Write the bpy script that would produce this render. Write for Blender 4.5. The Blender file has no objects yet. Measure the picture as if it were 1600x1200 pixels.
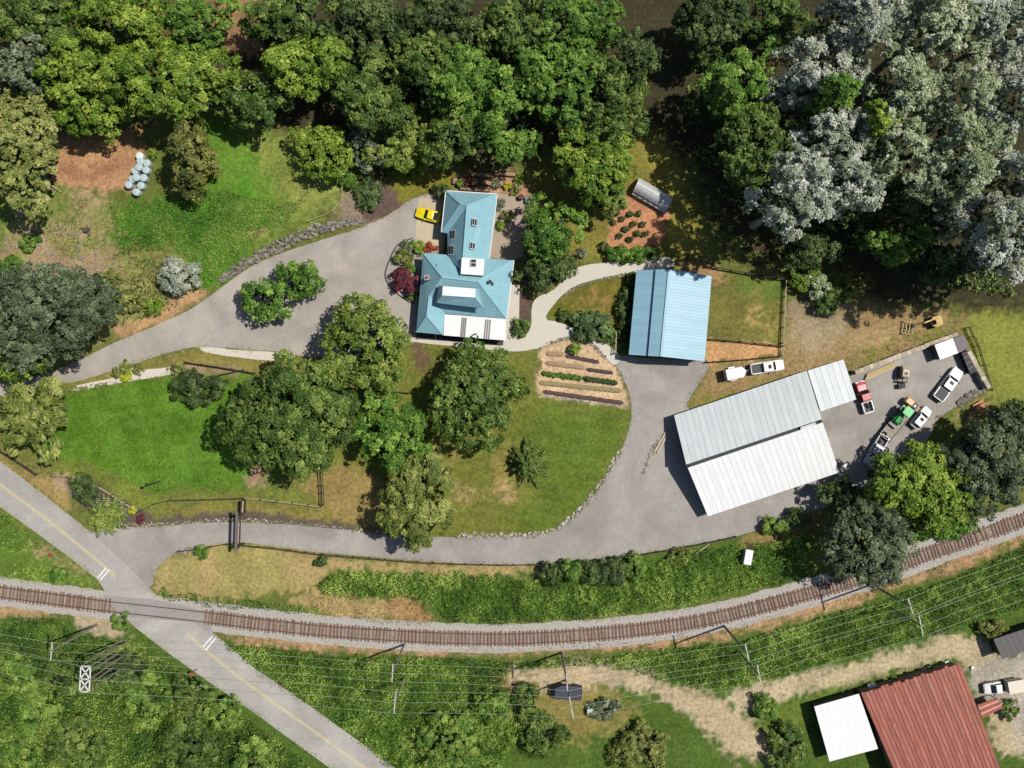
import bpy, math, random
import numpy as np
from mathutils import Vector, Matrix
from mathutils.geometry import tessellate_polygon

# ------------------------------------------------------------------ camera, sky, sun, exposure
scene = bpy.context.scene
COL = scene.collection
H = 150.0                      # flying height of the camera
PX = 0.1                       # metres on the ground for one pixel of the 1600 px wide photograph
cam = bpy.data.cameras.new('camera')
cam.sensor_width = 36.0
cam.lens = 36.0 * H / 160.0
cam.clip_start = 1.0
cam.clip_end = 3000.0
cam_ob = bpy.data.objects.new('camera', cam)
cam_ob.location = (0, 0, H)
COL.objects.link(cam_ob)
scene.camera = cam_ob

SUN_EL = math.radians(61)
SUN_DIR = Vector((0.94 * math.cos(SUN_EL), 0.34 * math.cos(SUN_EL), math.sin(SUN_EL))).normalized()
world = bpy.data.worlds.new('World')
scene.world = world
world.use_nodes = True
wn = world.node_tree
wn.nodes.clear()
sky = wn.nodes.new('ShaderNodeTexSky')
sky.sky_type = 'NISHITA'
sky.sun_disc = False
sky.sun_elevation = SUN_EL
sky.sun_rotation = math.atan2(SUN_DIR.x, SUN_DIR.y)
bg = wn.nodes.new('ShaderNodeBackground')
bg.inputs['Strength'].default_value = 0.08
wo = wn.nodes.new('ShaderNodeOutputWorld')
wn.links.new(sky.outputs[0], bg.inputs['Color'])
wn.links.new(bg.outputs[0], wo.inputs['Surface'])
sun = bpy.data.lights.new('sun', 'SUN')
sun.energy = 5.0
sun.angle = math.radians(0.5)
sun.color = (1.0, 0.96, 0.89)
sun_ob = bpy.data.objects.new('sun', sun)
sun_ob.rotation_euler = SUN_DIR.to_track_quat('Z', 'Y').to_euler()
sun_ob.location = (60, 20, 120)
COL.objects.link(sun_ob)
scene.view_settings.view_transform = 'Standard'
scene.view_settings.look = 'None'
scene.view_settings.exposure = 0.7
scene.view_settings.gamma = 1.0
scene.cycles.max_bounces = 5
scene.cycles.diffuse_bounces = 2
scene.cycles.glossy_bounces = 2
scene.cycles.transmission_bounces = 3
scene.cycles.transparent_max_bounces = 4

# ------------------------------------------------------------------ helpers
K = 2.5                        # how bright sunlit level ground of albedo 1 shows


def lin(c):
    c = c / 255.0
    return c / 12.92 if c <= 0.04045 else ((c + 0.055) / 1.055) ** 2.4


def alb(c, k=K):
    """colour as it shows in sunlight in the photograph -> base colour"""
    return tuple(min(0.86, lin(v) / k) for v in c)


def at(px, py, z=0.0):
    """place at height z that stands at a given spot of the plan (photo pixels)"""
    s = PX * (H - z) / H
    return Vector(((px - 800) * s, (600 - py) * s, z))


def new_mat(name):
    m = bpy.data.materials.new(name)
    m.use_nodes = True
    nt = m.node_tree
    nt.nodes.clear()
    out = nt.nodes.new('ShaderNodeOutputMaterial')
    b = nt.nodes.new('ShaderNodeBsdfPrincipled')
    nt.links.new(b.outputs[0], out.inputs['Surface'])
    return m, nt, b


def nd(nt, kind, **kw):
    n = nt.nodes.new(kind)
    for k, v in kw.items():
        if k in n.inputs:
            n.inputs[k].default_value = v
        else:
            setattr(n, k, v)
    return n


MATS = {}


def mat(name, col, rough=0.7, var=0.15, scale=1.5, metal=0.0, spec=0.3, bump=0.0, bscale=8.0, stain=0.0,
        coord='Object', coat=0.0, ribs=None, tone=None, streak=0.0, crack=0.0):
    """plain procedural surface: base colour broken up by two sizes of noise, optional bump, stains and ribs (by UV)"""
    if name in MATS:
        return MATS[name]
    m, nt, b = new_mat(name)
    L = nt.links.new
    tc = nd(nt, 'ShaderNodeTexCoord')
    base = alb(col)
    n1 = nd(nt, 'ShaderNodeTexNoise', Scale=scale, Detail=6.0, Roughness=0.65)
    L(tc.outputs[coord], n1.inputs['Vector'])
    mr = nd(nt, 'ShaderNodeMapRange')
    mr.inputs['From Min'].default_value = 0.25
    mr.inputs['From Max'].default_value = 0.75
    mr.inputs['To Min'].default_value = 1 - var
    mr.inputs['To Max'].default_value = 1 + var
    L(n1.outputs['Fac'], mr.inputs['Value'])
    mx = nd(nt, 'ShaderNodeMix', data_type='RGBA', blend_type='MULTIPLY')
    mx.inputs['Factor'].default_value = 1.0
    mx.inputs[6].default_value = (*base, 1)
    L(mr.outputs[0], mx.inputs[7])
    colour = mx.outputs[2]
    if stain > 0:
        n2 = nd(nt, 'ShaderNodeTexNoise', Scale=scale * 0.18, Detail=5.0, Roughness=0.6, Distortion=0.6)
        L(tc.outputs[coord], n2.inputs['Vector'])
        r2 = nd(nt, 'ShaderNodeMapRange')
        r2.inputs['From Min'].default_value = 0.42
        r2.inputs['From Max'].default_value = 0.68
        r2.inputs['To Max'].default_value = stain
        L(n2.outputs['Fac'], r2.inputs['Value'])
        m2 = nd(nt, 'ShaderNodeMix', data_type='RGBA')
        t = tone if tone else tuple(v * 0.62 for v in col)
        m2.inputs[7].default_value = (*alb(t), 1)
        L(r2.outputs[0], m2.inputs['Factor'])
        L(colour, m2.inputs[6])
        colour = m2.outputs[2]
    if streak > 0:
        # dirt and rust washed down the slope (UV: along, down)
        mp = nd(nt, 'ShaderNodeMapping')
        mp.inputs['Scale'].default_value = (2.2, 0.16, 1.0)
        L(tc.outputs['UV'], mp.inputs['Vector'])
        n5 = nd(nt, 'ShaderNodeTexNoise', Scale=1.0, Detail=5.0, Roughness=0.7)
        L(mp.outputs[0], n5.inputs['Vector'])
        r5 = nd(nt, 'ShaderNodeMapRange')
        for k_, v_ in (('From Min', 0.42), ('From Max', 0.72), ('To Min', 0.0), ('To Max', streak)):
            r5.inputs[k_].default_value = v_
        L(n5.outputs['Fac'], r5.inputs['Value'])
        m5 = nd(nt, 'ShaderNodeMix', data_type='RGBA')
        t = tone if tone else tuple(v * 0.62 for v in col)
        m5.inputs[7].default_value = (*alb(tuple(v * 0.86 for v in t)), 1)
        L(r5.outputs[0], m5.inputs['Factor'])
        L(colour, m5.inputs[6])
        colour = m5.outputs[2]
    if crack > 0:
        nz = nd(nt, 'ShaderNodeTexNoise', Scale=0.5, Detail=4.0)
        L(tc.outputs[coord], nz.inputs['Vector'])
        av = nd(nt, 'ShaderNodeMix', data_type='RGBA', blend_type='ADD')
        av.inputs['Factor'].default_value = 1.0
        L(tc.outputs[coord], av.inputs[6])
        L(nz.outputs['Color'], av.inputs[7])
        vo = nd(nt, 'ShaderNodeTexVoronoi', feature='DISTANCE_TO_EDGE', Scale=0.11)
        L(av.outputs[2], vo.inputs['Vector'])
        r6 = nd(nt, 'ShaderNodeMapRange')
        for k_, v_ in (('From Min', 0.001), ('From Max', 0.005), ('To Min', crack), ('To Max', 0.0)):
            r6.inputs[k_].default_value = v_
        L(vo.outputs['Distance'], r6.inputs['Value'])
        m6 = nd(nt, 'ShaderNodeMix', data_type='RGBA')
        m6.inputs[7].default_value = (*alb(tuple(v * 0.5 for v in col)), 1)
        L(r6.outputs[0], m6.inputs['Factor'])
        L(colour, m6.inputs[6])
        colour = m6.outputs[2]
        # worn wheel tracks and patches
        n7 = nd(nt, 'ShaderNodeTexNoise', Scale=0.09, Detail=3.0, Distortion=1.5)
        L(tc.outputs[coord], n7.inputs['Vector'])
        r7 = nd(nt, 'ShaderNodeMapRange')
        for k_, v_ in (('From Min', 0.35), ('From Max', 0.65), ('To Min', 0.86), ('To Max', 1.12)):
            r7.inputs[k_].default_value = v_
        L(n7.outputs['Fac'], r7.inputs['Value'])
        m7 = nd(nt, 'ShaderNodeMix', data_type='RGBA', blend_type='MULTIPLY')
        m7.inputs['Factor'].default_value = 1.0
        L(colour, m7.inputs[6])
        L(r7.outputs[0], m7.inputs[7])
        colour = m7.outputs[2]
    L(colour, b.inputs['Base Color'])
    b.inputs['Roughness'].default_value = rough
    b.inputs['Metallic'].default_value = metal
    b.inputs['Specular IOR Level'].default_value = spec
    b.inputs['Coat Weight'].default_value = coat
    if bump > 0:
        n3 = nd(nt, 'ShaderNodeTexNoise', Scale=bscale, Detail=4.0)
        L(tc.outputs[coord], n3.inputs['Vector'])
        bp = nd(nt, 'ShaderNodeBump', Strength=bump, Distance=0.08)
        L(n3.outputs['Fac'], bp.inputs['Height'])
        L(bp.outputs[0], b.inputs['Normal'])
    if ribs:
        # ribs = ((period_u, depth), (period_v, depth)) in metres along and down the slope
        sx = nd(nt, 'ShaderNodeSeparateXYZ')
        L(tc.outputs['UV'], sx.inputs[0])
        tot = None
        for ax, (per, dep) in enumerate(ribs):
            if not per:
                continue
            dv = nd(nt, 'ShaderNodeMath', operation='MULTIPLY')
            L(sx.outputs[ax], dv.inputs[0])
            dv.inputs[1].default_value = 1.0 / per
            fr = nd(nt, 'ShaderNodeMath', operation='FRACT')
            L(dv.outputs[0], fr.inputs[0])
            pw = nd(nt, 'ShaderNodeMath', operation='POWER')
            L(fr.outputs[0], pw.inputs[0])
            pw.inputs[1].default_value = 2.0
            ml = nd(nt, 'ShaderNodeMath', operation='MULTIPLY')
            L(pw.outputs[0], ml.inputs[0])
            ml.inputs[1].default_value = dep
            if tot is None:
                tot = ml.outputs[0]
            else:
                ad = nd(nt, 'ShaderNodeMath', operation='ADD')
                L(tot, ad.inputs[0])
                L(ml.outputs[0], ad.inputs[1])
                tot = ad.outputs[0]
        bp = nd(nt, 'ShaderNodeBump', Strength=0.9, Distance=1.0)
        L(tot, bp.inputs['Height'])
        L(bp.outputs[0], b.inputs['Normal'])
    MATS[name] = m
    return m


def leaf_mat(name, dark, mid, light, trans=0.1, rough=0.6, spec=0.2):
    if name in MATS:
        return MATS[name]
    m, nt, b = new_mat(name)
    L = nt.links.new
    a = nd(nt, 'ShaderNodeAttribute', attribute_name='tint')
    cr = nd(nt, 'ShaderNodeValToRGB')
    el = cr.color_ramp.elements
    el[0].position, el[0].color = 0.0, (*alb(dark), 1)
    el[1].position, el[1].color = 1.0, (*alb(light), 1)
    e = el.new(0.45)
    e.color = (*alb(mid), 1)
    L(a.outputs['Fac'], cr.inputs[0])
    L(cr.outputs[0], b.inputs['Base Color'])
    b.inputs['Roughness'].default_value = rough
    b.inputs['Specular IOR Level'].default_value = spec
    tr = nd(nt, 'ShaderNodeBsdfTranslucent')
    L(cr.outputs[0], tr.inputs['Color'])
    ms = nd(nt, 'ShaderNodeMixShader')
    ms.inputs[0].default_value = trans
    L(b.outputs[0], ms.inputs[1])
    L(tr.outputs[0], ms.inputs[2])
    out = [n for n in nt.nodes if n.type == 'OUTPUT_MATERIAL'][0]
    L(ms.outputs[0], out.inputs['Surface'])
    MATS[name] = m
    return m


class MB:
    """collects faces of one mesh"""

    def __init__(self):
        self.v = []
        self.f = []

    def add(self, vs, fs):
        o = len(self.v)
        self.v += [tuple(p) for p in vs]
        self.f += [tuple(i + o for i in f) for f in fs]
        return self

    def poly(self, pts):
        return self.add(pts, [tuple(range(len(pts)))])

    def box(self, c, s, rz=0.0, tilt=None):
        hx, hy, hz = s[0] / 2, s[1] / 2, s[2] / 2
        R = Matrix.Rotation(rz, 3, 'Z')
        if tilt is not None:
            R = R @ Matrix.Rotation(tilt, 3, 'Y')
        c = Vector(c)
        vs = [c + R @ Vector((x * hx, y * hy, z * hz)) for z in (-1, 1) for x, y in ((-1, -1), (1, -1), (1, 1), (-1, 1))]
        return self.add(vs, [(3, 2, 1, 0), (4, 5, 6, 7), (0, 1, 5, 4), (1, 2, 6, 5), (2, 3, 7, 6), (3, 0, 4, 7)])

    def bar(self, a, b, w, h):
        a, b = Vector(a), Vector(b)
        d = (b - a).normalized()
        s = d.cross(Vector((0, 0, 1)))
        s = s.normalized() if s.length > 1e-4 else Vector((1, 0, 0))
        u = s.cross(d)
        vs = [p + s * x * w / 2 + u * y * h / 2 for p in (a, b) for x, y in ((-1, -1), (1, -1), (1, 1), (-1, 1))]
        return self.add(vs, [(0, 1, 2, 3), (7, 6, 5, 4), (0, 4, 5, 1), (1, 5, 6, 2), (2, 6, 7, 3), (3, 7, 4, 0)])

    def prism(self, pts, z0, z1):
        """closed column over a plan polygon; z1 may be a list of top heights"""
        n = len(pts)
        tops = z1 if isinstance(z1, (list, tuple)) else [z1] * n
        vs = [(p[0], p[1], z0) for p in pts] + [(p[0], p[1], t) for p, t in zip(pts, tops)]
        fs = [tuple(reversed(range(n))), tuple(range(n, 2 * n))]
        fs += [(i, (i + 1) % n, n + (i + 1) % n, n + i) for i in range(n)]
        return self.add(vs, fs)

    def slab(self, pts, t):
        """thick sheet: 3d outline pushed down by t"""
        n = len(pts)
        vs = [tuple(p) for p in pts] + [(p[0], p[1], p[2] - t) for p in pts]
        fs = [tuple(range(n)), tuple(reversed(range(n, 2 * n)))]
        fs += [((i + 1) % n, i, n + i, n + (i + 1) % n) for i in range(n)]
        return self.add(vs, fs)

    def tube(self, path, r, n=6, cap=True):
        path = [Vector(p) for p in path]
        rs = r if isinstance(r, (list, tuple)) else [r] * len(path)
        o = len(self.v)
        for i, p in enumerate(path):
            d = (path[min(i + 1, len(path) - 1)] - path[max(i - 1, 0)]).normalized()
            ref = Vector((0, 0, 1)) if abs(d.z) < 0.9 else Vector((1, 0, 0))
            s = d.cross(ref).normalized()
            u = s.cross(d)
            for k in range(n):
                a = 2 * math.pi * k / n
                self.v.append(tuple(p + (s * math.cos(a) + u * math.sin(a)) * rs[i]))
        for i in range(len(path) - 1):
            for k in range(n):
                k2 = (k + 1) % n
                self.f.append((o + i * n + k2, o + i * n + k, o + (i + 1) * n + k, o + (i + 1) * n + k2))
        if cap:
            self.f.append(tuple(o + k for k in range(n)))
            self.f.append(tuple(o + (len(path) - 1) * n + k for k in reversed(range(n))))
        return self

    def loft(self, secs):
        """secs: (x, half_width, z_bottom, z_top, corner) rounded boxes strung along x"""
        o = len(self.v)
        n = 10
        for s in secs:
            x, hw, zb, zt, r = s
            ring = [(hw * 0.92, zb), (hw, zb + r), (hw, zt - r * 1.3), (hw - r * 0.35, zt - r * 0.4), (hw - r * 1.5, zt)]
            ring = ring + [(-a, b) for a, b in reversed(ring)]
            self.v += [(x, a, b) for a, b in ring]
        for i in range(len(secs) - 1):
            for k in range(n):
                k2 = (k + 1) % n
                self.f.append((o + i * n + k, o + i * n + k2, o + (i + 1) * n + k2, o + (i + 1) * n + k))
        self.f.append(tuple(o + k for k in reversed(range(n))))
        self.f.append(tuple(o + (len(secs) - 1) * n + k for k in range(n)))
        return self

    def lathe(self, prof, n=12, axis='Z', c=(0, 0, 0)):
        o = len(self.v)
        for r, h in prof:
            for k in range(n):
                a = 2 * math.pi * k / n
                p = (r * math.cos(a), r * math.sin(a), h)
                if axis == 'Y':
                    p = (p[0], p[2], p[1])
                elif axis == 'X':
                    p = (p[2], p[0], p[1])
                self.v.append((p[0] + c[0], p[1] + c[1], p[2] + c[2]))
        for i in range(len(prof) - 1):
            for k in range(n):
                k2 = (k + 1) % n
                self.f.append((o + i * n + k, o + i * n + k2, o + (i + 1) * n + k2, o + (i + 1) * n + k))
        self.f.append(tuple(o + k for k in reversed(range(n))))
        self.f.append(tuple(o + (len(prof) - 1) * n + k for k in range(n)))
        return self

    def mesh(self, name, material, off=None, uv=False, smooth=False):
        me = bpy.data.meshes.new(name)
        vs = self.v
        if off is not None:
            vs = [(a[0] - off[0], a[1] - off[1], a[2] - off[2]) for a in vs]
        me.from_pydata(vs, [], self.f)
        if material is not None:
            me.materials.append(material)
        if uv:
            ul = me.uv_layers.new(name='UVMap')
            for p in me.polygons:
                n = p.normal
                u = Vector((0, 0, 1)).cross(n)
                u = u.normalized() if u.length > 1e-3 else Vector((1, 0, 0))
                w = n.cross(u)
                for li in p.loop_indices:
                    co = me.vertices[me.loops[li].vertex_index].co
                    ul.data[li].uv = (co.dot(u) + 500, co.dot(w) + 500)
        if smooth:
            for p in me.polygons:
                p.use_smooth = True
        return me

    def build(self, name, material, parent=None, uv=False, smooth=False, world=True):
        """link as one object; with world=True the points are world points even under an (unrotated) parent"""
        off = parent.location if (parent is not None and world) else None
        if parent is not None and world and parent.parent is not None:
            off = parent.location + parent.parent.location
        me = self.mesh(name, material, off, uv, smooth)
        return link(name, me, parent)


def link(name, me, parent=None, loc=None, rz=None):
    o = bpy.data.objects.new(name, me)
    COL.objects.link(o)
    if parent is not None:
        o.parent = parent
    if loc is not None:
        o.location = loc
    if rz is not None:
        o.rotation_euler = (0, 0, rz)
    return o


def tag(o, label=None, cat=None, group=None, kind=None):
    for k, v in (('label', label), ('category', cat), ('group', group), ('kind', kind)):
        if v:
            o[k] = v
    return o


def thing(name, label, cat, loc=(0, 0, 0), rz=0.0, group=None):
    o = bpy.data.objects.new(name, None)
    o.empty_display_size = 0.5
    COL.objects.link(o)
    o.location = loc
    o.rotation_euler = (0, 0, rz)
    return tag(o, label, cat, group)


def heading(dx, dy):
    """world angle of a direction given in photo pixels"""
    return math.atan2(-dy, dx)


def smooth_line(pts, n=6, closed=False):
    """Catmull-Rom through the points"""
    P = [Vector((p[0], p[1], 0)) for p in pts]
    m = len(P)
    out = []
    rng = range(m) if closed else range(m - 1)
    for i in rng:
        p0 = P[(i - 1) % m] if (closed or i > 0) else P[i]
        p1 = P[i]
        p2 = P[(i + 1) % m]
        p3 = P[(i + 2) % m] if (closed or i + 2 < m) else p2
        for k in range(n):
            t = k / n
            q = 0.5 * ((2 * p1) + (p2 - p0) * t + (2 * p0 - 5 * p1 + 4 * p2 - p3) * t * t + (3 * p1 - p0 - 3 * p2 + p3) * t ** 3)
            out.append((q.x, q.y))
    if not closed:
        out.append((P[-1].x, P[-1].y))
    return out


def walk(pts, step):
    """points at equal distance along a line: (x, y, angle)"""
    out = []
    acc = 0.0
    for (ax, ay), (bx, by) in zip(pts[:-1], pts[1:]):
        d = math.hypot(bx - ax, by - ay)
        if d < 1e-9:
            continue
        while acc <= d:
            t = acc / d
            out.append((ax + (bx - ax) * t, ay + (by - ay) * t, math.atan2(by - ay, bx - ax)))
            acc += step
        acc -= d
    return out


# numpy value noise on arbitrary points
def vnoise(x, y, scale, seed):
    r = np.random.RandomState(seed)
    N = 256
    t = r.rand(N, N)
    gx, gy = x / scale, y / scale
    ix, iy = np.floor(gx).astype(int), np.floor(gy).astype(int)
    fx, fy = gx - ix, gy - iy
    fx, fy = fx * fx * (3 - 2 * fx), fy * fy * (3 - 2 * fy)
    a = t[ix % N, iy % N]
    b = t[(ix + 1) % N, iy % N]
    c = t[ix % N, (iy + 1) % N]
    d = t[(ix + 1) % N, (iy + 1) % N]
    return (a * (1 - fx) + b * fx) * (1 - fy) + (c * (1 - fx) + d * fx) * fy


def fbm(x, y, scale, seed, oct=4):
    s, amp, tot = 0, 1.0, 0
    for k in range(oct):
        s = s + amp * vnoise(x, y, scale / 2 ** k, seed + k * 17)
        tot += amp
        amp *= 0.55
    return s / tot


def inside(px, py, poly):
    res = np.zeros(px.shape, bool)
    n = len(poly)
    for i in range(n):
        x1, y1 = poly[i]
        x2, y2 = poly[(i + 1) % n]
        if y1 == y2:
            continue
        c = ((y1 > py) != (y2 > py)) & (px < (x2 - x1) * (py - y1) / (y2 - y1) + x1)
        res ^= c
    return res


def blur(a, r):
    if r < 1:
        return a
    for _ in range(2):
        for ax in (0, 1):
            p = np.pad(a, [(r + 1, r) if k == ax else (0, 0) for k in (0, 1)], mode='edge')
            c = np.cumsum(p, axis=ax)
            if ax == 0:
                a = (c[2 * r + 1:] - c[:-2 * r - 1]) / (2 * r + 1)
            else:
                a = (c[:, 2 * r + 1:] - c[:, :-2 * r - 1]) / (2 * r + 1)
    return a
# ------------------------------------------------------------------ plan outlines (photo pixels)
LOWER_DRIVE = [(138, 836), (168, 826), (200, 824), (250, 822), (320, 817), (380, 816), (440, 819), (500, 824), (560, 831), (620, 838),
               (700, 839), (780, 839), (835, 836), (868, 828), (900, 806), (930, 772), (955, 732), (975, 692), (986, 655), (984, 620),
               (972, 588), (960, 566), (972, 556), (1020, 560), (1104, 566), (1092, 600), (1074, 636), (1120, 640), (1250, 600), (1325, 584),
               (1360, 574), (1430, 548), (1494, 524), (1512, 560), (1536, 608), (1500, 632), (1466, 655), (1448, 690), (1420, 730),
               (1370, 752), (1300, 788), (1230, 812), (1150, 838), (1060, 855), (1000, 865), (900, 877), (800, 882), (700, 879),
               (600, 872), (500, 863), (430, 854), (380, 848), (330, 851), (298, 858), (268, 868), (246, 888), (236, 915), (215, 920), (150, 850)]
UPPER_DRIVE = [(-60, 612), (0, 596), (60, 582), (120, 560), (180, 530), (240, 505), (300, 476), (340, 448), (380, 418), (420, 398),
               (480, 378), (540, 360), (585, 346), (620, 328), (645, 310), (692, 309), (692, 398), (662, 400), (652, 470), (650, 532),
               (560, 560), (470, 556), (440, 550), (380, 546), (320, 542), (270, 549), (200, 571), (130, 594), (60, 606), (0, 636), (-60, 660)]
ROAD_R = [(-120, 632), (-60, 676), (0, 720), (70, 774), (140, 830), (200, 885), (250, 936), (290, 962), (335, 990), (400, 1045), (475, 1097), (560, 1158), (660, 1232), (760, 1300)]
ROAD_L = [(-120, 706), (-60, 750), (0, 792), (65, 838), (110, 872), (152, 905), (178, 945), (195, 968), (260, 1018), (325, 1064), (395, 1112), (480, 1174), (570, 1240), (660, 1305)]
ROAD = ROAD_R + ROAD_L[::-1]
PATH = [(1044, 402), (1052, 416), (998, 424), (952, 432), (905, 444), (880, 460), (864, 478), (854, 492), (856, 500), (872, 503), (905, 516),
        (926, 522), (946, 536), (969, 557), (958, 570), (940, 550), (924, 535), (900, 526), (878, 528), (852, 540), (832, 546), (800, 549),
        (720, 542), (646, 534), (646, 527), (780, 540), (800, 532), (818, 527), (829, 510), (831, 482), (838, 466), (866, 452), (898, 420), (940, 411), (1000, 407)]
BALLAST_C = [(-90, 914), (0, 925), (100, 938), (160, 946), (250, 956), (320, 964), (400, 974), (500, 985), (600, 992), (700, 997), (800, 998),
             (900, 993), (1000, 984), (1100, 969), (1200, 945), (1300, 917), (1380, 892), (1430, 873), (1500, 848), (1560, 826), (1620, 805), (1720, 765)]
BACK_YARD = [(772, 300), (800, 306), (838, 318), (842, 332), (822, 352), (818, 400), (804, 408), (762, 402), (766, 350)]
SIDE_PATIO = [(792, 444), (812, 446), (811, 500), (808, 540), (786, 541), (790, 498)]


def offset_line(pts, d):
    """parallel line in photo pixels, d px to the left of travel (image up)"""
    out = []
    for i, p in enumerate(pts):
        a = pts[max(i - 1, 0)]
        b = pts[min(i + 1, len(pts) - 1)]
        tx, ty = b[0] - a[0], b[1] - a[1]
        l = math.hypot(tx, ty)
        out.append((p[0] + ty / l * d, p[1] - tx / l * d))
    return out


TRACK = smooth_line(BALLAST_C, 8)

# ------------------------------------------------------------------ the ground: one sheet, coloured by what grows or lies there, plus painted wood shade
CELL = 0.34
GX0, GX1, GY0, GY1 = -92.0, 92.0, -72.0, 72.0
gxs = np.arange(GX0, GX1 + 1e-6, CELL)
gys = np.arange(GY0, GY1 + 1e-6, CELL)
GXX, GYY = np.meshgrid(gxs, gys)
PXX, PYY = GXX / PX + 800, 600 - GYY / PX
_wx = (fbm(PXX, PYY, 60, 1) - 0.5) * 2
_wy = (fbm(PXX, PYY, 60, 2) - 0.5) * 2
_fx = (fbm(PXX, PYY, 14, 3, 2) - 0.5) * 2
_fy = (fbm(PXX, PYY, 14, 4, 2) - 0.5) * 2
_fine = 0.6 * vnoise(PXX, PYY, 5, 8) + 0.4 * vnoise(PXX, PYY, 16, 7)
GCOL = np.zeros(PXX.shape + (3,))
GRASS = np.ones(PXX.shape)          # 1 grass, 0 bare


def paint(col, poly, feather=2, warp=10, op=1.0, grass=1.0, patchy=0.0, pscale=40, seed=9):
    global GCOL, GRASS
    m = inside(PXX + _wx * warp + _fx * warp * 0.5, PYY + _wy * warp + _fy * warp * 0.5, poly).astype(float)
    m = blur(m, feather)
    if feather > 0:
        m = np.clip((m - 0.5) * 1.5 + 0.5 + (_fine - 0.5) * 3.2 * np.clip(4 * m * (1 - m), 0, 1), 0, 1)
    if patchy > 0:
        n = fbm(PXX, PYY, pscale, seed, 4) + (_fine - 0.5) * 0.16
        m = m * np.clip((n - 0.5) * 8 + 0.5 + (1 - patchy) * 2.0, 0, 1)
    m = (m * op)[..., None]
    GCOL = GCOL * (1 - m) + np.array(alb(col)) * m
    GRASS = GRASS * (1 - m[..., 0]) + grass * m[..., 0]


ALL = [(-300, -300), (1900, -300), (1900, 1500), (-300, 1500)]
GCOL[:] = np.array(alb((116, 122, 58)))
paint((96, 112, 46), ALL, 0, 0, 0.6, patchy=0.9, pscale=70, seed=21)
# woodland floor
paint((66, 62, 44), [(330, -200), (1800, -200), (1800, 500), (1560, 490), (1380, 490), (1290, 420), (1180, 400), (1110, 360), (1060, 250), (1010, 200), (900, 240), (700, 262), (560, 250), (420, 210), (340, 180)], 8, 20, 0.95, grass=0.4)  # dark brown carries the shade of the wood in its colour
paint((92, 90, 50), [(-200, -200), (420, -200), (420, 90), (340, 100), (200, 210), (60, 230), (-200, 300)], 8, 20, 0.9, grass=0.4)
paint((168, 128, 95), [(320, -60), (420, -60), (412, 92), (340, 95)], 4, 10, 0.9, grass=0)
# slope on the left
paint((150, 150, 84), [(-100, 285), (150, 300), (200, 330), (200, 400), (300, 395), (310, 470), (190, 520), (-100, 560)], 5, 14, grass=0.7)
paint((178, 152, 118), [(50, 350), (150, 355), (190, 410), (150, 470), (60, 460), (0, 400)], 5, 20, 0.9, patchy=0.8, pscale=35, seed=31, grass=0.1)
paint((100, 128, 50), [(-50, 280), (130, 300), (120, 345), (40, 340), (-50, 460)], 4, 20, 0.9, patchy=0.85, pscale=50, seed=32)
paint((186, 158, 122), [(120, 300), (170, 300), (178, 330), (135, 345)], 4, 14, 0.9, grass=0.1)
paint((84, 136, 38), [(176, 322), (300, 312), (322, 190), (360, 190), (440, 228), (520, 272), (540, 310), (440, 362), (376, 424), (312, 470), (296, 440), (306, 410), (270, 385), (196, 392)], 4, 14)
paint((66, 116, 34), [(200, 325), (330, 310), (440, 330), (330, 390), (200, 385)], 4, 20, 0.9, patchy=0.8, pscale=30, seed=35)
paint((150, 158, 76), [(370, 200), (410, 215), (540, 275), (545, 318), (450, 352), (380, 400), (400, 360), (460, 325), (420, 280), (395, 240)], 5, 14, 0.85, grass=0.8)
paint((184, 160, 104), [(395, 350), (440, 345), (430, 362), (385, 392), (370, 395)], 3, 8, 0.8, grass=0.5)
paint((112, 142, 52), [(330, 200), (540, 280), (540, 330), (360, 430), (320, 400)], 6, 20, 0.5, patchy=0.8, pscale=30, seed=77)
paint((204, 158, 116), [(86, 248), (130, 236), (216, 232), (234, 262), (228, 300), (168, 305), (110, 288), (66, 284)], 1, 8, grass=0)
paint((172, 122, 92), [(100, 262), (150, 248), (228, 250), (226, 280), (150, 290), (110, 280)], 2, 8, 0.7, grass=0, patchy=0.6, pscale=24, seed=91)
paint((196, 150, 104), [(96, 225), (225, 205), (240, 245), (90, 262)], 3, 8, 0.8, grass=0)
paint((206, 166, 120), [(176, 514), (236, 490), (290, 452), (318, 452), (330, 462), (250, 504), (188, 526)], 1, 6, grass=0)
paint((150, 132, 112), [(520, 350), (548, 300), (600, 288), (622, 310), (628, 325), (580, 350)], 2, 8, grass=0)
paint((112, 92, 84), [(582, 290), (606, 288), (628, 304), (626, 328), (560, 348), (575, 320)], 1, 5, grass=0)
paint((128, 128, 44), [(620, 262), (740, 262), (742, 280), (690, 300), (660, 312), (632, 312), (612, 285)], 3, 8)
# strip below the upper drive
paint((140, 134, 66), [(70, 605), (200, 575), (285, 550), (330, 545), (450, 562), (452, 580), (390, 585), (290, 585), (110, 612)], 2, 5)
paint((176, 150, 120), [(268, 565), (360, 572), (385, 585), (350, 600), (268, 588)], 2, 6, 0.9, patchy=0.4, grass=0.2)
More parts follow.
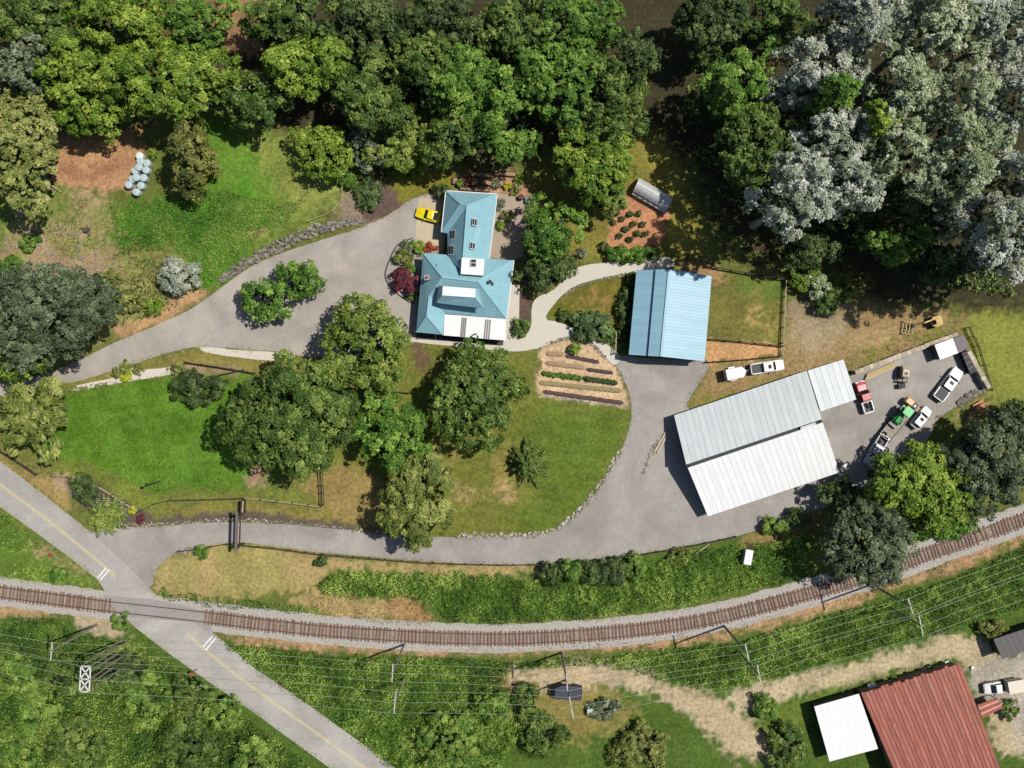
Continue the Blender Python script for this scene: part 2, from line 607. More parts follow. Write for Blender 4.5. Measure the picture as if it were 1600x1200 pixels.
# bright lawn
paint((82, 124, 30), [(40, 640), (110, 612), (270, 588), (400, 590), (440, 740), (400, 765), (240, 775), (180, 745), (110, 725), (50, 705)], 3, 5)
paint((96, 140, 44), [(40, 640), (110, 612), (270, 588), (400, 590), (440, 740), (400, 765), (240, 775), (180, 745), (110, 725), (50, 705)], 3, 5, 0.7, patchy=0.85, pscale=26, seed=41)
paint((122, 138, 54), [(60, 715), (120, 726), (180, 748), (240, 776), (400, 766), (470, 770), (500, 790), (380, 778), (220, 797), (150, 750), (100, 745)], 2, 4, 0.9)
paint((168, 146, 88), [(-30, 700), (60, 740), (110, 744), (110, 800), (70, 775), (-30, 720)], 2, 4, 0.95, grass=0.6)
paint((190, 162, 130), [(75, 740), (112, 742), (112, 768), (85, 765)], 2, 5, 0.9, grass=0)
paint((112, 98, 92), [(100, 748), (130, 748), (200, 790), (235, 805), (240, 820), (190, 822), (150, 800), (110, 775)], 1, 4, grass=0)
# middle lawn
paint((116, 124, 50), [(640, 535), (840, 545), (845, 620), (988, 640), (976, 700), (930, 772), (868, 832), (690, 840), (560, 832), (470, 780), (600, 600)], 3, 6)
paint((88, 120, 38), [(800, 650), (988, 636), (976, 700), (930, 772), (868, 832), (780, 835), (860, 740)], 6, 16, 0.75)
paint((150, 140, 72), [(690, 690), (800, 700), (810, 780), (700, 790)], 5, 20, 0.85, patchy=0.8, pscale=50, seed=45)
paint((196, 166, 116), [(776, 752), (812, 750), (806, 776), (782, 780)], 3, 6, 0.85, grass=0.3)
paint((186, 160, 112), [(700, 755), (735, 760), (730, 775), (702, 772)], 3, 6, 0.7, grass=0.4)
paint((200, 176, 130), [(660, 698), (692, 700), (688, 712), (664, 710)], 2, 4, 0.9, grass=0.2)
paint((152, 136, 76), [(460, 742), (540, 730), (610, 745), (600, 800), (590, 826), (500, 818), (400, 806), (250, 806), (250, 798), (380, 784), (500, 794), (480, 760)], 2, 6)
paint((124, 130, 48), [(240, 800), (380, 782), (500, 796), (560, 815), (480, 810), (380, 796), (250, 808)], 2, 4, 0.8)
paint((190, 146, 126), [(384, 728), (412, 728), (416, 758), (390, 762)], 2, 6, 0.9, grass=0.1)
paint((112, 98, 84), [(196, 806), (250, 808), (380, 799), (500, 810), (600, 826), (612, 838), (540, 832), (440, 820), (330, 818), (240, 824), (190, 822)], 1, 4, grass=0)
paint((118, 92, 76), [(640, 535), (665, 540), (680, 570), (664, 578), (645, 556)], 2, 5, 0.9, grass=0)
# between drive and railway
paint((176, 158, 100), [(236, 914), (252, 880), (320, 852), (430, 858), (600, 876), (850, 884), (848, 912), (640, 905), (520, 892), (480, 925), (250, 940)], 2, 6, grass=0.8)
paint((160, 156, 84), [(236, 914), (252, 880), (320, 852), (430, 858), (480, 925), (250, 940)], 2, 6, 0.8, patchy=0.9, pscale=36, seed=51)
paint((82, 112, 42), [(490, 920), (530, 888), (850, 902), (860, 884), (1060, 858), (1150, 840), (1270, 838), (1280, 900), (1100, 940), (900, 968), (700, 976), (560, 940)], 3, 8)
paint((196, 170, 112), [(450, 928), (540, 930), (610, 945), (600, 975), (520, 965), (450, 940)], 2, 8, 0.9, grass=0.5)
paint((190, 150, 100), [(610, 935), (650, 935), (682, 965), (670, 978), (600, 976)], 2, 8, 0.9, grass=0.4)
paint((160, 140, 84), [(1160, 838), (1280, 795), (1290, 815), (1200, 850), (1160, 862)], 2, 6, 0.9, grass=0.5)
# left verge
paint((98, 128, 46), [(-100, 740), (0, 796), (65, 842), (150, 908), (130, 920), (0, 908), (-100, 890)], 2, 6)
paint((180, 156, 112), [(30, 850), (70, 850), (140, 905), (120, 918), (70, 875)], 3, 12, 0.9, patchy=0.6, grass=0.3)
# below the railway
paint((80, 108, 40), [(-200, 955), (90, 962), (330, 985), (520, 1012), (800, 1024), (1000, 1010), (1250, 965), (1450, 905), (1720, 800), (1800, 1400), (-200, 1400)], 3, 6)
paint((196, 178, 142), [(112, 960), (180, 956), (184, 980), (205, 992), (176, 998), (126, 986)], 1, 6, grass=0)
paint((200, 160, 120), [(350, 990), (620, 1003), (800, 1010), (1000, 998), (1130, 980), (1260, 945), (1350, 920), (1420, 897), (1560, 845), (1620, 825), (1620, 838), (1480, 893), (1300, 955), (1120, 1000), (900, 1018), (640, 1020), (480, 1012), (350, 1002)], 2, 6, 0.95, grass=0.15)
paint((190, 158, 116), [(-60, 930), (60, 945), (100, 960), (20, 962), (-60, 960)], 2, 6, 0.9, grass=0.2)
paint((150, 138, 74), [(770, 1048), (900, 1038), (960, 1070), (1000, 1120), (900, 1160), (770, 1110)], 4, 10, 0.8)
paint((206, 184, 148), [(795, 1050), (900, 1034), (1000, 1044), (1060, 1068), (1120, 1090), (1180, 1125), (1240, 1190), (1150, 1190), (1100, 1130), (1040, 1090), (960, 1072), (870, 1074), (800, 1070)], 3, 8, 0.95, grass=0.1)
paint((206, 188, 150), [(1120, 1092), (1190, 1066), (1320, 1044), (1410, 1014), (1475, 994), (1540, 998), (1560, 1030), (1620, 1040), (1640, 1180), (1560, 1180), (1540, 1080), (1505, 1026), (1425, 1042), (1340, 1068), (1230, 1088), (1170, 1116)], 2, 6, 0.95, grass=0.1)
paint((112, 132, 50), [(1180, 1118), (1330, 1076), (1500, 1038), (1510, 1050), (1350, 1085), (1270, 1130), (1180, 1150)], 3, 6, 0.9)
paint((186, 176, 160), [(1505, 1055), (1545, 1030), (1680, 1010), (1680, 1180), (1600, 1180), (1580, 1120), (1530, 1100)], 2, 6, 0.9, grass=0)
# east side
paint((168, 142, 96), [(1074, 640), (1092, 600), (1104, 560), (1220, 556), (1226, 470), (1330, 470), (1500, 490), (1500, 520), (1420, 548), (1330, 580), (1200, 625), (1060, 655)], 4, 10, grass=0.3)
paint((186, 160, 116), [(1225, 580), (1340, 520), (1400, 505), (1420, 520), (1340, 550), (1230, 600)], 5, 10, 0.8, grass=0)
paint((174, 158, 126), [(1230, 468), (1300, 470), (1340, 500), (1300, 540), (1232, 552)], 5, 10, 0.9, grass=0.1)
paint((122, 126, 52), [(1300, 570), (1420, 520), (1490, 500), (1500, 520), (1440, 545), (1335, 578)], 3, 8, 0.9, patchy=0.6)
paint((120, 126, 52), [(1085, 628), (1140, 600), (1250, 588), (1250, 600), (1120, 640), (1075, 648)], 3, 8, 0.85, patchy=0.5)
paint((122, 122, 58), [(1108, 424), (1226, 440), (1224, 540), (1104, 530)], 2, 4)
paint((186, 164, 92), [(1158, 470), (1180, 478), (1215, 515), (1200, 522), (1165, 495)], 3, 8, 0.8)
paint((92, 122, 44), [(1140, 430), (1226, 440), (1224, 470), (1140, 450)], 3, 8, 0.8)
paint((218, 170, 118), [(1104, 530), (1222, 540), (1220, 557), (1104, 566)], 1, 2, grass=0)
paint((186, 150, 104), [(1056, 408), (1110, 414), (1150, 440), (1112, 440), (1060, 420)], 2, 6, 0.9, grass=0.1)
paint((138, 148, 62), [(1500, 505), (1560, 492), (1680, 500), (1680, 640), (1560, 650), (1540, 610)], 4, 8)
paint((196, 164, 112), [(1500, 640), (1545, 622), (1550, 645), (1505, 660)], 3, 6, 0.85, grass=0.2)
paint((206, 180, 140), [(1326, 588), (1350, 578), (1350, 600), (1330, 604)], 1, 3, 0.8, grass=0)
# gardens round the house
paint((132, 130, 56), [(840, 255), (1010, 200), (1060, 260), (1110, 400), (1040, 402), (900, 415), (845, 360), (830, 290)], 4, 8)
paint((150, 144, 62), [(1000, 205), (1045, 230), (1060, 300), (1110, 380), (1050, 395), (1040, 330)], 3, 8, 0.8)
paint((206, 146, 108), [(956, 312), (984, 304), (1046, 336), (1042, 362), (1030, 392), (944, 388)], 1, 5, grass=0)
paint((112, 112, 42), [(862, 480), (900, 448), (950, 434), (990, 428), (986, 530), (940, 520), (880, 500), (858, 496)], 2, 3)
paint((170, 140, 78), [(905, 455), (975, 470), (978, 490), (940, 495), (905, 480)], 5, 8, 0.6)
paint((110, 90, 80), [(806, 455), (834, 462), (828, 510), (806, 520)], 1, 3, grass=0)
paint((118, 96, 80), [(812, 395), (860, 400), (895, 415), (868, 448), (838, 462), (806, 450)], 2, 5, 0.9, grass=0.1)
paint((222, 190, 152), [(843, 545), (880, 530), (905, 528), (926, 537), (950, 560), (968, 580), (984, 634), (930, 630), (842, 616)], 1, 3, grass=0)
paint((120, 98, 88), [(604, 428), (622, 382), (645, 372), (690, 388), (660, 400), (650, 470), (612, 450)], 1, 3, grass=0)
paint((196, 150, 120), [(722, 272), (800, 268), (832, 290), (836, 318), (780, 306), (700, 298)], 2, 5, 0.95, grass=0)

paved = np.zeros(PXX.shape, bool)
for p in (LOWER_DRIVE, UPPER_DRIVE, PATH, BACK_YARD, SIDE_PATIO):
    paved |= inside(PXX, PYY, smooth_line(p, 4, True))
paved |= inside(PXX, PYY, ROAD)
PEB1 = smooth_line([(316, 542), (380, 547), (450, 552), (452, 562), (400, 562), (340, 554), (318, 549)], 4, True)
PEB2 = smooth_line([(110, 604), (180, 590), (176, 580), (200, 572), (225, 578), (270, 573), (270, 584), (190, 598), (112, 611)], 4, True)
GARDEN = [(843, 545), (880, 530), (905, 528), (926, 537), (950, 560), (968, 580), (984, 634), (930, 630), (842, 616)]
for p in (PEB1, PEB2, GARDEN):
    paved |= inside(PXX, PYY, p)
bal_poly = offset_line(BALLAST_C, 32) + offset_line(BALLAST_C, -32)[::-1]
ball = inside(PXX, PYY, bal_poly)
flat = blur((paved | ball).astype(float), 3)
for (x0, y0, x1, y1) in ((640, 285, 830, 550), (975, 415, 1120, 575), (1030, 560, 1345, 815)):
    flat = np.maximum(flat, blur(((PXX > x0) & (PXX < x1) & (PYY > y0) & (PYY < y1)).astype(float), 3))
hill = blur(inside(PXX, PYY, [(-300, -300), (330, -300), (560, 250), (535, 330), (440, 360), (350, 425), (300, 452), (180, 505), (60, 560), (-300, 600)]).astype(float), 14)
_mown = blur(inside(PXX, PYY, [(60, 640), (110, 612), (270, 588), (400, 590), (440, 740), (400, 765), (240, 775), (180, 745), (60, 710)]).astype(float), 2)
_mow2 = blur(inside(PXX, PYY, [(690, 690), (840, 640), (986, 640), (972, 700), (926, 770), (866, 828), (700, 834)]).astype(float), 2)
_st = np.sin((PYY + 0.12 * PXX + _wx * 9) * 2 * math.pi / 17) * 0.06 * _mown + np.sin((PYY - 0.05 * PXX + _wy * 12) * 2 * math.pi / 19) * 0.07 * _mow2
GCOL *= (1 + _st)[..., None]
GCOL[..., 0] *= 1 + 0.16 * GRASS
GCOL[..., 1] *= 1 + 0.08 * GRASS
GCOL[..., 2] *= 1 + 0.3 * GRASS
GZ = hill * 2.6
GZ += (fbm(GXX, GYY, 9, 61, 3) - 0.5) * 0.5 * GRASS
GZ += (fbm(GXX, GYY, 1.1, 62, 2) - 0.5) * 0.22 * (0.35 + 0.65 * GRASS)
GZ += (np.random.RandomState(5).rand(*GZ.shape) - 0.5) * 0.055 * GRASS
GZ = GZ * np.clip(1 - flat * 1.3, 0, 1) - 0.06 * np.clip(flat * 1.6, 0, 1)


def gz(x, y):
    """height of the ground"""
    i = min(max((x - GX0) / CELL, 0), len(gxs) - 2)
    j = min(max((y - GY0) / CELL, 0), len(gys) - 2)
    a, b = int(i), int(j)
    u, v = i - a, j - b
    return float((GZ[b, a] * (1 - u) + GZ[b, a + 1] * u) * (1 - v) + (GZ[b + 1, a] * (1 - u) + GZ[b + 1, a + 1] * u) * v)


def gz_arr(x, y):
    i = np.clip((x - GX0) / CELL, 0, len(gxs) - 2)
    j = np.clip((y - GY0) / CELL, 0, len(gys) - 2)
    a, b = i.astype(int), j.astype(int)
    u, v = i - a, j - b
    return (GZ[b, a] * (1 - u) + GZ[b, a + 1] * u) * (1 - v) + (GZ[b + 1, a] * (1 - u) + GZ[b + 1, a + 1] * u) * v


def on_ground(px, py, z=0.0):
    p = at(px, py, 0)
    h = gz(p.x, p.y)
    p = at(px, py, h + z)
    return p


def make_ground():
    ny, nx = GXX.shape
    X, Y, Z = GXX.copy(), GYY.copy(), GZ.copy()
    X[:, 0], X[:, -1] = -900, 900
    Y[0, :], Y[-1, :] = -900, 900
    me = bpy.data.meshes.new('ground')
    V = np.stack([X, Y, Z], -1).reshape(-1, 3).astype(np.float32)
    idx = np.arange(ny * nx).reshape(ny, nx)
    F = np.stack([idx[:-1, :-1], idx[:-1, 1:], idx[1:, 1:], idx[1:, :-1]], -1).reshape(-1, 4)
    me.vertices.add(len(V))
    me.vertices.foreach_set('co', V.ravel())
    me.loops.add(F.size)
    me.loops.foreach_set('vertex_index', F.ravel().astype(np.int32))
    me.polygons.add(len(F))
    me.polygons.foreach_set('loop_start', np.arange(0, F.size, 4, dtype=np.int32))
    me.polygons.foreach_set('use_smooth', np.ones(len(F), bool))
    me.update()
    ca = me.attributes.new('soil', 'FLOAT_COLOR', 'POINT')
    C = np.concatenate([GCOL, GRASS[..., None]], -1).reshape(-1, 4).astype(np.float32)
    ca.data.foreach_set('color', C.ravel())
    m, nt, b = new_mat('grass_and_soil')
    L = nt.links.new
    a = nd(nt, 'ShaderNodeAttribute', attribute_name='soil')
    tc = nd(nt, 'ShaderNodeTexCoord')
    n1 = nd(nt, 'ShaderNodeTexNoise', Scale=1.9, Detail=6.0, Roughness=0.8)
    L(tc.outputs['Object'], n1.inputs['Vector'])
    r1 = nd(nt, 'ShaderNodeMapRange')
    for k, v in (('From Min', 0.28), ('From Max', 0.72), ('To Min', 0.42), ('To Max', 1.58)):
        r1.inputs[k].default_value = v
    L(n1.outputs['Fac'], r1.inputs['Value'])
    n2 = nd(nt, 'ShaderNodeTexNoise', Scale=0.22, Detail=5.0, Roughness=0.6)
    L(tc.outputs['Object'], n2.inputs['Vector'])
    r2 = nd(nt, 'ShaderNodeMapRange')
    for k, v in (('From Min', 0.3), ('From Max', 0.7), ('To Min', 0.8), ('To Max', 1.2)):
        r2.inputs[k].default_value = v
    L(n2.outputs['Fac'], r2.inputs['Value'])
    mm = nd(nt, 'ShaderNodeMath', operation='MULTIPLY')
    L(r1.outputs[0], mm.inputs[0])
    L(r2.outputs[0], mm.inputs[1])
    mx = nd(nt, 'ShaderNodeMix', data_type='RGBA', blend_type='MULTIPLY')
    mx.inputs['Factor'].default_value = 1.0
    L(a.outputs['Color'], mx.inputs[6])
    L(mm.outputs[0], mx.inputs[7])
    # straw coloured dry blades, only where grass grows
    n3 = nd(nt, 'ShaderNodeTexNoise', Scale=0.9, Detail=8.0, Roughness=0.8)
    L(tc.outputs['Object'], n3.inputs['Vector'])
    r3 = nd(nt, 'ShaderNodeMapRange')
    for k, v in (('From Min', 0.52), ('From Max', 0.75), ('To Min', 0.0), ('To Max', 0.45)):
        r3.inputs[k].default_value = v
    L(n3.outputs['Fac'], r3.inputs['Value'])
    m3 = nd(nt, 'ShaderNodeMath', operation='MULTIPLY')
    L(r3.outputs[0], m3.inputs[0])
    L(a.outputs['Alpha'], m3.inputs[1])
    x3 = nd(nt, 'ShaderNodeMix', data_type='RGBA')
    x3.inputs[7].default_value = (*alb((166, 158, 84)), 1)
    L(m3.outputs[0], x3.inputs['Factor'])
    L(mx.outputs[2], x3.inputs[6])
    L(x3.outputs[2], b.inputs['Base Color'])
    b.inputs['Roughness'].default_value = 0.95
    b.inputs['Specular IOR Level'].default_value = 0.05
    n4 = nd(nt, 'ShaderNodeTexNoise', Scale=4.0, Detail=4.0, Roughness=0.7)
    L(tc.outputs['Object'], n4.inputs['Vector'])
    bp = nd(nt, 'ShaderNodeBump', Strength=0.6, Distance=0.25)
    L(n4.outputs['Fac'], bp.inputs['Height'])
    L(bp.outputs[0], b.inputs['Normal'])
    me.materials.append(m)
    o = link('ground', me)
    tag(o, 'grassy ground with lawns, dry patches and bare soil', kind='structure')


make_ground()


def sheet(name, poly, z, material, label, jitter=0.0, seed=1, thick=0.0):
    rnd = random.Random(seed)
    pts = []
    for (x, y) in poly:
        p = at(x + rnd.uniform(-jitter, jitter), y + rnd.uniform(-jitter, jitter), z)
        pts.append(p)
    tris = tessellate_polygon([pts])
    mb = MB()
    vs = [tuple(p) for p in pts]
    fs = []
    for t in tris:
        a, b, c = (pts[i] for i in t)
        fs.append(t if (b - a).cross(c - a).z > 0 else (t[0], t[2], t[1]))
    mb.add(vs, fs)
    o = mb.build(name, material)
    return tag(o, label, kind='structure')


m_asph = mat('old_asphalt', (176, 169, 161), 0.9, 0.13, 1.6, bump=0.25, bscale=14, stain=0.5, tone=(150, 144, 137), spec=0.15, crack=0.16)
m_asph2 = mat('drive_asphalt', (178, 171, 162), 0.9, 0.13, 1.4, bump=0.25, bscale=14, stain=0.5, tone=(200, 186, 168), spec=0.15, crack=0.14)
m_road = mat('road_asphalt', (188, 182, 175), 0.9, 0.12, 1.6, bump=0.25, bscale=16, stain=0.3, tone=(164, 156, 148), spec=0.15, crack=0.16)
m_conc = mat('pale_concrete', (222, 214, 198), 0.85, 0.06, 1.0, stain=0.25, tone=(200, 190, 172), spec=0.2)
m_pave = mat('patio_paving', (186, 168, 148), 0.85, 0.08, 1.2, stain=0.3, tone=(164, 146, 128), spec=0.2)
m_pad = mat('sandy_paving', (216, 198, 168), 0.9, 0.06, 1.2, stain=0.2, spec=0.2)
m_ball = mat('ballast', (190, 184, 176), 0.95, 0.34, 3.0, bump=0.9, bscale=6, stain=0.4, tone=(186, 168, 150), spec=0.1)
m_cross = mat('crossing_asphalt', (168, 163, 158), 0.9, 0.12, 1.2, bump=0.2, bscale=12, stain=0.4, tone=(142, 137, 133), spec=0.15)
m_yel = mat('road_paint_yellow', (226, 208, 150), 0.8, 0.15, 3.0)
m_white_line = mat('road_paint_white', (240, 240, 236), 0.8, 0.1, 3.0)

sheet('driveway', smooth_line(LOWER_DRIVE, 5, True), 0.02, m_asph, 'grey asphalt drive and yard leading from the road to the white barn', 0.6, 3)
sheet('driveway', smooth_line(UPPER_DRIVE, 5, True), 0.02, m_asph2, 'wide asphalt drive climbing to the turquoise roofed house', 0.6, 4)
sheet('road', ROAD, 0.032, m_road, 'public asphalt road running diagonally past the level crossing', 0.5, 5)
sheet('footpath', smooth_line(PATH, 5, True), 0.036, m_conc, 'curved pale concrete path between house and blue barn', 0.3, 6)
sheet('patio', BACK_YARD, 0.034, m_pave, 'paved back yard east of the house wing')
sheet('patio', SIDE_PATIO, 0.042, m_conc, 'narrow pale concrete terrace along the east wall of the house')
sheet('parking_pad', [(655, 309), (691, 312), (690, 394), (668, 384), (650, 372), (651, 340)], 0.03, m_pad, 'sandy parking pad under the yellow car')
bl = offset_line(TRACK, 24) + offset_line(TRACK, -22)[::-1]
sheet('ballast_bed', bl, 0.012, m_ball, 'grey stone ballast under the railway track', 1.6, 8)
bl2 = offset_line(TRACK, 10) + offset_line(TRACK, -10)[::-1]
sheet('track_bed', bl2, 0.02, mat('stained_ballast', (166, 144, 128), 0.95, 0.35, 3.0, bump=0.9, bscale=6, stain=0.6, tone=(186, 174, 160), spec=0.1), 'rust stained ballast between the rails', 1.2, 18)
sheet('road_crossing', [(160, 930), (240, 936), (310, 952), (324, 972), (333, 985), (326, 990), (300, 972), (250, 968), (195, 964), (174, 946)], 0.058, m_cross,
      'darker asphalt apron where the road crosses the rails', 0.4, 9)
ybar = offset_line(smooth_line([(-120, 668), (0, 757), (75, 813), (145, 870), (182, 902)], 6), 0)
for dd, lab in ((1.3, 'faded yellow centre line, upper of the pair before the crossing'), (-1.3, 'faded yellow centre line, lower of the pair before the crossing')):
    a = offset_line(ybar, dd + 0.6) + offset_line(ybar, dd - 0.6)[::-1]
    sheet('centre_line', a, 0.04, m_yel, lab)
yb2 = smooth_line([(292, 990), (340, 1032), (400, 1078), (470, 1128), (600, 1222)], 6)
for dd, lab in ((1.3, 'faded yellow centre line, upper of the pair past the crossing'), (-1.3, 'faded yellow centre line, lower of the pair past the crossing')):
    a = offset_line(yb2, dd + 0.6) + offset_line(yb2, dd - 0.6)[::-1]
    sheet('centre_line', a, 0.04, m_yel, lab)
for k, (x0, y0, x1, y1) in enumerate(((152, 904, 166, 887), (156, 907, 171, 890), (317, 1011, 332, 994), (321, 1016, 337, 997))):
    a = offset_line([(x0, y0), (x1, y1)], 1.3) + offset_line([(x0, y0), (x1, y1)], -1.3)[::-1]
    sheet('stop_line', a, 0.044, m_white_line, ['white stop line upper bar left of the crossing', 'white stop line lower bar left of the crossing',
                                                 'white stop line upper bar right of the crossing', 'white stop line lower bar right of the crossing'][k])
# vegetable garden and pebble beds get their own pale gravel
m_peb = mat('white_pebbles', (226, 216, 200), 0.9, 0.25, 5.0, bump=0.9, bscale=5)
sheet('pebble_bed', PEB1, 0.045, m_peb, 'white pebble strip beside the upper drive', 0.6, 12)
sheet('pebble_bed', PEB2, 0.02, m_peb, 'grey pebble bed around the three clipped round shrubs', 0.8, 13)
# ------------------------------------------------------------------ leaves, crowns, thickets
def quad_mesh(name, V, tint, material):
    """V (N,4,3) separate leaf faces"""
    N = len(V)
    me = bpy.data.meshes.new(name)
    me.vertices.add(N * 4)
    me.vertices.foreach_set('co', np.ascontiguousarray(V, dtype=np.float32).ravel())
    me.loops.add(N * 4)
    me.loops.foreach_set('vertex_index', np.arange(N * 4, dtype=np.int32))
    me.polygons.add(N)
    me.polygons.foreach_set('loop_start', np.arange(0, N * 4, 4, dtype=np.int32))
    me.update()
    at_ = me.attributes.new('tint', 'FLOAT', 'FACE')
    at_.data.foreach_set('value', np.clip(tint, 0, 1).astype(np.float32))
    me.materials.append(material)
    return me


def unit(a):
    return a / np.maximum(np.linalg.norm(a, axis=-1, keepdims=True), 1e-9)


def leaf_quads(P, Nn, size, aspect, rs, along=None):
    N = len(P)
    r = rs.normal(size=(N, 3)) if along is None else along + rs.normal(size=(N, 3)) * 0.35
    t1 = unit(r - Nn * np.sum(r * Nn, -1, keepdims=True))
    t2 = np.cross(Nn, t1)
    s = (size * rs.uniform(0.65, 1.35, N))[:, None]
    return np.stack([P - t1 * s, P - t2 * s * aspect, P + t1 * s, P + t2 * s * aspect], 1)


def crown(rs, rx, ry, z0, z1, leaf=0.24, clump=None, cover=1.5, dens=1.0, shape='round', lobes=0.18, aspect=0.62, streak=0.0, fill=True, egg=0.0):
    """leaf faces of one crown centred on the origin: boughs, leaf clumps on the boughs, leaves on the clumps"""
    R = (rx + ry) / 2
    hz = (z1 - z0) / 2
    zc = (z0 + z1) / 2
    cr = clump if clump else 0.36 + 0.03 * R
    if R < 2.2:
        cr = min(cr, 0.24 * R)
    ph = rs.uniform(0, 6.28, 5)
    am = rs.uniform(0.3, 1.0, 5)

    def outline(th):
        s = sum(am[k] * np.sin((k + 2) * th + ph[k]) / (k + 1.5) for k in range(5))
        return 1 + lobes * s

    # boughs spread over the dome by the golden angle
    nb = int(np.clip(7 + 2.6 * R, 8, 34))
    k = np.arange(nb) + 0.5
    ub = 1 - 1.45 * k / nb + rs.uniform(-0.1, 0.1, nb)
    tb = k * 2.39996 + rs.uniform(-0.35, 0.35, nb) + ph[0]
    if shape == 'cone':
        ub = 1 - 2 * np.sqrt(k / nb)
        rb = np.clip((1 - ub) / 2, 0.05, 1) * rs.uniform(0.66, 0.84, nb)
        rad = (0.16 + 0.3 * (1 - ub) / 2) * rs.uniform(0.8, 1.2, nb)
    else:
        rb = np.sqrt(np.clip(1 - ub * ub, 0, 1)) * rs.uniform(0.5, 0.86, nb)
        rad = rs.uniform(0.2, 0.4, nb) * (1.25 if nb < 14 else 1.0)
    if nb > 10:
        keep = (rs.rand(nb) > 0.14) | (ub > 0.75)
        ub, tb, rb, rad = ub[keep], tb[keep], rb[keep], rad[keep]
        nb = len(ub)
    ob = outline(tb)
    B = np.stack([rb * ob * np.cos(tb) * rx, rb * ob * np.sin(tb) * ry, zc + ub * hz * rs.uniform(0.5, 0.74, nb)], -1)
    BR = np.stack([rad * rx, rad * ry, rad * np.minimum(hz * 1.25, R * 1.1)], -1)
    BR[:, 2] = np.maximum(BR[:, 2], 0.3 * hz * rad / 0.35)
    area = 2.6 * math.pi * (BR[:, 0] * BR[:, 1] + BR[:, 0] * BR[:, 2])
    nc = np.maximum(5, (cover * area * 0.34 / (math.pi * cr * cr)).astype(int))
    ib = np.repeat(np.arange(nb), nc)
    n = len(ib)
    d = unit(rs.normal(size=(n, 3)))
    outb = unit((B - np.array([0, 0, zc - hz * 0.6])) / np.array([rx, ry, hz]))
    d = unit(d + outb[ib] * 0.75 + np.array([0, 0, 0.2]))
    C = B[ib] + d * BR[ib] * rs.uniform(0.6, 1.22, n)[:, None]
    C[:, 2] += rs.uniform(-0.5, 0.5, n) * min(1.2, 0.25 * R)
    C[:, 2] = np.maximum(C[:, 2], z0 + cr * 0.4)
    crs = cr * rs.uniform(0.5, 1.35, n)
    larea = 2 * leaf * leaf * aspect
    per = np.maximum(5, (dens * 2.1 * math.pi * crs ** 2 / larea * 0.6).astype(int))
    idx = np.repeat(np.arange(n), per)
    M = len(idx)
    e = unit(rs.normal(size=(M, 3)))
    e[:, 2] = np.abs(e[:, 2]) - 0.3 * rs.rand(M)
    e = unit(e + d[idx] * 0.5)
    P = C[idx] + e * (crs[idx] * rs.uniform(0.6, 1.1, M))[:, None] * np.array([1, 1, 0.8])
    Nn = unit(e * 0.7 + d[idx] * 0.5 + rs.normal(size=(M, 3)) * 0.5 + np.array([0, 0, 0.45]))
    along = None
    if streak > 0:
        along = outb[ib][idx] * np.array([1, 1, 0.2]) * 3 * streak
        Nn = unit(Nn + np.array([0, 0, 0.6]))
    V = leaf_quads(P, Nn, leaf * rs.uniform(0.75, 1.3, n)[idx], aspect, rs, along)
    bt = rs.uniform(-0.22, 0.22, nb)
    ct = rs.uniform(0.1, 0.9, n) + bt[ib]
    tint = ct[idx] * 0.6 + rs.uniform(0, 0.4, M)
    if fill:
        m = int(2 * math.pi * R * R / 0.8) + 10
        uu = rs.uniform(-0.9, 0.1, m)
        t2 = rs.uniform(0, 6.283, m)
        if shape == 'cone':
            rr = np.clip((1 - uu) / 2, 0, 1) * rs.uniform(0.2, 0.7, m)
        else:
            rr = np.sqrt(rs.uniform(0.0, 0.5, m))
        oo = outline(t2)
        F = np.stack([rr * oo * np.cos(t2) * rx, rr * oo * np.sin(t2) * ry, zc + uu * hz * 0.8], -1)
        Vf = leaf_quads(F, unit(rs.normal(size=(m, 3)) * 0.5 + np.array([0, 0, 1.0])), min(0.42, 0.2 * R), 0.7, rs)
        V = np.concatenate([V, Vf])
        tint = np.concatenate([tint, np.full(m, 0.0)])  # inner leaves get the darkest tone, painting shade into the crown gaps
    if egg:
        f = 1 - egg * np.clip(V[:, :, 1] / ry, -0.4, 1.0)
        V[:, :, 0] *= f
    return V, tint


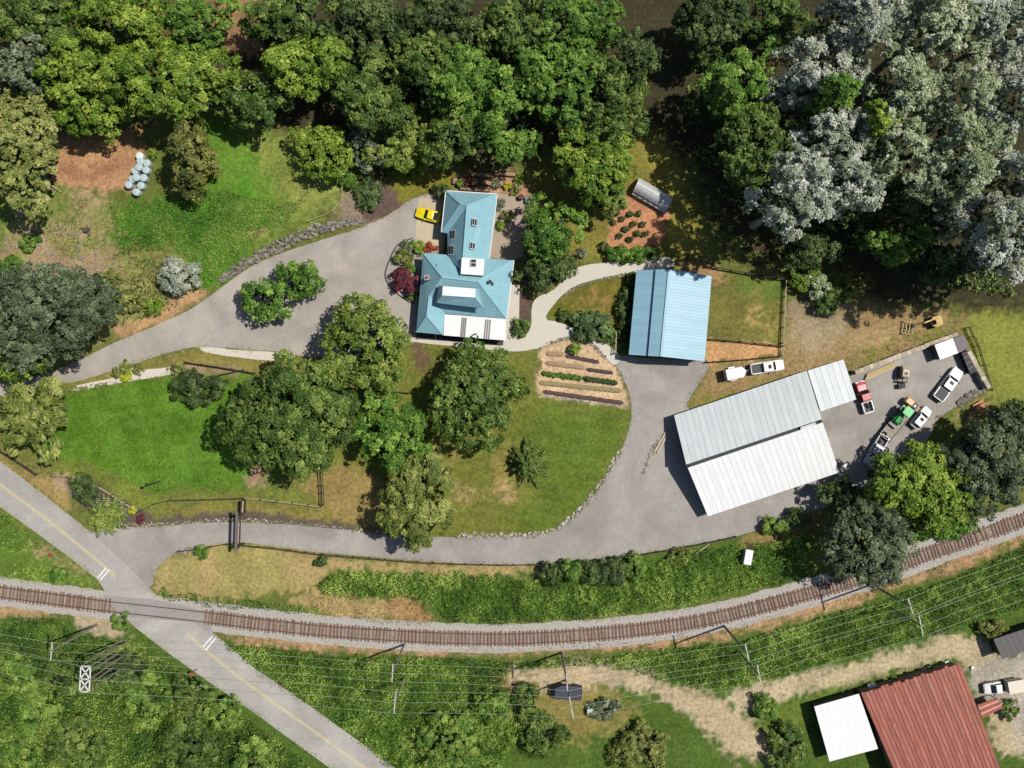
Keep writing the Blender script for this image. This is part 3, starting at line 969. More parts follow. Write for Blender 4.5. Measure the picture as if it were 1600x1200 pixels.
LEAF = {
    'bright': leaf_mat('leaves_bright_green', (44, 72, 10), (112, 148, 36), (204, 220, 92), 0.15),
    'mid': leaf_mat('leaves_mid_green', (28, 52, 12), (78, 110, 34), (172, 190, 92)),
    'lush': leaf_mat('leaves_lush_green', (30, 66, 12), (84, 130, 34), (176, 208, 88), 0.13),
    'dark': leaf_mat('leaves_dark_green', (22, 38, 12), (62, 86, 32), (140, 160, 88)),
    'olive': leaf_mat('leaves_olive', (58, 70, 18), (122, 134, 54), (214, 214, 128), 0.14),
    'fresholive': leaf_mat('leaves_fresh_olive', (54, 76, 16), (116, 142, 48), (206, 216, 108), 0.14),
    'greydark': leaf_mat('leaves_dark_grey_green', (38, 52, 28), (84, 102, 66), (166, 178, 138)),
    'grey': leaf_mat('leaves_grey_green', (50, 62, 36), (106, 120, 82), (206, 212, 176)),
    'silver': leaf_mat('leaves_silver', (72, 88, 54), (172, 182, 152), (255, 255, 242)),
    'silvergreen': leaf_mat('leaves_silver_green', (64, 86, 42), (148, 166, 114), (246, 250, 212)),
    'conifer': leaf_mat('needles_olive', (40, 50, 12), (96, 104, 40), (184, 182, 92)),
    'bluec': leaf_mat('needles_blue_green', (24, 48, 16), (70, 100, 50), (154, 178, 104)),
    'weep': leaf_mat('leaves_yellow_green', (60, 76, 18), (120, 136, 52), (212, 214, 120), 0.14),
    'red': leaf_mat('leaves_maroon', (60, 16, 30), (112, 44, 60), (184, 92, 100)),
    'rust': leaf_mat('leaves_rust', (110, 40, 24), (170, 74, 48), (220, 112, 78)),
    'yellow': leaf_mat('leaves_yellow', (140, 150, 6), (200, 208, 20), (252, 252, 70), 0.15),
    'bramble': leaf_mat('leaves_bramble', (52, 92, 18), (120, 164, 52), (200, 222, 104), 0.18),
    'dry': leaf_mat('dry_stalks', (140, 114, 60), (204, 178, 116), (250, 230, 172), 0.15),
    'dryweed': leaf_mat('dry_weeds', (112, 112, 50), (164, 154, 90), (222, 210, 146), 0.15),
    'grass': leaf_mat('tall_grass_blades', (60, 104, 22), (110, 150, 54), (178, 200, 92), 0.2),
    'scrub': leaf_mat('leaves_scrub', (42, 80, 18), (104, 144, 48), (194, 214, 100), 0.15),
}
m_bark = mat('bark', (120, 104, 88), 0.95, 0.3, 4.0, bump=0.6, bscale=6)
m_bark2 = mat('pale_bark', (190, 180, 166), 0.9, 0.25, 4.0, bump=0.4, bscale=6)
_tree_no = [0]


def tree(px, py, rx, ry, kind, h, label, name='broadleaf_tree', cat='tree', group=None, base=0.3, shape='round', leaf=None, lobes=0.26,
         clump=None, cover=1.5, dens=1.0, streak=0.0, aspect=0.62, bark=None, fill=True, egg=0.0):
    """px, py: middle of the crown in plan; rx, ry: crown radii in photo pixels; h: height in metres"""
    _tree_no[0] += 1
    rs = np.random.RandomState(100 + _tree_no[0] * 7)
    g = gz(*at(px, py, 0)[:2])
    zc = g + h * (0.5 + base * 0.5)
    if h > 4.5 and shape == 'round':
        rx, ry = rx * 1.02, ry * 1.02
    c = at(px, py, zc)
    rxm, rym = rx * PX * (H - zc) / H, ry * PX * (H - zc) / H
    g = gz(c.x, c.y)
    root = thing(name, label, cat, (c.x, c.y, g), 0, group)
    R = (rxm + rym) / 2
    if leaf is None:
        leaf = 0.19 if R > 3.5 else (0.16 if R > 1.6 else 0.11)
    if clump is None and R > 2.5:
        v = rs.uniform(0.82, 1.5)
        clump = (0.36 + 0.03 * R) * v
        leaf = leaf * (0.9 + 0.4 * (v - 0.82))
    V, t = crown(rs, rxm, rym, h * base, h, leaf, clump, cover, dens, shape, lobes, aspect, streak, fill, egg)
    link('crown', quad_mesh('crown', V, t, LEAF[kind]), root)
    mb = MB()
    tr = 0.035 * h * (0.55 + 0.06 * R) if h > 4 else 0.05 * max(h, 0.8)
    tr = min(tr, 0.5)
    top = h * (0.9 if shape == 'cone' else 0.62)
    lean = rs.uniform(-0.04, 0.04, 2) * h
    pts = [(0, 0, -0.3), (lean[0] * 0.2, lean[1] * 0.2, top * 0.35), (lean[0] * 0.6, lean[1] * 0.6, top * 0.7), (lean[0], lean[1], top)]
    mb.tube(pts, [tr * 1.25, tr * 0.9, tr * 0.6, tr * 0.2], 7)
    if shape != 'cone' and h > 2.2:
        for k in range(6):
            a = k * 1.05 + rs.uniform(0, 0.6)
            zz = top * rs.uniform(0.45, 0.8)
            e = rs.uniform(0.5, 0.75)
            q = (math.cos(a) * rxm * e, math.sin(a) * rym * e, min(h * 0.85, zz + h * rs.uniform(0.1, 0.28)))
            f = zz / top
            mb.tube([(lean[0] * f * 0.8, lean[1] * f * 0.8, zz), (q[0] * 0.5, q[1] * 0.5, zz + (q[2] - zz) * 0.4), q], [tr * 0.45, tr * 0.3, tr * 0.1], 5)
    mb.build('trunk', bark or m_bark, root, world=False)
    return root


def shrub(px, py, r, kind, h, label, group=None, ry=None, **kw):
    kw.setdefault('base', 0.02)
    kw.setdefault('cover', 1.9)
    kw.setdefault('leaf', 0.13 if r > 14 else 0.1)
    return tree(px, py, r, ry or r, kind, h, label, 'shrub', 'shrub', group, **kw)


def thicket(name, poly, material, label, per_m2, hmin, hmax, leaf=0.18, lump=1.6, seed=1, warp=6, aspect=0.6, upright=0.0, patch=None, tone_scale=3.0):
    """waist high growth over a plan outline, one object of stuff"""
    rs = np.random.RandomState(seed)
    P = np.array(poly, float)
    x0, y0 = P.min(0) - 5
    x1, y1 = P.max(0) + 5
    n = int((x1 - x0) * (y1 - y0) * PX * PX * per_m2)
    qx, qy = rs.uniform(x0, x1, n), rs.uniform(y0, y1, n)
    wx = (fbm(qx, qy, 30, seed + 3, 3) - 0.5) * 2 * warp
    wy = (fbm(qx, qy, 30, seed + 4, 3) - 0.5) * 2 * warp
    keep = inside(qx + wx, qy + wy, poly)
    if patch is not None:
        keep &= fbm(qx, qy, 40, seed + 9, 3) > patch
    qx, qy = qx[keep], qy[keep]
    X, Y = (qx - 800) * PX, (600 - qy) * PX
    hh = hmin + (hmax - hmin) * np.clip(fbm(X, Y, lump, seed + 5, 3) * 1.8 - 0.4, 0, 1)
    big = fbm(X, Y, lump * 3, seed + 6, 2)
    hh = hh * (0.3 + 1.4 * big)
    e = 0.25
    hx = fbm(X + e, Y, lump, seed + 5, 3) - fbm(X - e, Y, lump, seed + 5, 3)
    hy = fbm(X, Y + e, lump, seed + 5, 3) - fbm(X, Y - e, lump, seed + 5, 3)
    Z = gz_arr(X, Y) + hh * np.where(rs.rand(len(X)) < 0.7, rs.uniform(0.85, 1.1, len(X)), rs.uniform(0.15, 0.9, len(X)))
    N = len(X)
    Nn = unit(np.stack([-hx * hmax * 3.2, -hy * hmax * 3.2, np.full(N, 1.0 - upright)], -1) + rs.normal(size=(N, 3)) * (0.45 + upright))
    V = leaf_quads(np.stack([X, Y, Z], -1), Nn, leaf, aspect, rs)
    tint = fbm(X, Y, tone_scale, seed + 8, 4) * 1.9 - 0.6 + (fbm(X, Y, 14, seed + 11, 2) - 0.5) * 0.7 + rs.uniform(-0.3, 0.4, N)
    tint = np.where(rs.rand(N) < 0.03, 1.0, tint)
    o = link(name, quad_mesh(name, V, tint, LEAF[material]))
    return tag(o, label, kind='stuff')


# ---- big trees: crown middle x, y, radii, leaves, height
TREES = [
    # upper left wood
    (35, 232, 62, 92, 'olive', 13, 'tall olive green tree at the left edge beside the bare earth', dict(lobes=0.12, streak=0.4)),
    (30, 112, 58, 45, 'grey', 13, 'dull grey green tree in the upper left corner', {}),
    (132, 118, 58, 48, 'bright', 13, 'bright green tree in the upper left wood, above the bare earth', {}),
    (145, 184, 52, 30, 'bright', 9, 'low bright green tree overhanging the bare earth patch', {}),
    (262, 128, 88, 62, 'bright', 14, 'broad bright green tree behind the dark conifer', {}),
    (395, 158, 54, 46, 'mid', 9, 'dark green tree at the top edge of the grassy slope', {}),
    (482, 108, 66, 44, 'bright', 13, 'sunlit tree top in the wood above the yellow green bush tree', {}),
    (503, 238, 48, 46, 'bright', 6, 'round yellow green small tree at the end of the grassy slope', {}),
    (575, 140, 58, 62, 'mid', 14, 'mid green tree in the wood, next right of the sunlit tree top', {}),
    (575, 228, 34, 36, 'grey', 6, 'grey green small tree just right of the round yellow green one', {}),
    (628, 215, 56, 46, 'fresholive', 8, 'olive green tree north west of the yellow car', {}),
    (668, 112, 54, 54, 'mid', 15, 'mid green tree in the wood straight above the parking pad', {}),
    (722, 128, 50, 60, 'lush', 15, 'fresh green tree in the wood straight above the house wing', {}),
    (712, 212, 54, 48, 'mid', 11, 'low green tree at the wood edge directly north of the house', {}),
    (796, 168, 46, 74, 'lush', 13, 'fresh green tree at the wood edge north east of the house wing', {}),
    (872, 128, 66, 58, 'lush', 15, 'broad fresh green tree top left of the deep shaded gap', {}),
    (955, 160, 50, 70, 'mid', 15, 'mid green tree along the left side of the deep shaded gap', {}),
    (932, 245, 62, 62, 'bright', 12, 'sunlit yellow green tree next to the greenhouse', {}),
    (985, 92, 44, 36, 'dark', 16, 'dark tree at the upper left of the deep shaded gap', {}),
    (940, 302, 40, 30, 'mid', 8, 'mid green lower tree touching the greenhouse corner', {}),
    # silver wood on the right
    (1156, 134, 58, 60, 'lush', 20, 'green tree at the left end of the silver wood', {}),
    (1174, 232, 64, 62, 'mid', 19, 'spreading green tree left of the silver trees', dict(lobes=0.3, cover=1.1)),
    (1280, 114, 80, 46, 'silver', 24, 'wide silver tree, topmost of the silver wood', {}),
    (1304, 228, 56, 56, 'silver', 25, 'silver tree in the middle of the silver wood', {}),
    (1238, 312, 62, 58, 'silver', 30, 'silver tree at the lower left of the silver wood', dict(lobes=0.25)),
    (1318, 292, 44, 44, 'silver', 28, 'smaller silver tree beside the lower left silver tree', {}),
    (1400, 148, 50, 62, 'silvergreen', 30, 'silvery green narrow tree, second column of the silver wood', {}),
    (1398, 240, 46, 60, 'silvergreen', 28, 'silvery green tree below the narrow one', {}),
    (1490, 158, 56, 72, 'silvergreen', 30, 'tall silvery green tree right of the narrow one', {}),
    (1494, 258, 66, 64, 'silvergreen', 30, 'large silvery green tree in the right part of the silver wood', {}),
    (1578, 165, 52, 72, 'silver', 30, 'silver tree in the upper right corner', {}),
    (1570, 282, 50, 42, 'silver', 30, 'silver tree at the right edge, upper of two', {}),
    (1560, 375, 58, 68, 'silver', 30, 'silver tree at the right edge, lower of two', {}),
    (1652, 385, 60, 50, 'silver', 30, 'silver tree cut by the right edge behind the lower of two', {}),  # mostly out of view, added to shade the ground on its left
    (1650, 300, 56, 50, 'silver', 30, 'silver tree cut by the right edge behind the upper of two', {}),  # likewise added beyond the edge for its shadow
    (1488, 340, 34, 30, 'grey', 20, 'grey tree in the shade between the right hand silver trees', {}),
    (1292, 165, 28, 30, 'lush', 27, 'small green tree showing between silver crowns, left one', {}),
    (1348, 202, 26, 32, 'bright', 27, 'small yellow green tree showing between silver crowns, right one', {}),
    (1372, 380, 26, 18, 'lush', 12, 'low green tree in the forest shade above the track, left one', {}),
    (1398, 392, 22, 22, 'lush', 12, 'low green tree in the forest shade above the track, middle one', {}),
    (1432, 368, 24, 20, 'lush', 13, 'low green tree in the forest shade above the track, right one', {}),
    (1420, 318, 60, 34, 'dark', 14, 'dark understorey tree below the silvery green trees', {}),  # dark leaves hold the shade of the canopy above
    (1262, 392, 40, 26, 'dark', 10, 'dark understorey tree below the lower left silver tree', {}),  # this and the next two: dark leaves put in to imitate forest shade
    (1480, 412, 46, 28, 'dark', 12, 'dark understorey tree left of the lower right silver tree', {}),
    (1330, 350, 50, 30, 'dark', 9, 'dark understorey tree below the middle silver trees', {}),
    # middle left
    (78, 488, 88, 82, 'greydark', 13, 'large grey green tree beside the upper drive', dict(lobes=0.2)),
    (14, 470, 44, 56, 'greydark', 11, 'grey green tree cut by the left edge, half behind the large one', {}),
    (34, 552, 42, 46, 'bright', 8, 'yellow green tree at the left edge below the large grey green one', {}),
    (54, 650, 56, 60, 'weep', 7, 'weeping yellow green tree at the left edge of the lawn', dict(streak=0.9, aspect=0.3, leaf=0.34)),
    (414, 472, 40, 33, 'lush', 5.5, 'small leafy tree on the upper drive island, lower left of the pair', dict(lobes=0.2)),
    (466, 436, 40, 33, 'lush', 6, 'small leafy tree on the upper drive island, upper right of the pair', dict(lobes=0.2)),
    (458, 648, 88, 90, 'mid', 13, 'large dark green tree at the right end of the bright lawn', dict(lobes=0.1)),
    (398, 640, 38, 46, 'dark', 9, 'darker tree on the left flank of the large lawn tree', {}),
    (576, 536, 66, 76, 'fresholive', 11, 'tall fresh olive green tree between upper drive and lawn, left of the house', dict(lobes=0.12)),
    (610, 678, 58, 60, 'lush', 9, 'fresh green tree in the middle of the tree group', dict(lobes=0.2)),
    (744, 624, 70, 74, 'mid', 10, 'round mid green tree alone on the lawn below the house', dict(lobes=0.06)),
    (654, 780, 58, 70, 'weep', 10, 'pale yellow green birch overhanging the lower drive', dict(streak=0.5, lobes=0.2, aspect=0.45)),
    # right of the house
    (858, 365, 46, 48, 'lush', 8, 'fresh green tree right of the back yard', {}),
    (852, 425, 44, 30, 'dark', 5, 'dark olive tree at the bend of the concrete path', {}),
    # lower right
    (1350, 850, 66, 68, 'greydark', 13, 'round grey green tree overhanging the railway', dict(lobes=0.1)),
    (1418, 752, 62, 56, 'bright', 12, 'yellow green tree below the parked truck and trailer', {}),
    (1466, 776, 52, 50, 'bright', 11, 'yellow green tree between two grey green trees', {}),
    (1552, 718, 70, 72, 'greydark', 13, 'large grey green tree at the right edge above the rails', {}),
    (1596, 648, 36, 26, 'dark', 8, 'dark tree at the right edge beside the mown grass', {}),
    (1470, 826, 54, 19, 'lush', 3, 'low green thicket tree along the railway bank', {}),
    (1320, 772, 40, 26, 'dark', 6, 'dark green tree shading the drive beside the white barn', {}),
]
TOPROW = [(60, 30, 70, 46, 'mid'), (190, 32, 74, 48, 'bright'), (310, 40, 56, 40, 'lush'), (452, 34, 70, 44, 'mid'), (572, 40, 62, 46, 'dark'), (690, 32, 70, 46, 'dark'),
          (800, 46, 60, 48, 'mid'), (905, 42, 64, 46, 'lush'), (1110, 36, 64, 46, 'dark'), (1205, 36, 60, 44, 'mid'), (1330, 36, 78, 48, 'silver'),
          (1450, 44, 66, 50, 'silvergreen'), (1560, 44, 70, 54, 'silver')]
TOPWORD = ['first', 'second', 'third', 'fourth', 'fifth', 'sixth', 'seventh', 'eighth', 'ninth', 'tenth', 'eleventh', 'twelfth', 'thirteenth']
SHRUBS = [
    (280, 435, 27, 'silver', 3.6, 'silver leaved bush beside the upper drive', {}),
    (311, 605, 42, 'dark', 3.0, 'clipped dark oval bush on the bright lawn', dict(ry=27, lobes=0.05)),
    (184, 583, 8, 'olive', 0.9, 'clipped round shrub in the pebble bed, left of three', dict(lobes=0.03)),
    (197, 574, 9, 'olive', 1.0, 'clipped round shrub in the pebble bed, topmost of three', dict(lobes=0.03)),
    (216, 577, 8, 'olive', 0.9, 'clipped round shrub in the pebble bed, right of three', dict(lobes=0.03)),
    (197, 586, 10, 'yellow', 0.8, 'golden yellow shrub in front of the clipped round shrubs', {}),
    (279, 577, 10, 'olive', 1.2, 'dull tufted shrub at the right end of the pebble bed', {}),
    (575, 306, 22, 'dark', 1.6, 'shaggy brown green shrub beside the rock wall end', dict(streak=0.6)),
    (640, 258, 34, 'bright', 2.0, 'spreading green bush on the bank north west of the house', dict(ry=24)),
    (545, 282, 12, 'lush', 1.6, 'small green bush at the top of the timber edging', {}),
    (690, 298, 11, 'dark', 2.0, 'dark bush at the north west corner of the house', {}),
    (632, 441, 19, 'red', 2.4, 'round maroon maple shrub in the bed by the front door', dict(lobes=0.05)),
    (630, 402, 15, 'olive', 1.8, 'round olive shrub in the front bed above the maroon one', dict(lobes=0.05)),
    (652, 385, 11, 'bright', 1.2, 'bright green shrub in the upper front bed', {}),
    (671, 386, 12, 'rust', 0.8, 'rust red flowering clump against the house wall', dict(ry=8)),
    (637, 386, 9, 'grey', 1.0, 'grey green low shrub at the top of the front bed', {}),
    (641, 420, 9, 'lush', 0.8, 'small fresh green plant between the maroon and olive shrubs', {}),
    (642, 462, 8, 'lush', 0.8, 'small green plant at the lower tip of the front bed', {}),
    (880, 491, 10, 'mid', 1.2, 'small round shrub left of the spiky dark bush on the path', {}),
    (922, 511, 34, 'bluec', 2.6, 'wide spiky dark bush overhanging the concrete path', dict(ry=22, streak=0.7, aspect=0.3, leaf=0.26)),
    (948, 522, 13, 'bright', 1.4, 'yellow green shrub at the right end of the spiky dark bush', {}),
    (814, 512, 13, 'mid', 1.5, 'rounded green shrub at the corner of the terrace', dict(ry=16)),
    (822, 416, 12, 'olive', 1.4, 'olive shrub beside the house terrace', {}),
    (908, 396, 8, 'grey', 1.0, 'small pale flowering shrub on the grass above the path', {}),
    (968, 396, 24, 'lush', 1.6, 'low dense hedge bush above the path, left of two', dict(ry=13)),
    (1006, 398, 25, 'lush', 1.5, 'low dense hedge bush above the path, right of two', dict(ry=10)),
    (947, 388, 8, 'dark', 1.3, 'dark little shrub at the left end of the hedge', {}),
    (988, 437, 11, 'dark', 2.0, 'dark shrub at the blue barn wall, topmost of four', {}),
    (981, 461, 12, 'dark', 2.0, 'dark shrub at the blue barn wall, second of four', {}),
    (976, 484, 13, 'dark', 2.0, 'dark shrub at the blue barn wall, third of four', {}),
    (977, 505, 11, 'dark', 1.8, 'dark shrub at the blue barn wall, lowest of four', {}),
    (975, 530, 10, 'dark', 1.0, 'dark ground shrub by the trellis beside the blue barn', dict(ry=18)),
    (1256, 432, 20, 'bright', 3.0, 'bright green half of the bush pair beside the gravel yard', {}),
    (1272, 445, 19, 'silvergreen', 3.2, 'pale flowering bush in the middle of the pair beside the gravel yard', {}),
    (1295, 464, 23, 'mid', 3.0, 'olive green bush right of the pale flowering bush', {}),
    (1330, 450, 16, 'weep', 1.4, 'yellowish scrub at the edge of the forest shade', {}),
    (136, 766, 22, 'dark', 2.0, 'dark shrub on the mulch by the road corner, lower one', dict(ry=18)),
    (122, 752, 14, 'mid', 1.2, 'green shrub on the mulch by the road corner, upper one', {}),
    (207, 797, 6, 'yellow', 0.8, 'small vivid yellow shrub under the roadside fence', {}),
    (220, 811, 6, 'red', 0.7, 'small dark red shrub at the drive mouth', {}),
    (316, 862, 10, 'lush', 1.4, 'round green bush at the drive mouth beside the fence', {}),
    (257, 926, 7, 'scrub', 1.0, 'small bush where the drive meets the crossing', {}),
    (503, 877, 9, 'dark', 1.4, 'small dark bush just below the drive fence', {}),
    (861, 893, 17, 'dark', 3.0, 'dark young tree bush below the fence, first of the row from the left', {}),
    (893, 890, 19, 'scrub', 3.2, 'dark young tree bush below the fence, second of the row from the left', {}),
    (926, 893, 17, 'dark', 3.0, 'dark young tree bush below the fence, third of the row from the left', {}),
    (958, 892, 20, 'dark', 3.0, 'dark young tree bush below the fence, fourth of the row from the left', {}),
    (994, 886, 18, 'scrub', 2.4, 'dark young tree bush below the fence, fifth of the row from the left', {}),
    (1060, 868, 14, 'olive', 1.2, 'pale olive scrub at the fence corner by the bank', {}),
    (1210, 822, 24, 'scrub', 2.0, 'scrub bush on the bank below the white barn, left one', dict(ry=12)),
    (1246, 810, 22, 'dark', 2.2, 'scrub bush on the bank below the white barn, right one', dict(ry=13)),
    (190, 972, 13, 'scrub', 1.6, 'green bush on the gravel beside the crossing', {}),
    (98, 900, 20, 'scrub', 1.4, 'green scrub between the road and the rails', dict(ry=12)),
    (30, 1062, 38, 'scrub', 2.8, 'dark scrub tree at the left edge below the wires', {}),
    (92, 1062, 34, 'mid', 2.8, 'dark scrub tree just left of the lattice tower', {}),
    (60, 1112, 36, 'scrub', 3.5, 'scrub bush below the lattice tower, left one', {}),
    (196, 1050, 30, 'dark', 2.8, 'dark scrub tree right of the lattice tower', {}),
    (232, 1092, 42, 'scrub', 2.8, 'large scrub tree below the diagonal road', {}),
    (300, 1082, 30, 'mid', 2.8, 'scrub tree close to the road under the lowest wire', {}),
    (352, 1112, 30, 'scrub', 3.5, 'scrub tree at the road edge near the bottom', {}),
    (120, 1170, 46, 'mid', 2.8, 'scrub tree at the bottom left, inner one', {}),
    (26, 1172, 44, 'scrub', 2.8, 'scrub tree in the bottom left corner', {}),
    (290, 1168, 50, 'mid', 2.8, 'scrub tree at the bottom beside the road', {}),
    (400, 1186, 34, 'scrub', 3.5, 'scrub tree at the bottom closest to the road', {}),
    (818, 1094, 24, 'mid', 3.0, 'dark bush left of the navy trailer', {}),
    (770, 1108, 26, 'scrub', 3.0, 'bush at the end of the bramble bank near the bottom', {}),
    (845, 1150, 36, 'mid', 3.5, 'bush at the bottom edge below the navy trailer', {}),
    (948, 1106, 28, 'grey', 1.2, 'grey brown brush pile right of the lower pole', dict(ry=16)),
    (700, 1160, 50, 'scrub', 3.5, 'wide bush at the bottom edge left of the trailer', {}),
    (1000, 1165, 40, 'olive', 2.5, 'olive bush at the bottom edge beside the dirt track', {}),
    (1196, 1104, 20, 'scrub', 2.2, 'bush between the dirt tracks near the white flat roof', {}),
    (1230, 1165, 34, 'mid', 3.0, 'bush at the bottom edge left of the white flat roof', {}),
    (1576, 1108, 14, 'mid', 1.4, 'green bush beside the small red striped roof', {}),
    (1395, 1072, 12, 'scrub', 1.0, 'weed clump along the red roof, left one', {}),
    (1452, 1056, 13, 'scrub', 1.0, 'weed clump along the red roof, right one', {}),
    (1548, 982, 26, 'olive', 1.6, 'olive scrub above the dark grey shed', dict(ry=16)),
    (1520, 700, 20, 'grey', 4.0, 'grey bush filling between the two lower right trees', {}),
    (240, 240, 7, 'bright', 1.0, 'small bright weed beside the wrapped bales', {}),
    (48, 378, 14, 'lush', 1.2, 'green weed bush on the dry slope, upper one', {}),
    (18, 425, 22, 'lush', 1.6, 'green weed bush on the dry slope at the left edge', {}),
    (200, 470, 18, 'olive', 1.3, 'scrubby bush between the large grey green tree and the silver bush', {}),
    (238, 480, 14, 'bright', 1.2, 'yellow green weed bush above the bark strip', {}),
    (170, 440, 18, 'olive', 1.2, 'dry scrub bush right of the large grey green tree top', {}),
    (898, 545, 8, 'bright', 1.6, 'small fruit bush at the top of the vegetable garden', {}),
    (782, 352, 7, 'bright', 0.9, 'small pale plant at the east wall of the house wing', {}),
    (793, 337, 9, 'olive', 1.0, 'round olive pot shrub in the back yard', {}),
    (780, 318, 8, 'grey', 0.8, 'grey herb clump in the back yard', {}),
]
for (x, y, rx, ry, kd, h, lab, kw) in TREES:
    kw = dict(kw)
    if kd in ('silver', 'silvergreen'):
        kw.setdefault('base', 0.42)
        kw.setdefault('clump', 0.56)
        kw.setdefault('leaf', 0.17)
        kw.setdefault('cover', 0.95)
        kw.setdefault('lobes', 0.34)
        tree(x, y, rx, ry, kd, h, lab, 'silver_poplar_tree', 'tree', 'silver leaved trees of the wood', bark=m_bark2, **kw)
    else:
        tree(x, y, rx, ry, kd, h, lab, **kw)
for (x, y, rx, ry, kd), w in zip(TOPROW, TOPWORD):
    kw = dict(base=0.42, clump=0.5, cover=1.15, leaf=0.17) if kd.startswith('silver') else {}
    tree(x, y, rx, ry, kd, 29 if kd.startswith('silver') else 13, w + ' tree from the left along the very top edge', 'broadleaf_tree', 'tree', 'trees along the top edge', **kw)
for (x, y, r, kd, h, lab, kw) in SHRUBS:
    shrub(x, y, r, kd, h, lab, **kw)
# conifers
tree(290, 230, 25, 66, 'conifer', 15, 'tall dark olive conifer beside the wrapped bales', 'conifer_tree', 'tree', base=0.03, shape='cone', leaf=0.17, cover=1.8, lobes=0.08, egg=0.62)


def star_conifer(px, py, r, h, label, kind, n=30, seed=5):
    root = thing('conifer_tree', label, 'tree', on_ground(px, py))
    rs = np.random.RandomState(seed)
    MB().tube([(0, 0, -0.2), (0, 0, h * 0.5), (0, 0, h)], [0.2, 0.12, 0.03], 7).build('trunk', m_bark, root, world=False)
    for k in range(n):
        f = k / n
        a = k * 2.39996 + rs.uniform(-0.2, 0.2)
        ln = r * (1.08 - 0.85 * f) * rs.uniform(0.75, 1.15)
        z0 = h * (0.12 + 0.82 * f)
        m = int(26 + 46 * ln)
        t = rs.uniform(0.12, 1, m)
        d = np.array([math.cos(a), math.sin(a), 0])
        sd = np.array([-math.sin(a), math.cos(a), 0])
        w = 0.42 * (1.1 - t) + 0.1
        P = d * (t * ln)[:, None] + sd * (rs.uniform(-1, 1, m) * w)[:, None]
        P[:, 2] = z0 - 0.25 * t * ln + rs.uniform(-0.08, 0.08, m)
        Nn = unit(rs.normal(size=(m, 3)) * 0.45 + np.array([0, 0, 1.0]))
        V = leaf_quads(P, Nn, 0.17, 0.3, rs, np.tile(d * 1.5, (m, 1)) + sd * np.sign(rs.uniform(-1, 1, m))[:, None])
        link('branch', quad_mesh('branch', V, rs.uniform(0.1, 0.95, m), LEAF[kind]), root)
    return root


star_conifer(826, 722, 4.3, 5.5, 'spiky star shaped conifer on the lower lawn', 'mid', 48)


def palm(px, py, label):
    root = thing('palm_tree', label, 'tree', on_ground(px, py))
    mb = MB()
    mb.tube([(0, 0, -0.2), (0.05, 0, 1.2), (0.1, 0.05, 2.3)], [0.22, 0.18, 0.2], 8)
    mb.build('trunk', m_bark, root, world=False)
    rs = np.random.RandomState(77)
    for k in range(26):
        a = k * 2.4
        ln = rs.uniform(2.3, 3.6)
        up = rs.uniform(0.1, 1.0)
        quads, tint = [], []
        prev = None
        for j in range(11):
            t = j / 10
            r = ln * t
            z = 2.6 + up * ln * (t - 0.9 * t * t) * 1.2 - 0.25 * t
            p = np.array([math.cos(a) * r + 0.1, math.sin(a) * r + 0.05, z])
            side = np.array([-math.sin(a), math.cos(a), 0])
            fw = np.array([math.cos(a), math.sin(a), 0])
            w = 0.5 * math.sin(math.pi * min(1, t * 0.85 + 0.12)) + 0.05
            for s in (-1, 1):
                tip = p + side * s * w + fw * w * 0.5 + np.array([0, 0, -0.12])
                quads.append([p - fw * 0.05, p + fw * 0.1, tip + fw * 0.03, tip - fw * 0.09])
                tint.append(rs.uniform(0.2, 1))
            if prev is not None:
                quads.append([prev - side * 0.03, prev + side * 0.03, p + side * 0.03, p - side * 0.03])
                tint.append(0.3)
            prev = p
        link('frond', quad_mesh('frond', np.array(quads), np.array(tint), LEAF['fresholive']), root)
    return root


palm(180, 804, 'spiky palm at the corner of the road and the drive')

# ---- ground cover
BANK = [(500, 912), (535, 889), (700, 892), (850, 906), (860, 888), (1000, 892), (1062, 866), (1150, 848), (1250, 838), (1262, 895), (1200, 914), (1100, 935),
        (1000, 955), (900, 964), (780, 972), (705, 972), (680, 945), (630, 928), (560, 935), (500, 928)]
LOWER = [(352, 1003), (420, 1010), (520, 1020), (640, 1026), (800, 1032), (935, 1026), (1040, 1012), (1130, 1004), (1250, 976), (1400, 930), (1500, 896), (1600, 852),
         (1680, 822), (1680, 935), (1560, 958), (1480, 986), (1400, 1006), (1250, 1046), (1130, 1074), (1090, 1074), (1040, 1060), (940, 1036), (800, 1045),
         (775, 1090), (820, 1120), (760, 1250), (660, 1250), (560, 1150), (450, 1072), (380, 1026)]
LEFTLOW = [(-60, 962), (90, 966), (120, 990), (180, 1000), (210, 996), (262, 1030), (330, 1082), (400, 1128), (470, 1180), (560, 1250), (-60, 1250)]
VERGE = [(-60, 760), (0, 800), (60, 846), (70, 856), (30, 862), (0, 862), (-60, 850)]
VERGE2 = [(-20, 880), (50, 880), (110, 890), (142, 914), (60, 915), (0, 900)]
STRIP = [(262, 928), (330, 930), (420, 938), (500, 948), (520, 960), (420, 952), (330, 946), (262, 938)]
SLOPE = [(180, 322), (300, 312), (330, 300), (440, 322), (500, 300), (440, 350), (372, 410), (316, 455), (300, 400), (196, 390)]
thicket('bramble_bank', BANK, 'bramble', 'dense green bramble bank between the drive fence and the railway', 50, 0.5, 2.2, 0.12, 1.4, 201)
thicket('bramble_bank', LOWER, 'bramble', 'long green bramble bank below the railway under the wires', 50, 0.4, 1.9, 0.12, 1.4, 211)
thicket('bramble_bank', LEFTLOW, 'scrub', 'green undergrowth below the railway left of the road', 50, 0.4, 1.8, 0.12, 1.4, 221)
thicket('roadside_weeds', VERGE, 'bramble', 'lush roadside weeds on the left verge of the road', 30, 0.2, 0.9, 0.13, 1.1, 231)
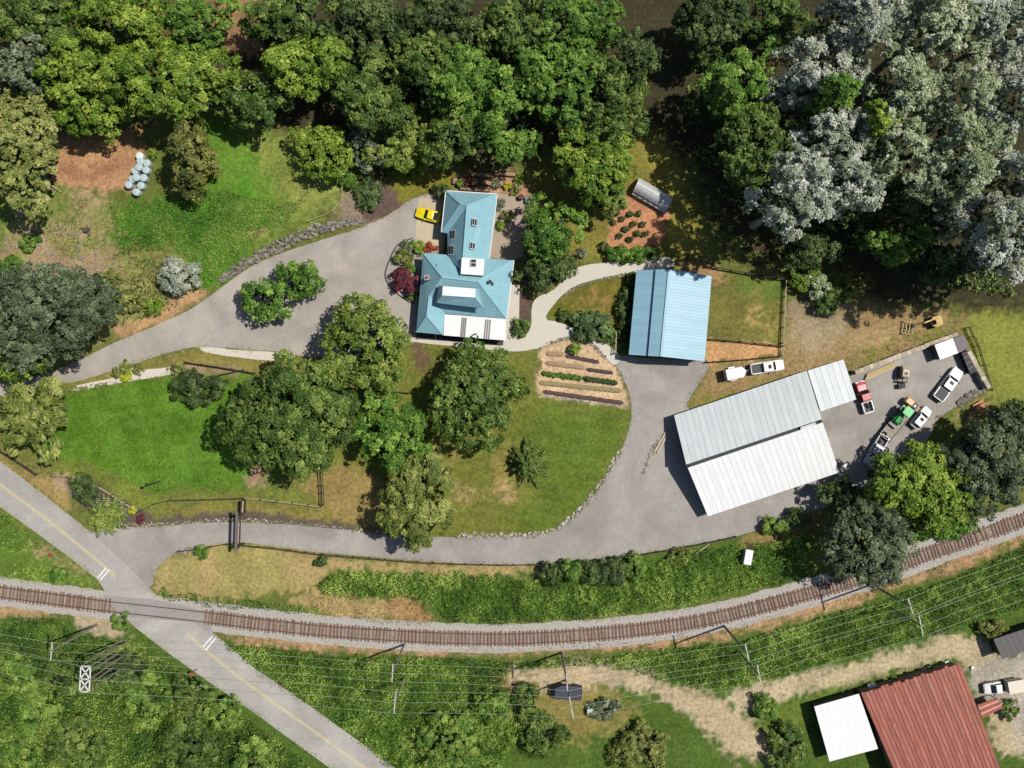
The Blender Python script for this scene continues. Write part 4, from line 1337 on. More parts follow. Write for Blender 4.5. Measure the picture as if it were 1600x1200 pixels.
thicket('roadside_weeds', VERGE2, 'scrub', 'patchy weeds between the left road verge and the rails', 24, 0.2, 0.8, 0.13, 1.1, 241, patch=0.42)
thicket('trackside_weeds', STRIP, 'scrub', 'thin strip of weeds along the ballast right of the crossing', 30, 0.15, 0.7, 0.12, 0.9, 251)
thicket('tall_grass', SLOPE, 'grass', 'tall bright grass on the slope above the rock wall', 36, 0.1, 0.75, 0.13, 1.3, 261, upright=0.05, warp=12, aspect=0.4)
thicket('dry_reeds', [(450, 930), (540, 932), (620, 940), (600, 974), (520, 964)], 'dry', 'straw coloured reeds above the track, left patch', 26, 0.1, 0.7, 0.16, 1.0, 271, aspect=0.25, upright=0.4)
thicket('dry_reeds', [(612, 938), (650, 936), (682, 962), (672, 976), (606, 974)], 'dry', 'straw coloured reeds above the track, right patch', 26, 0.1, 0.7, 0.16, 1.0, 281, aspect=0.25, upright=0.4)
thicket('dry_weeds', [(350, 992), (620, 1006), (800, 1013), (1000, 1000), (1130, 984), (1300, 940), (1420, 902), (1600, 838), (1600, 850), (1420, 915), (1250, 964), (1120, 1002), (900, 1022), (640, 1024), (350, 1004)],
        'dry', 'dry tan weeds along the lower edge of the ballast', 14, 0.05, 0.4, 0.12, 1.0, 291, aspect=0.35, upright=0.4, patch=0.45)
thicket('slope_weeds', [(60, 350), (180, 350), (280, 400), (290, 450), (200, 500), (190, 430), (110, 400)], 'dryweed', 'scrubby weeds on the dry slope below the bare earth', 26, 0.05, 0.6, 0.12, 1.2, 301, patch=0.5, aspect=0.4)
thicket('meadow_grass', [(250, 885), (320, 856), (480, 868), (520, 888), (480, 920), (260, 930)], 'dry', 'dry meadow grass between the drive mouth and the track', 9, 0.03, 0.2, 0.1, 1.0, 311, aspect=0.3, upright=0.5)
thicket('forest_undergrowth', [(1080, 90), (1320, 240), (1400, 330), (1560, 420), (1600, 470), (1460, 440), (1340, 420), (1220, 380), (1120, 300), (1060, 200)], 'scrub', 'dark undergrowth in the shade of the silver wood', 10, 0.2, 1.2, 0.2, 1.6, 321, patch=0.45)

LAWN = [(60, 650), (110, 614), (270, 590), (380, 600), (430, 740), (400, 764), (240, 775), (180, 745), (110, 725), (60, 705)]
MIDLAWN = [(660, 545), (838, 548), (845, 620), (984, 640), (972, 700), (926, 770), (866, 828), (700, 832), (690, 700), (820, 690)]
thicket('lawn_grass', LAWN, 'grass', 'tufts of the bright lawn left of the big trees', 18, 0.01, 0.12, 0.085, 2.2, 401, aspect=0.4, tone_scale=5)
thicket('lawn_grass', MIDLAWN, 'weep', 'tufts of the dull lawn below the house', 7, 0.01, 0.08, 0.075, 2.2, 411, aspect=0.4, tone_scale=6)
thicket('slope_weeds', [(0, 290), (120, 300), (180, 330), (180, 400), (120, 380), (60, 350), (0, 360)], 'bramble', 'green weeds below the bare earth at the left', 26, 0.05, 0.6, 0.11, 1.4, 421, patch=0.46, aspect=0.4)
thicket('slope_weeds', [(190, 395), (270, 390), (300, 440), (300, 470), (200, 512), (180, 440)], 'scrub', 'green weeds between the grey green tree and the silver bush', 24, 0.1, 0.9, 0.12, 1.4, 431, patch=0.5, aspect=0.5)
thicket('slope_weeds', [(340, 200), (400, 215), (530, 285), (530, 315), (440, 350), (390, 390), (420, 340), (400, 260)], 'dryweed', 'dry grass heads on the upper right of the grassy slope', 12, 0.03, 0.3, 0.09, 1.2, 441, aspect=0.35, upright=0.2)
thicket('verge_grass', [(1080, 630), (1140, 602), (1250, 586), (1250, 598), (1120, 640), (1075, 646)], 'weep', 'rough grass strip above the white barn', 16, 0.02, 0.25, 0.09, 1.2, 451, patch=0.42, aspect=0.35)
thicket('verge_grass', [(1300, 568), (1420, 522), (1490, 500), (1500, 518), (1440, 542), (1335, 576)], 'weep', 'rough grass strip above the block wall', 16, 0.02, 0.3, 0.09, 1.2, 461, patch=0.42, aspect=0.35)


def edge_weeds(label, line, closed, n, kind, seed, spread=0.25, without=()):
    """tufts creeping over the edge of a paved surface"""
    rs = np.random.RandomState(seed)
    ln = smooth_line(line, 5, closed)
    pts = np.array(walk(ln + ([ln[0]] if closed else []), 2.0))
    i = rs.randint(0, len(pts), n)
    q = pts[i]
    keep = fbm(q[:, 0], q[:, 1], 30, seed, 2) > 0.42
    for w in without:
        keep &= ~inside(q[:, 0], q[:, 1], w)
    q = q[keep]
    m = len(q)
    off = rs.normal(0, spread / PX, m)
    x = q[:, 0] - np.sin(q[:, 2]) * off
    y = q[:, 1] + np.cos(q[:, 2]) * off
    X, Y = (x - 800) * PX, (600 - y) * PX
    Z = np.maximum(gz_arr(X, Y), 0.03) + rs.uniform(0.02, 0.16, m)
    V = leaf_quads(np.stack([X, Y, Z], -1), unit(rs.normal(size=(m, 3)) * 0.5 + np.array([0, 0, 1.0])), 0.1, 0.4, rs)
    tag(link('edge_weeds', quad_mesh('edge_weeds', V, rs.uniform(0, 1, m), LEAF[kind])), label, kind='stuff')


edge_weeds('grass creeping over the edges of the lower drive and yard', LOWER_DRIVE, True, 5200, 'dryweed', 501, without=[offset_line(ROAD_R, 3) + offset_line(ROAD_L, -3)[::-1]])
edge_weeds('grass creeping over the edges of the upper drive', UPPER_DRIVE, True, 3600, 'dryweed', 502)
edge_weeds('grass creeping over the upper edge of the public road', ROAD_R, False, 2600, 'weep', 503, 0.3, without=[LOWER_DRIVE, bl])
edge_weeds('grass creeping over the lower edge of the public road', ROAD_L, False, 2600, 'bramble', 504, 0.35, without=[bl])
edge_weeds('weeds growing along the upper edge of the ballast', offset_line(BALLAST_C, 26), False, 3000, 'scrub', 505, 0.35, without=[ROAD])
edge_weeds('weeds growing along the lower edge of the ballast', offset_line(BALLAST_C, -24), False, 3000, 'dry', 506, 0.35, without=[ROAD])
edge_weeds('sparse weeds sprouting between the sleepers', BALLAST_C, False, 1500, 'scrub', 507, 0.6, without=[ROAD])
# ------------------------------------------------------------------ railway
m_rail = mat('rusty_rail', (128, 92, 80), 0.55, 0.15, 3, metal=0.4)
m_slp = mat('sleeper_wood', (118, 98, 88), 0.9, 0.3, 2.5, bump=0.4)
m_slp2 = mat('sleeper_wood_grey', (136, 118, 106), 0.9, 0.3, 2.5, bump=0.4)
m_slp3 = mat('sleeper_wood_red', (128, 98, 86), 0.9, 0.3, 2.5, bump=0.4)
track = thing('railway_track', 'single curving railway track on grey ballast', 'railway', at(800, 998))
tw = [at(x, y, 0.0) for x, y in TRACK]
twp = [(p.x, p.y) for p in tw]
for side in (0.76, -0.76):
    out = []
    for i, p in enumerate(twp):
        a, b = twp[max(i - 1, 0)], twp[min(i + 1, len(twp) - 1)]
        l = math.hypot(b[0] - a[0], b[1] - a[1])
        nx, ny = -(b[1] - a[1]) / l, (b[0] - a[0]) / l
        out.append(Vector((p[0] + nx * side, p[1] + ny * side, 0)))
    mb = MB()
    # head and foot of the rail
    for w, z0, z1 in ((0.15, 0.14, 0.17), (0.085, 0.17, 0.30)):
        o = len(mb.v)
        for i, p in enumerate(out):
            a, b = out[max(i - 1, 0)], out[min(i + 1, len(out) - 1)]
            t = (b - a).normalized()
            n = Vector((-t.y, t.x, 0)) * w / 2
            for q, z in ((p + n, z0), (p - n, z0), (p - n, z1), (p + n, z1)):
                mb.v.append((q.x, q.y, z))
        for i in range(len(out) - 1):
            for k in range(4):
                k2 = (k + 1) % 4
                mb.f.append((o + i * 4 + k, o + i * 4 + k2, o + i * 4 + 4 + k2, o + i * 4 + 4 + k))
    mb.build('rail', m_rail, track)
smesh = []
for k, mm_ in enumerate((m_slp, m_slp2, m_slp3)):
    mb = MB()
    mb.box((0, 0, 0.075), (0.23, 2.4, 0.15))
    smesh.append(mb.mesh('sleeper', mm_))
rnd = random.Random(4)
allw = walk(twp, 0.56)
ns = 0
for (x, y, a) in allw:
    px = x / PX + 800
    if 172 < px < 318 or px < -12 or px > 1612:
        continue
    if rnd.random() < 0.02:
        continue
    o = link('sleeper', rnd.choice(smesh), track, Vector((x, y, 0.0)) - track.location + Vector((rnd.uniform(-.1, .1), rnd.uniform(-.08, .08), rnd.uniform(-0.02, .02))), a + rnd.uniform(-0.06, 0.06))
    o.scale = (rnd.uniform(0.8, 1.12), rnd.uniform(0.94, 1.05), 1)
    ns += 1

# ------------------------------------------------------------------ house
m_teal = mat('turquoise_tile', (160, 210, 222), 0.55, 0.07, 0.9, spec=0.3, stain=0.3, tone=(138, 190, 204), ribs=((0.3, 0.02), (0.42, 0.05)), streak=0.25)
m_ridge = mat('turquoise_ridge', (150, 200, 212), 0.6, 0.08, 1.5)
m_wall = mat('pale_render', (222, 214, 200), 0.85, 0.06, 1.0, stain=0.15)
m_whiter = mat('white_membrane', (255, 255, 252), 0.6, 0.03, 0.8, stain=0.06, tone=(226, 220, 210))
m_glass = mat('window_glass', (52, 60, 66), 0.12, 0.1, 1.0, spec=0.6)
m_frame = mat('white_frame', (236, 236, 232), 0.6, 0.04, 2.0)
m_dark = mat('charcoal', (52, 52, 56), 0.7, 0.15, 2.0)
m_gutter = mat('white_gutter', (240, 240, 236), 0.5, 0.04, 2.0)
m_stone = mat('chimney_brick', (176, 160, 152), 0.9, 0.25, 5.0, bump=0.5)
m_deck_shade = mat('shade_dark_deck', (72, 68, 70), 0.8, 0.2, 2.0)  # near-black tone holds the shade along the porch

E_, R_ = 3.1, 6.2


def A(px, py, z):
    return at(px, py, z)


house = thing('house', 'house with turquoise hipped roofs and white flat porch roof', 'house', at(725, 420))
NW, NE, SE = A(661, 395, E_), A(802, 407, E_), A(791, 498, E_)
SW, S3, S4 = A(650.5, 519, E_), A(692, 523, E_), A(695, 490, E_)
AA, BB = A(690.5, 433, R_), A(747, 440, R_)
V1, W2 = A(671, 461, 4.75), A(667, 494, 4.7)
nNW, nNE, nSE = A(697.5, 299, E_), A(776, 304, E_), A(762, 416, E_)
J, Kk, Lr = A(720, 319, 5.55), A(730, 321, 5.9), A(722, 424, 5.95)
WS, WI, WB = A(690.5, 363, E_), A(699, 364.5, E_), A(699, 402, E_)


def roof_part(name, faces, material=m_teal, t=0.16):
    mb = MB()
    for f in faces:
        mb.slab(f, t)
    return mb.build(name, material, house, uv=True)


def ccw(pts):
    """outline turned so that its face looks up"""
    a = sum(p.x * q.y - q.x * p.y for p, q in zip(pts, pts[1:] + pts[:1]))
    return pts if a > 0 else pts[::-1]


for fc in ([NW, AA, V1, W2, SW], [SW, W2, S3], [V1, S4, S3, W2], [AA, BB, SE, S4, V1], [BB, NE, SE], [NW, AA, BB, NE]):
    roof_part('roof_slope', [ccw(fc)])
for fc in ([nNW, nNE, Kk, J], [nNE, nSE, Lr, Kk], [nNW, J, WS], [J, Kk, WI, WS], [Kk, Lr, WB, WI]):
    roof_part('roof_slope', [ccw(fc)])
for a, b in ((NW, AA), (AA, BB), (BB, SE), (BB, NE), (W2, V1), (W2, SW), (W2, S3), (nNW, J), (J, Kk), (Kk, nNE), (Kk, Lr), (J, WS)):
    mb = MB()
    up = Vector((0, 0, 0.03))
    mb.bar(a + up, b + up, 0.2, 0.09)
    mb.build('ridge_cap', m_ridge, house)
for a, b in ((nNW, nNE), (nNE, nSE), (NE, SE), (nNW, WS)):
    mb = MB()
    d = (b - a).normalized().cross(Vector((0, 0, 1))) * 0.1
    if (a + d - A(735, 420, E_)).length < (a - d - A(735, 420, E_)).length:
        d = -d
    dn = Vector((0, 0, -0.08))
    mb.bar(a + d + dn, b + d + dn, 0.14, 0.12)
    mb.build('gutter', m_gutter, house)


def inset(pts, d):
    c = sum(pts, Vector()) / len(pts)
    return [p + (c - p).normalized() * d for p in pts]


def inset_box(pts, d):
    pts = ccw([Vector((p.x, p.y, 0)) for p in pts])
    n = len(pts)
    out = []
    for i in range(n):
        a, b, c = pts[i - 1], pts[i], pts[(i + 1) % n]
        e1, e2 = (b - a).normalized(), (c - b).normalized()
        n1, n2 = Vector((-e1.y, e1.x, 0)), Vector((-e2.y, e2.x, 0))
        m = (n1 + n2)
        m = m / max(0.3, m.length_squared / 2)
        out.append(b + m * d)
    return out


MAIN_FOOT = inset_box([NW, NE, SE, S4, S3, SW], 0.45)
WING_FOOT = inset_box([nNW, nNE, nSE, A(722, 424, E_), WB, WI, WS], 0.45)
HOUSE_OPEN = [(i, f, 1.6, 0.9, 2.1, 'window') for i in range(6) for f in (0.3, 0.7)]
WING_OPEN = [(i, 0.5, 1.8, 0.9, 2.1, 'window') for i in (0, 1, 4, 5)] + [(1, 0.25, 1.8, 0.9, 2.1, 'window'), (6, 0.5, 2.6, 0.02, 2.2, 'garage_door')]
MB().prism(MAIN_FOOT, -0.1, 3.0).build('wall', m_wall, house)
MB().prism(WING_FOOT, -0.1, 2.96).build('wall', m_wall, house)
# raised lantern block with a white flat top
T1, T2, T3, T4 = A(692, 447, 7.3), A(743, 451, 7.3), A(742.5, 465, 7.3), A(691, 461.5, 7.3)
E1, E2, E3, E4 = A(685, 446, 6.35), A(748, 450, 6.35), A(756, 482, 6.1), A(682, 473, 6.1)
MB().prism(inset_box([E1, E2, E3, E4], 0.35), 4.2, 5.95).build('lantern_wall', m_ridge, house)
for fc in ([E4, E3, T3, T4], [E1, E4, T4, T1], [E3, E2, T2, T3], [E2, E1, T1, T2]):
    roof_part('lantern_roof', [ccw(fc)], m_teal, 0.12)
fl = MB()
fl.slab(ccw([p + Vector((0, 0, 0.05)) for p in (T1, T2, T3, T4)]), 0.12)
fl.build('lantern_deck', m_whiter, house)
# white box over the joint of the two wings
bx = [A(721.5, 402.5, 6.4), A(757, 405, 6.4), A(755, 430.5, 6.4), A(720, 428, 6.4)]
MB().prism(ccw(bx), 3.6, 6.4).build('stair_tower', m_whiter, house)


def roof_window(c, ax, up, w, l, parent):
    """window lying in a slope: c middle, ax along, up down-slope direction"""
    n = ax.cross(up).normalized()
    if n.z < 0:
        n = -n
    mb = MB()
    mb.slab([c + n * 0.24 + ax * sx * w / 2 + up * sy * l / 2 for sx, sy in ((-1, -1), (1, -1), (1, 1), (-1, 1))], 0.34)
    if mb.v and (Vector(mb.v[1]) - Vector(mb.v[0])).cross(Vector(mb.v[3]) - Vector(mb.v[0])).z < 0:
        mb.f = [tuple(reversed(f)) for f in mb.f]
    win = mb.build('roof_window', m_frame, parent)
    g = MB()
    for s in (-0.25, 0.25):
        q = [c + n * 0.27 + ax * (sx * w * 0.4) + up * (l * s + sy * l * 0.2) for sx, sy in ((-1, -1), (1, -1), (1, 1), (-1, 1))]
        g = MB().poly(ccw(q))
        g.build('pane', m_glass, win)


def plane_z(p, q, r, x, y):
    n = (q - p).cross(r - p)
    return p.z - (n.x * (x - p.x) + n.y * (y - p.y)) / n.z


for (wx, wy, tri, w, l) in ((709, 367, (Kk, Lr, WB), 1.5, 1.2), (707, 391, (Kk, Lr, WB), 1.5, 1.2), (740, 347, (nNE, nSE, Lr), 1.1, 0.85), (737, 384, (nNE, nSE, Lr), 1.1, 0.85)):
    z = 4.5
    for _ in range(4):
        q = at(wx, wy, z)
        z = plane_z(*tri, q.x, q.y)
    q = at(wx, wy, z)
    n = (tri[1] - tri[0]).cross(tri[2] - tri[0]).normalized()
    if n.z < 0:
        n = -n
    ax = Vector((0, 0, 1)).cross(n).normalized()
    roof_window(q, ax, n.cross(ax), w, l, house)
roof_window(at(740, 411, 6.42), Vector((1, 0, 0)), Vector((0, 1, 0)), 0.9, 1.1, house)
# chimneys
ch = MB()
c = at(668, 435, 4.6)
ch.box((c.x, c.y, 4.8), (0.6, 0.6, 1.8), 0.1)
ch.box((c.x, c.y, 5.76), (0.8, 0.8, 0.12), 0.1)
chn = ch.build('chimney', m_stone, house)
MB().lathe([(0.16, 5.82), (0.14, 6.15)], 8, c=(c.x, c.y, 0)).build('chimney_pot', m_dark, chn)
c = at(766, 441, 5.0)
ch = MB()
ch.lathe([(0.16, 4.3), (0.16, 5.9), (0.28, 5.92), (0.28, 6.1)], 10, c=(c.x, c.y, 0))
ch.box((c.x - 0.15, c.y - 0.25, 4.75), (1.3, 0.5, 0.5), 0.05)
ch.build('flue', m_dark, house)
c = at(682, 415, 4.4)
MB().lathe([(0.1, 4.0), (0.1, 4.9)], 8, c=(c.x, c.y, 0)).build('vent_pipe', m_dark, house)
# porch
pr = [A(695, 491, 3.02), A(791, 498.5, 3.02), A(790, 532, 2.9), A(693, 524, 2.9)]
MB().slab(ccw(pr), 0.18).build('porch_roof', m_whiter, house)
for x0, x1 in ((720.5, 728.5), (757, 766.5)):
    lv = MB()
    for f in (0.14, 0.5, 0.86):
        xx = x0 + (x1 - x0) * f
        t0, t1 = 494 + (xx - 695) * 0.078, 524.5 + (xx - 693) * 0.083
        lv.bar(A(xx + 1.2, t0, 3.08), A(xx - 1.6, t1, 2.96), 0.2, 0.06)
    lv.build('louvre', mat('grey_louvre', (142, 136, 132), 0.7, 0.1, 2), house)
for x, y in ((696, 522), (725, 524.5), (757, 527), (788, 530)):
    p = at(x, y, 0)
    MB().lathe([(0.17, 0), (0.13, 0.2), (0.12, 2.6), (0.18, 2.76)], 10, c=(p.x, p.y, 0)).build('porch_column', m_frame, house)
dk = [at(650, 521, 0.2), at(697, 522, .2), at(786, 529, 0.2), at(785, 539, 0.2), at(650, 529, 0.2)]
MB().slab(ccw(dk), 0.2).build('porch_shade_deck', m_deck_shade, house)  # dark strip stands in for the shaded band south of the porch
# doors and windows of the outer walls
def wall_opening(parent, foot, edge, f, w, z0, z1, name):
    a, b = foot[edge], foot[(edge + 1) % len(foot)]
    d = (b - a).normalized()
    c = a.lerp(b, f) + Vector((0, 0, (z0 + z1) / 2))
    fr_ = MB().bar(c - d * w / 2, c + d * w / 2, 0.1, z1 - z0).build(name, m_frame, parent)
    MB().bar(c - d * w * 0.44, c + d * w * 0.44, 0.14, (z1 - z0) * 0.86).build('pane', m_glass, fr_)


for (ed, f, w, z0, z1, nm) in HOUSE_OPEN:
    wall_opening(house, MAIN_FOOT, ed, f, w, z0, z1, nm)
for (ed, f, w, z0, z1, nm) in WING_OPEN:
    wall_opening(house, WING_FOOT, ed, f, w, z0, z1, nm)

# ------------------------------------------------------------------ sheet metal roofs
def sheets(parent, q, n, material, name='roof_sheet', rib=0.06, ribw=0.09, lap=0.02, t=0.05, rib2=None, extra=0, ragged=0.0, seed=0):
    """q = four corners: a, b along the start of the sheets, d, c along their ends (a->d is one sheet's direction);
    n sheets side by side from a to b, each a part with a raised rib along its edge"""
    a, b, c, d = q
    rr = random.Random(seed)
    for i in range(n):
        f0, f1 = i / n, (i + 1) / n
        p0, p1, p2, p3 = a.lerp(b, f0), a.lerp(b, f1), d.lerp(c, f1), d.lerp(c, f0)
        if ragged:
            r0 = rr.uniform(-ragged, ragged)
            dv = (p3 - p0).normalized() * r0
            p0, p1 = p0 + dv, p1 + dv
        mb = MB()
        outl = [p0, p1, p2, p3]
        if (p1 - p0).cross(p3 - p0).z < 0:
            outl = outl[::-1]
        mb.slab(outl, t)
        up = (p1 - p0).cross(p3 - p0).normalized()
        if up.z < 0:
            up = -up
        w = (p1 - p0).normalized()
        for k in range(extra + 1):
            g = k / (extra + 1)
            s0, s1 = p0.lerp(p1, g) + w * ribw * 0.6, p3.lerp(p2, g) + w * ribw * 0.6
            m_ = len(mb.v)
            for s in (s0, s1):
                for o_, hh in ((-ribw / 2, 0.002), (-ribw * 0.28, rib), (ribw * 0.28, rib), (ribw / 2, 0.002)):
                    mb.v.append(tuple(s + w * o_ + up * hh))
            mb.f += [(m_ + j, m_ + j + 1, m_ + j + 5, m_ + j + 4) for j in range(3)]
        mb.build(name, material[i % len(material)] if isinstance(material, list) else material, parent, uv=True)


m_blue1 = mat('blue_sheet', (160, 204, 221), 0.45, 0.05, 0.7, spec=0.4, stain=0.25, tone=(138, 188, 210), streak=0.3)
m_blue2 = mat('blue_sheet_aged', (156, 200, 217), 0.45, 0.05, 0.7, spec=0.4, stain=0.25, tone=(134, 184, 206), streak=0.35)
barn = thing('blue_barn', 'barn with pale blue metal roof and lower western lean-to', 'barn', at(1045, 495))
n0, n1, s0, s1 = A(1046, 420, 5.6), A(1112, 431.5, 3.6), A(1033, 557, 5.6), A(1101, 564.5, 3.6)
sheets(barn, (n0, s0, s1, n1), 14, [m_blue1, m_blue2], rib=0.02, ribw=0.08, extra=1)
w0, w1 = A(1024.5, 421, 4.9), A(1012.5, 556, 4.9)
sheets(barn, (w0, w1, s0 + Vector((-0.02, 0, -0.02)), n0 + Vector((-0.02, 0, -0.02))), 14, [m_blue2, m_blue1], rib=0.02, ribw=0.08, extra=1)
l0, l1, l2, l3 = A(1023.5, 421.5, 4.45), A(1011.5, 556, 4.45), A(982.5, 554, 3.5), A(994.5, 422, 3.5)
sheets(barn, (l3, l2, l1, l0), 14, [m_blue2, m_blue1], rib=0.02, ribw=0.08, extra=1)
MB().bar(n0 + Vector((0, 0, 0.06)), s0 + Vector((0, 0, 0.06)), 0.35, 0.06).build('ridge_cap', m_blue2, barn)
m_bwall = mat('barn_wall', (120, 140, 150), 0.7, 0.1, 1.5)
foot = inset_box([A(1024.5, 421, 3.5), A(1012.5, 556, 3.5), s1, n1], 0.3)
tops = []
for p in foot:
    tops.append(3.4)
MB().prism(foot, -0.1, tops).build('wall', m_bwall, barn)
foot2 = inset_box([l0, l1, l2, l3], 0.3)
MB().prism(foot2, -0.1, 3.35).build('lean_to_wall', m_bwall, barn)
for q in ((n0, n1, w0), (s0, s1, w1)):
    mid = sum(q, Vector()) / 3
    off_ = Vector((0, -0.3, 0)) if q[0] is n0 else Vector((0, 0.3, 0))
    g = MB()
    pts = [q[1] + off_, Vector((q[1].x, q[1].y, 3.3)) + off_, Vector((q[2].x, q[2].y, 3.3)) + off_, q[2] + off_, q[0] + off_]
    dn = Vector((0, 0, -0.12))
    pts = [p + dn for p in pts]
    g.poly(pts)
    g.build('gable', m_bwall, barn)
for i, f in enumerate((0.12, 0.44, 0.7, 0.92)):
    a = n1.lerp(s1, f)
    p = Vector((a.x - 0.28, a.y, 1.6))
    MB().box(p, (0.12, 1.1, 1.0), heading(11, -133) - math.pi / 2).build('window', m_glass, barn)

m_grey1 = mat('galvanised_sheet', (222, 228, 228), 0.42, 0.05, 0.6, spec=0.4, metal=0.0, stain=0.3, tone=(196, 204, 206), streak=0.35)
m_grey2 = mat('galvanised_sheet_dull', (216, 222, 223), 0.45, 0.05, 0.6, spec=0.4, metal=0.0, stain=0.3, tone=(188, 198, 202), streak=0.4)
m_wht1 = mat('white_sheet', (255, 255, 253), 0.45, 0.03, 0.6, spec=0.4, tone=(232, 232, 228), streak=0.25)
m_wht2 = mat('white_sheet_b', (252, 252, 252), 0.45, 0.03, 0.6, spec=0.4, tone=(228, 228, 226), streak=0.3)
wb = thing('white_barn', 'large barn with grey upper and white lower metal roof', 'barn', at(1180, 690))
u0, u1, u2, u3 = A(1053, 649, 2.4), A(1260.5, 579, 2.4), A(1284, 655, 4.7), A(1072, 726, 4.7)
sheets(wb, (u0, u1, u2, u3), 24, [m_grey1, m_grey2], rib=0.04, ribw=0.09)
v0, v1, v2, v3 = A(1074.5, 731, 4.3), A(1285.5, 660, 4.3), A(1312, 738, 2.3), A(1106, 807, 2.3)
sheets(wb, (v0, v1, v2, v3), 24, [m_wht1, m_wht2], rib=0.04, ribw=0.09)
x0_, x1_, x2_, x3_ = A(1261.5, 579, 2.25), A(1318, 561.5, 2.25), A(1338, 624, 3.4), A(1282, 643, 3.4)
sheets(wb, (x0_, x1_, x2_, x3_), 6, [m_grey1, m_grey2], rib=0.04, ribw=0.09)
g0, g1, g2, g3 = A(1072, 726.5, 4.1), A(1284, 655.5, 4.1), A(1286, 661, 4.1), A(1074, 732, 4.1)
MB().slab(ccw([g0, g1, g2, g3]), 0.1).build('ridge_gap_shade', m_dark, wb)  # charcoal strip stands in for the shade in the roof gap
a, b = g0.lerp(g1, 0.835), g0.lerp(g1, 0.945)
c, d = v0.lerp(v1, 0.945), v0.lerp(v1, 0.835)
MB().slab(ccw([a + Vector((0, 0, 0.62)), b + Vector((0, 0, 0.62)), c + Vector((0, 0, 0.1)), d + Vector((0, 0, 0.1))]), 0.05).build('ridge_cover', m_wht1, wb)
m_wbw = mat('navy_cladding', (92, 110, 136), 0.6, 0.08, 1.5)
ft = inset_box([u0, u1, u2, u3], 0.25)
MB().prism(inset_box([u0, u1, v2, v3], 0.3), -0.1, 2.2).build('wall', m_wbw, wb)
for (e0, r0, r1, e1, sgn) in ((u0, u3, v0, v3, 1), (u1, u2, v1, v2, -1)):
    d = (u1 - u0).normalized() * 0.32 * sgn
    dn = Vector((0, 0, -0.14))
    pts = [e0 + d + dn, Vector((e0.x, e0.y, 2.1)) + d, Vector((e1.x, e1.y, 2.1)) + d, e1 + d + dn, r1 + d + dn, r0 + d + dn]
    MB().poly(pts).build('gable', m_wbw, wb)
for f, z in ((0.5, 2.0), (0.72, 2.0)):
    p = u0.lerp(u3, f)
    MB().box((p.x - 0.02 + 0.28, p.y + 0.1, z), (0.12, 1.6, 2.2 if f > 0.6 else 1.2), heading(19, 77) - math.pi / 2).build('window', m_glass, wb)
lw = inset_box([x0_, x1_, x2_, x3_], 0.2)
for p in (lw[0], lw[1], lw[2], lw[3]):
    MB().box((p.x, p.y, 1.05), (0.16, 0.16, 2.2), 0.3).build('lean_to_post', m_dark, wb)
# white cabinet on the corner of the barn
cb = MB()
p = at(1313, 727)
cb.box((p.x, p.y, 0.8), (0.9, 0.6, 1.6), 1.2)
cb.box((p.x, p.y, 1.64), (1.0, 0.7, 0.08), 1.2)
tag(cb.build('utility_cabinet', m_frame), 'small white cabinet against the east corner of the white barn', 'cabinet')

# red roofed barn at the lower right
m_red = [mat('red_sheet_%s' % n, c_, 0.6, 0.2, 1.6, stain=0.6, tone=t_, streak=0.8) for n, c_, t_ in (('a', (174, 84, 60), (130, 54, 38)), ('b', (152, 66, 46), (204, 132, 106)), ('c', (188, 104, 78), (142, 62, 46)))]
m_redr = mat('red_roof_rib', (214, 150, 128), 0.5, 0.2, 1.2)
rb = thing('red_roof_barn', 'old barn with rust red ribbed metal roof at the bottom edge', 'barn', at(1440, 1120))
r0, r1 = A(1345, 1084, 3.0), A(1500, 1036, 3.0)
r3 = r0 + (A(1360, 1121, 3.0) - r0) * 4.4 + Vector((0, 0, 1.8))
r2 = r1 + (A(1529, 1121, 3.0) - r1) * 1.9 + Vector((0, 0, 1.8))
sheets(rb, (r0, r1, r2, r3), 25, m_red, rib=0.09, ribw=0.16, ragged=0.22, seed=3)
MB().prism(inset_box([r0, r1, r2, r3], 0.4), -0.1, 2.85).build('wall', mat('red_barn_wall', (150, 120, 104), 0.9, 0.2, 1.5), rb)
k0, k1, k2, k3 = A(1272, 1104, 2.8), A(1342, 1084, 2.9), A(1372, 1170, 2.9), A(1296, 1190, 2.8)
wf = thing('white_lean_to', 'white flat roofed lean-to joined to the red roofed barn', 'shed', at(1315, 1130))
sheets(wf, (k0, k1, k2, k3), 7, m_whiter, rib=0.03, ribw=0.08)
MB().prism(inset_box([k0, k1, k2, k3], 0.3), -0.1, 2.6).build('wall', m_dark, wf)
q0, q1, q2, q3 = A(1527, 1101, 2.2), A(1558, 1090, 2.2), A(1568, 1106, 2.2), A(1535, 1122, 2.2)
st = thing('striped_canopy', 'small red and pale striped canopy right of the red roofed barn', 'canopy', at(1547, 1105))
sheets(st, (q0, q3, q2, q1), 5, [m_red[0], m_redr], rib=0.06, ribw=0.12)
for p in inset_box([q0, q1, q2, q3], 0.2):
    MB().box((p.x, p.y, 1.05), (0.1, 0.1, 2.1)).build('post', m_dark, st)
# dark grey shed at the right edge
ds = thing('dark_shed', 'dark grey roofed shed cut by the right edge', 'shed', at(1600, 1005))
d0, d1, d2, d3 = A(1552, 999, 2.7), A(1640, 970, 2.7), A(1652, 1000, 3.1), A(1566, 1030, 3.1)
m_dsh = mat('dark_grey_sheet', (98, 94, 94), 0.7, 0.08, 1.0, stain=0.2, streak=0.3)
sheets(ds, (d0, d1, d2, d3), 10, m_dsh, rib=0.04, ribw=0.08)
MB().prism(inset_box([d0, d1, d2, d3], 0.25), -0.1, 2.6).build('wall', m_dark, ds)

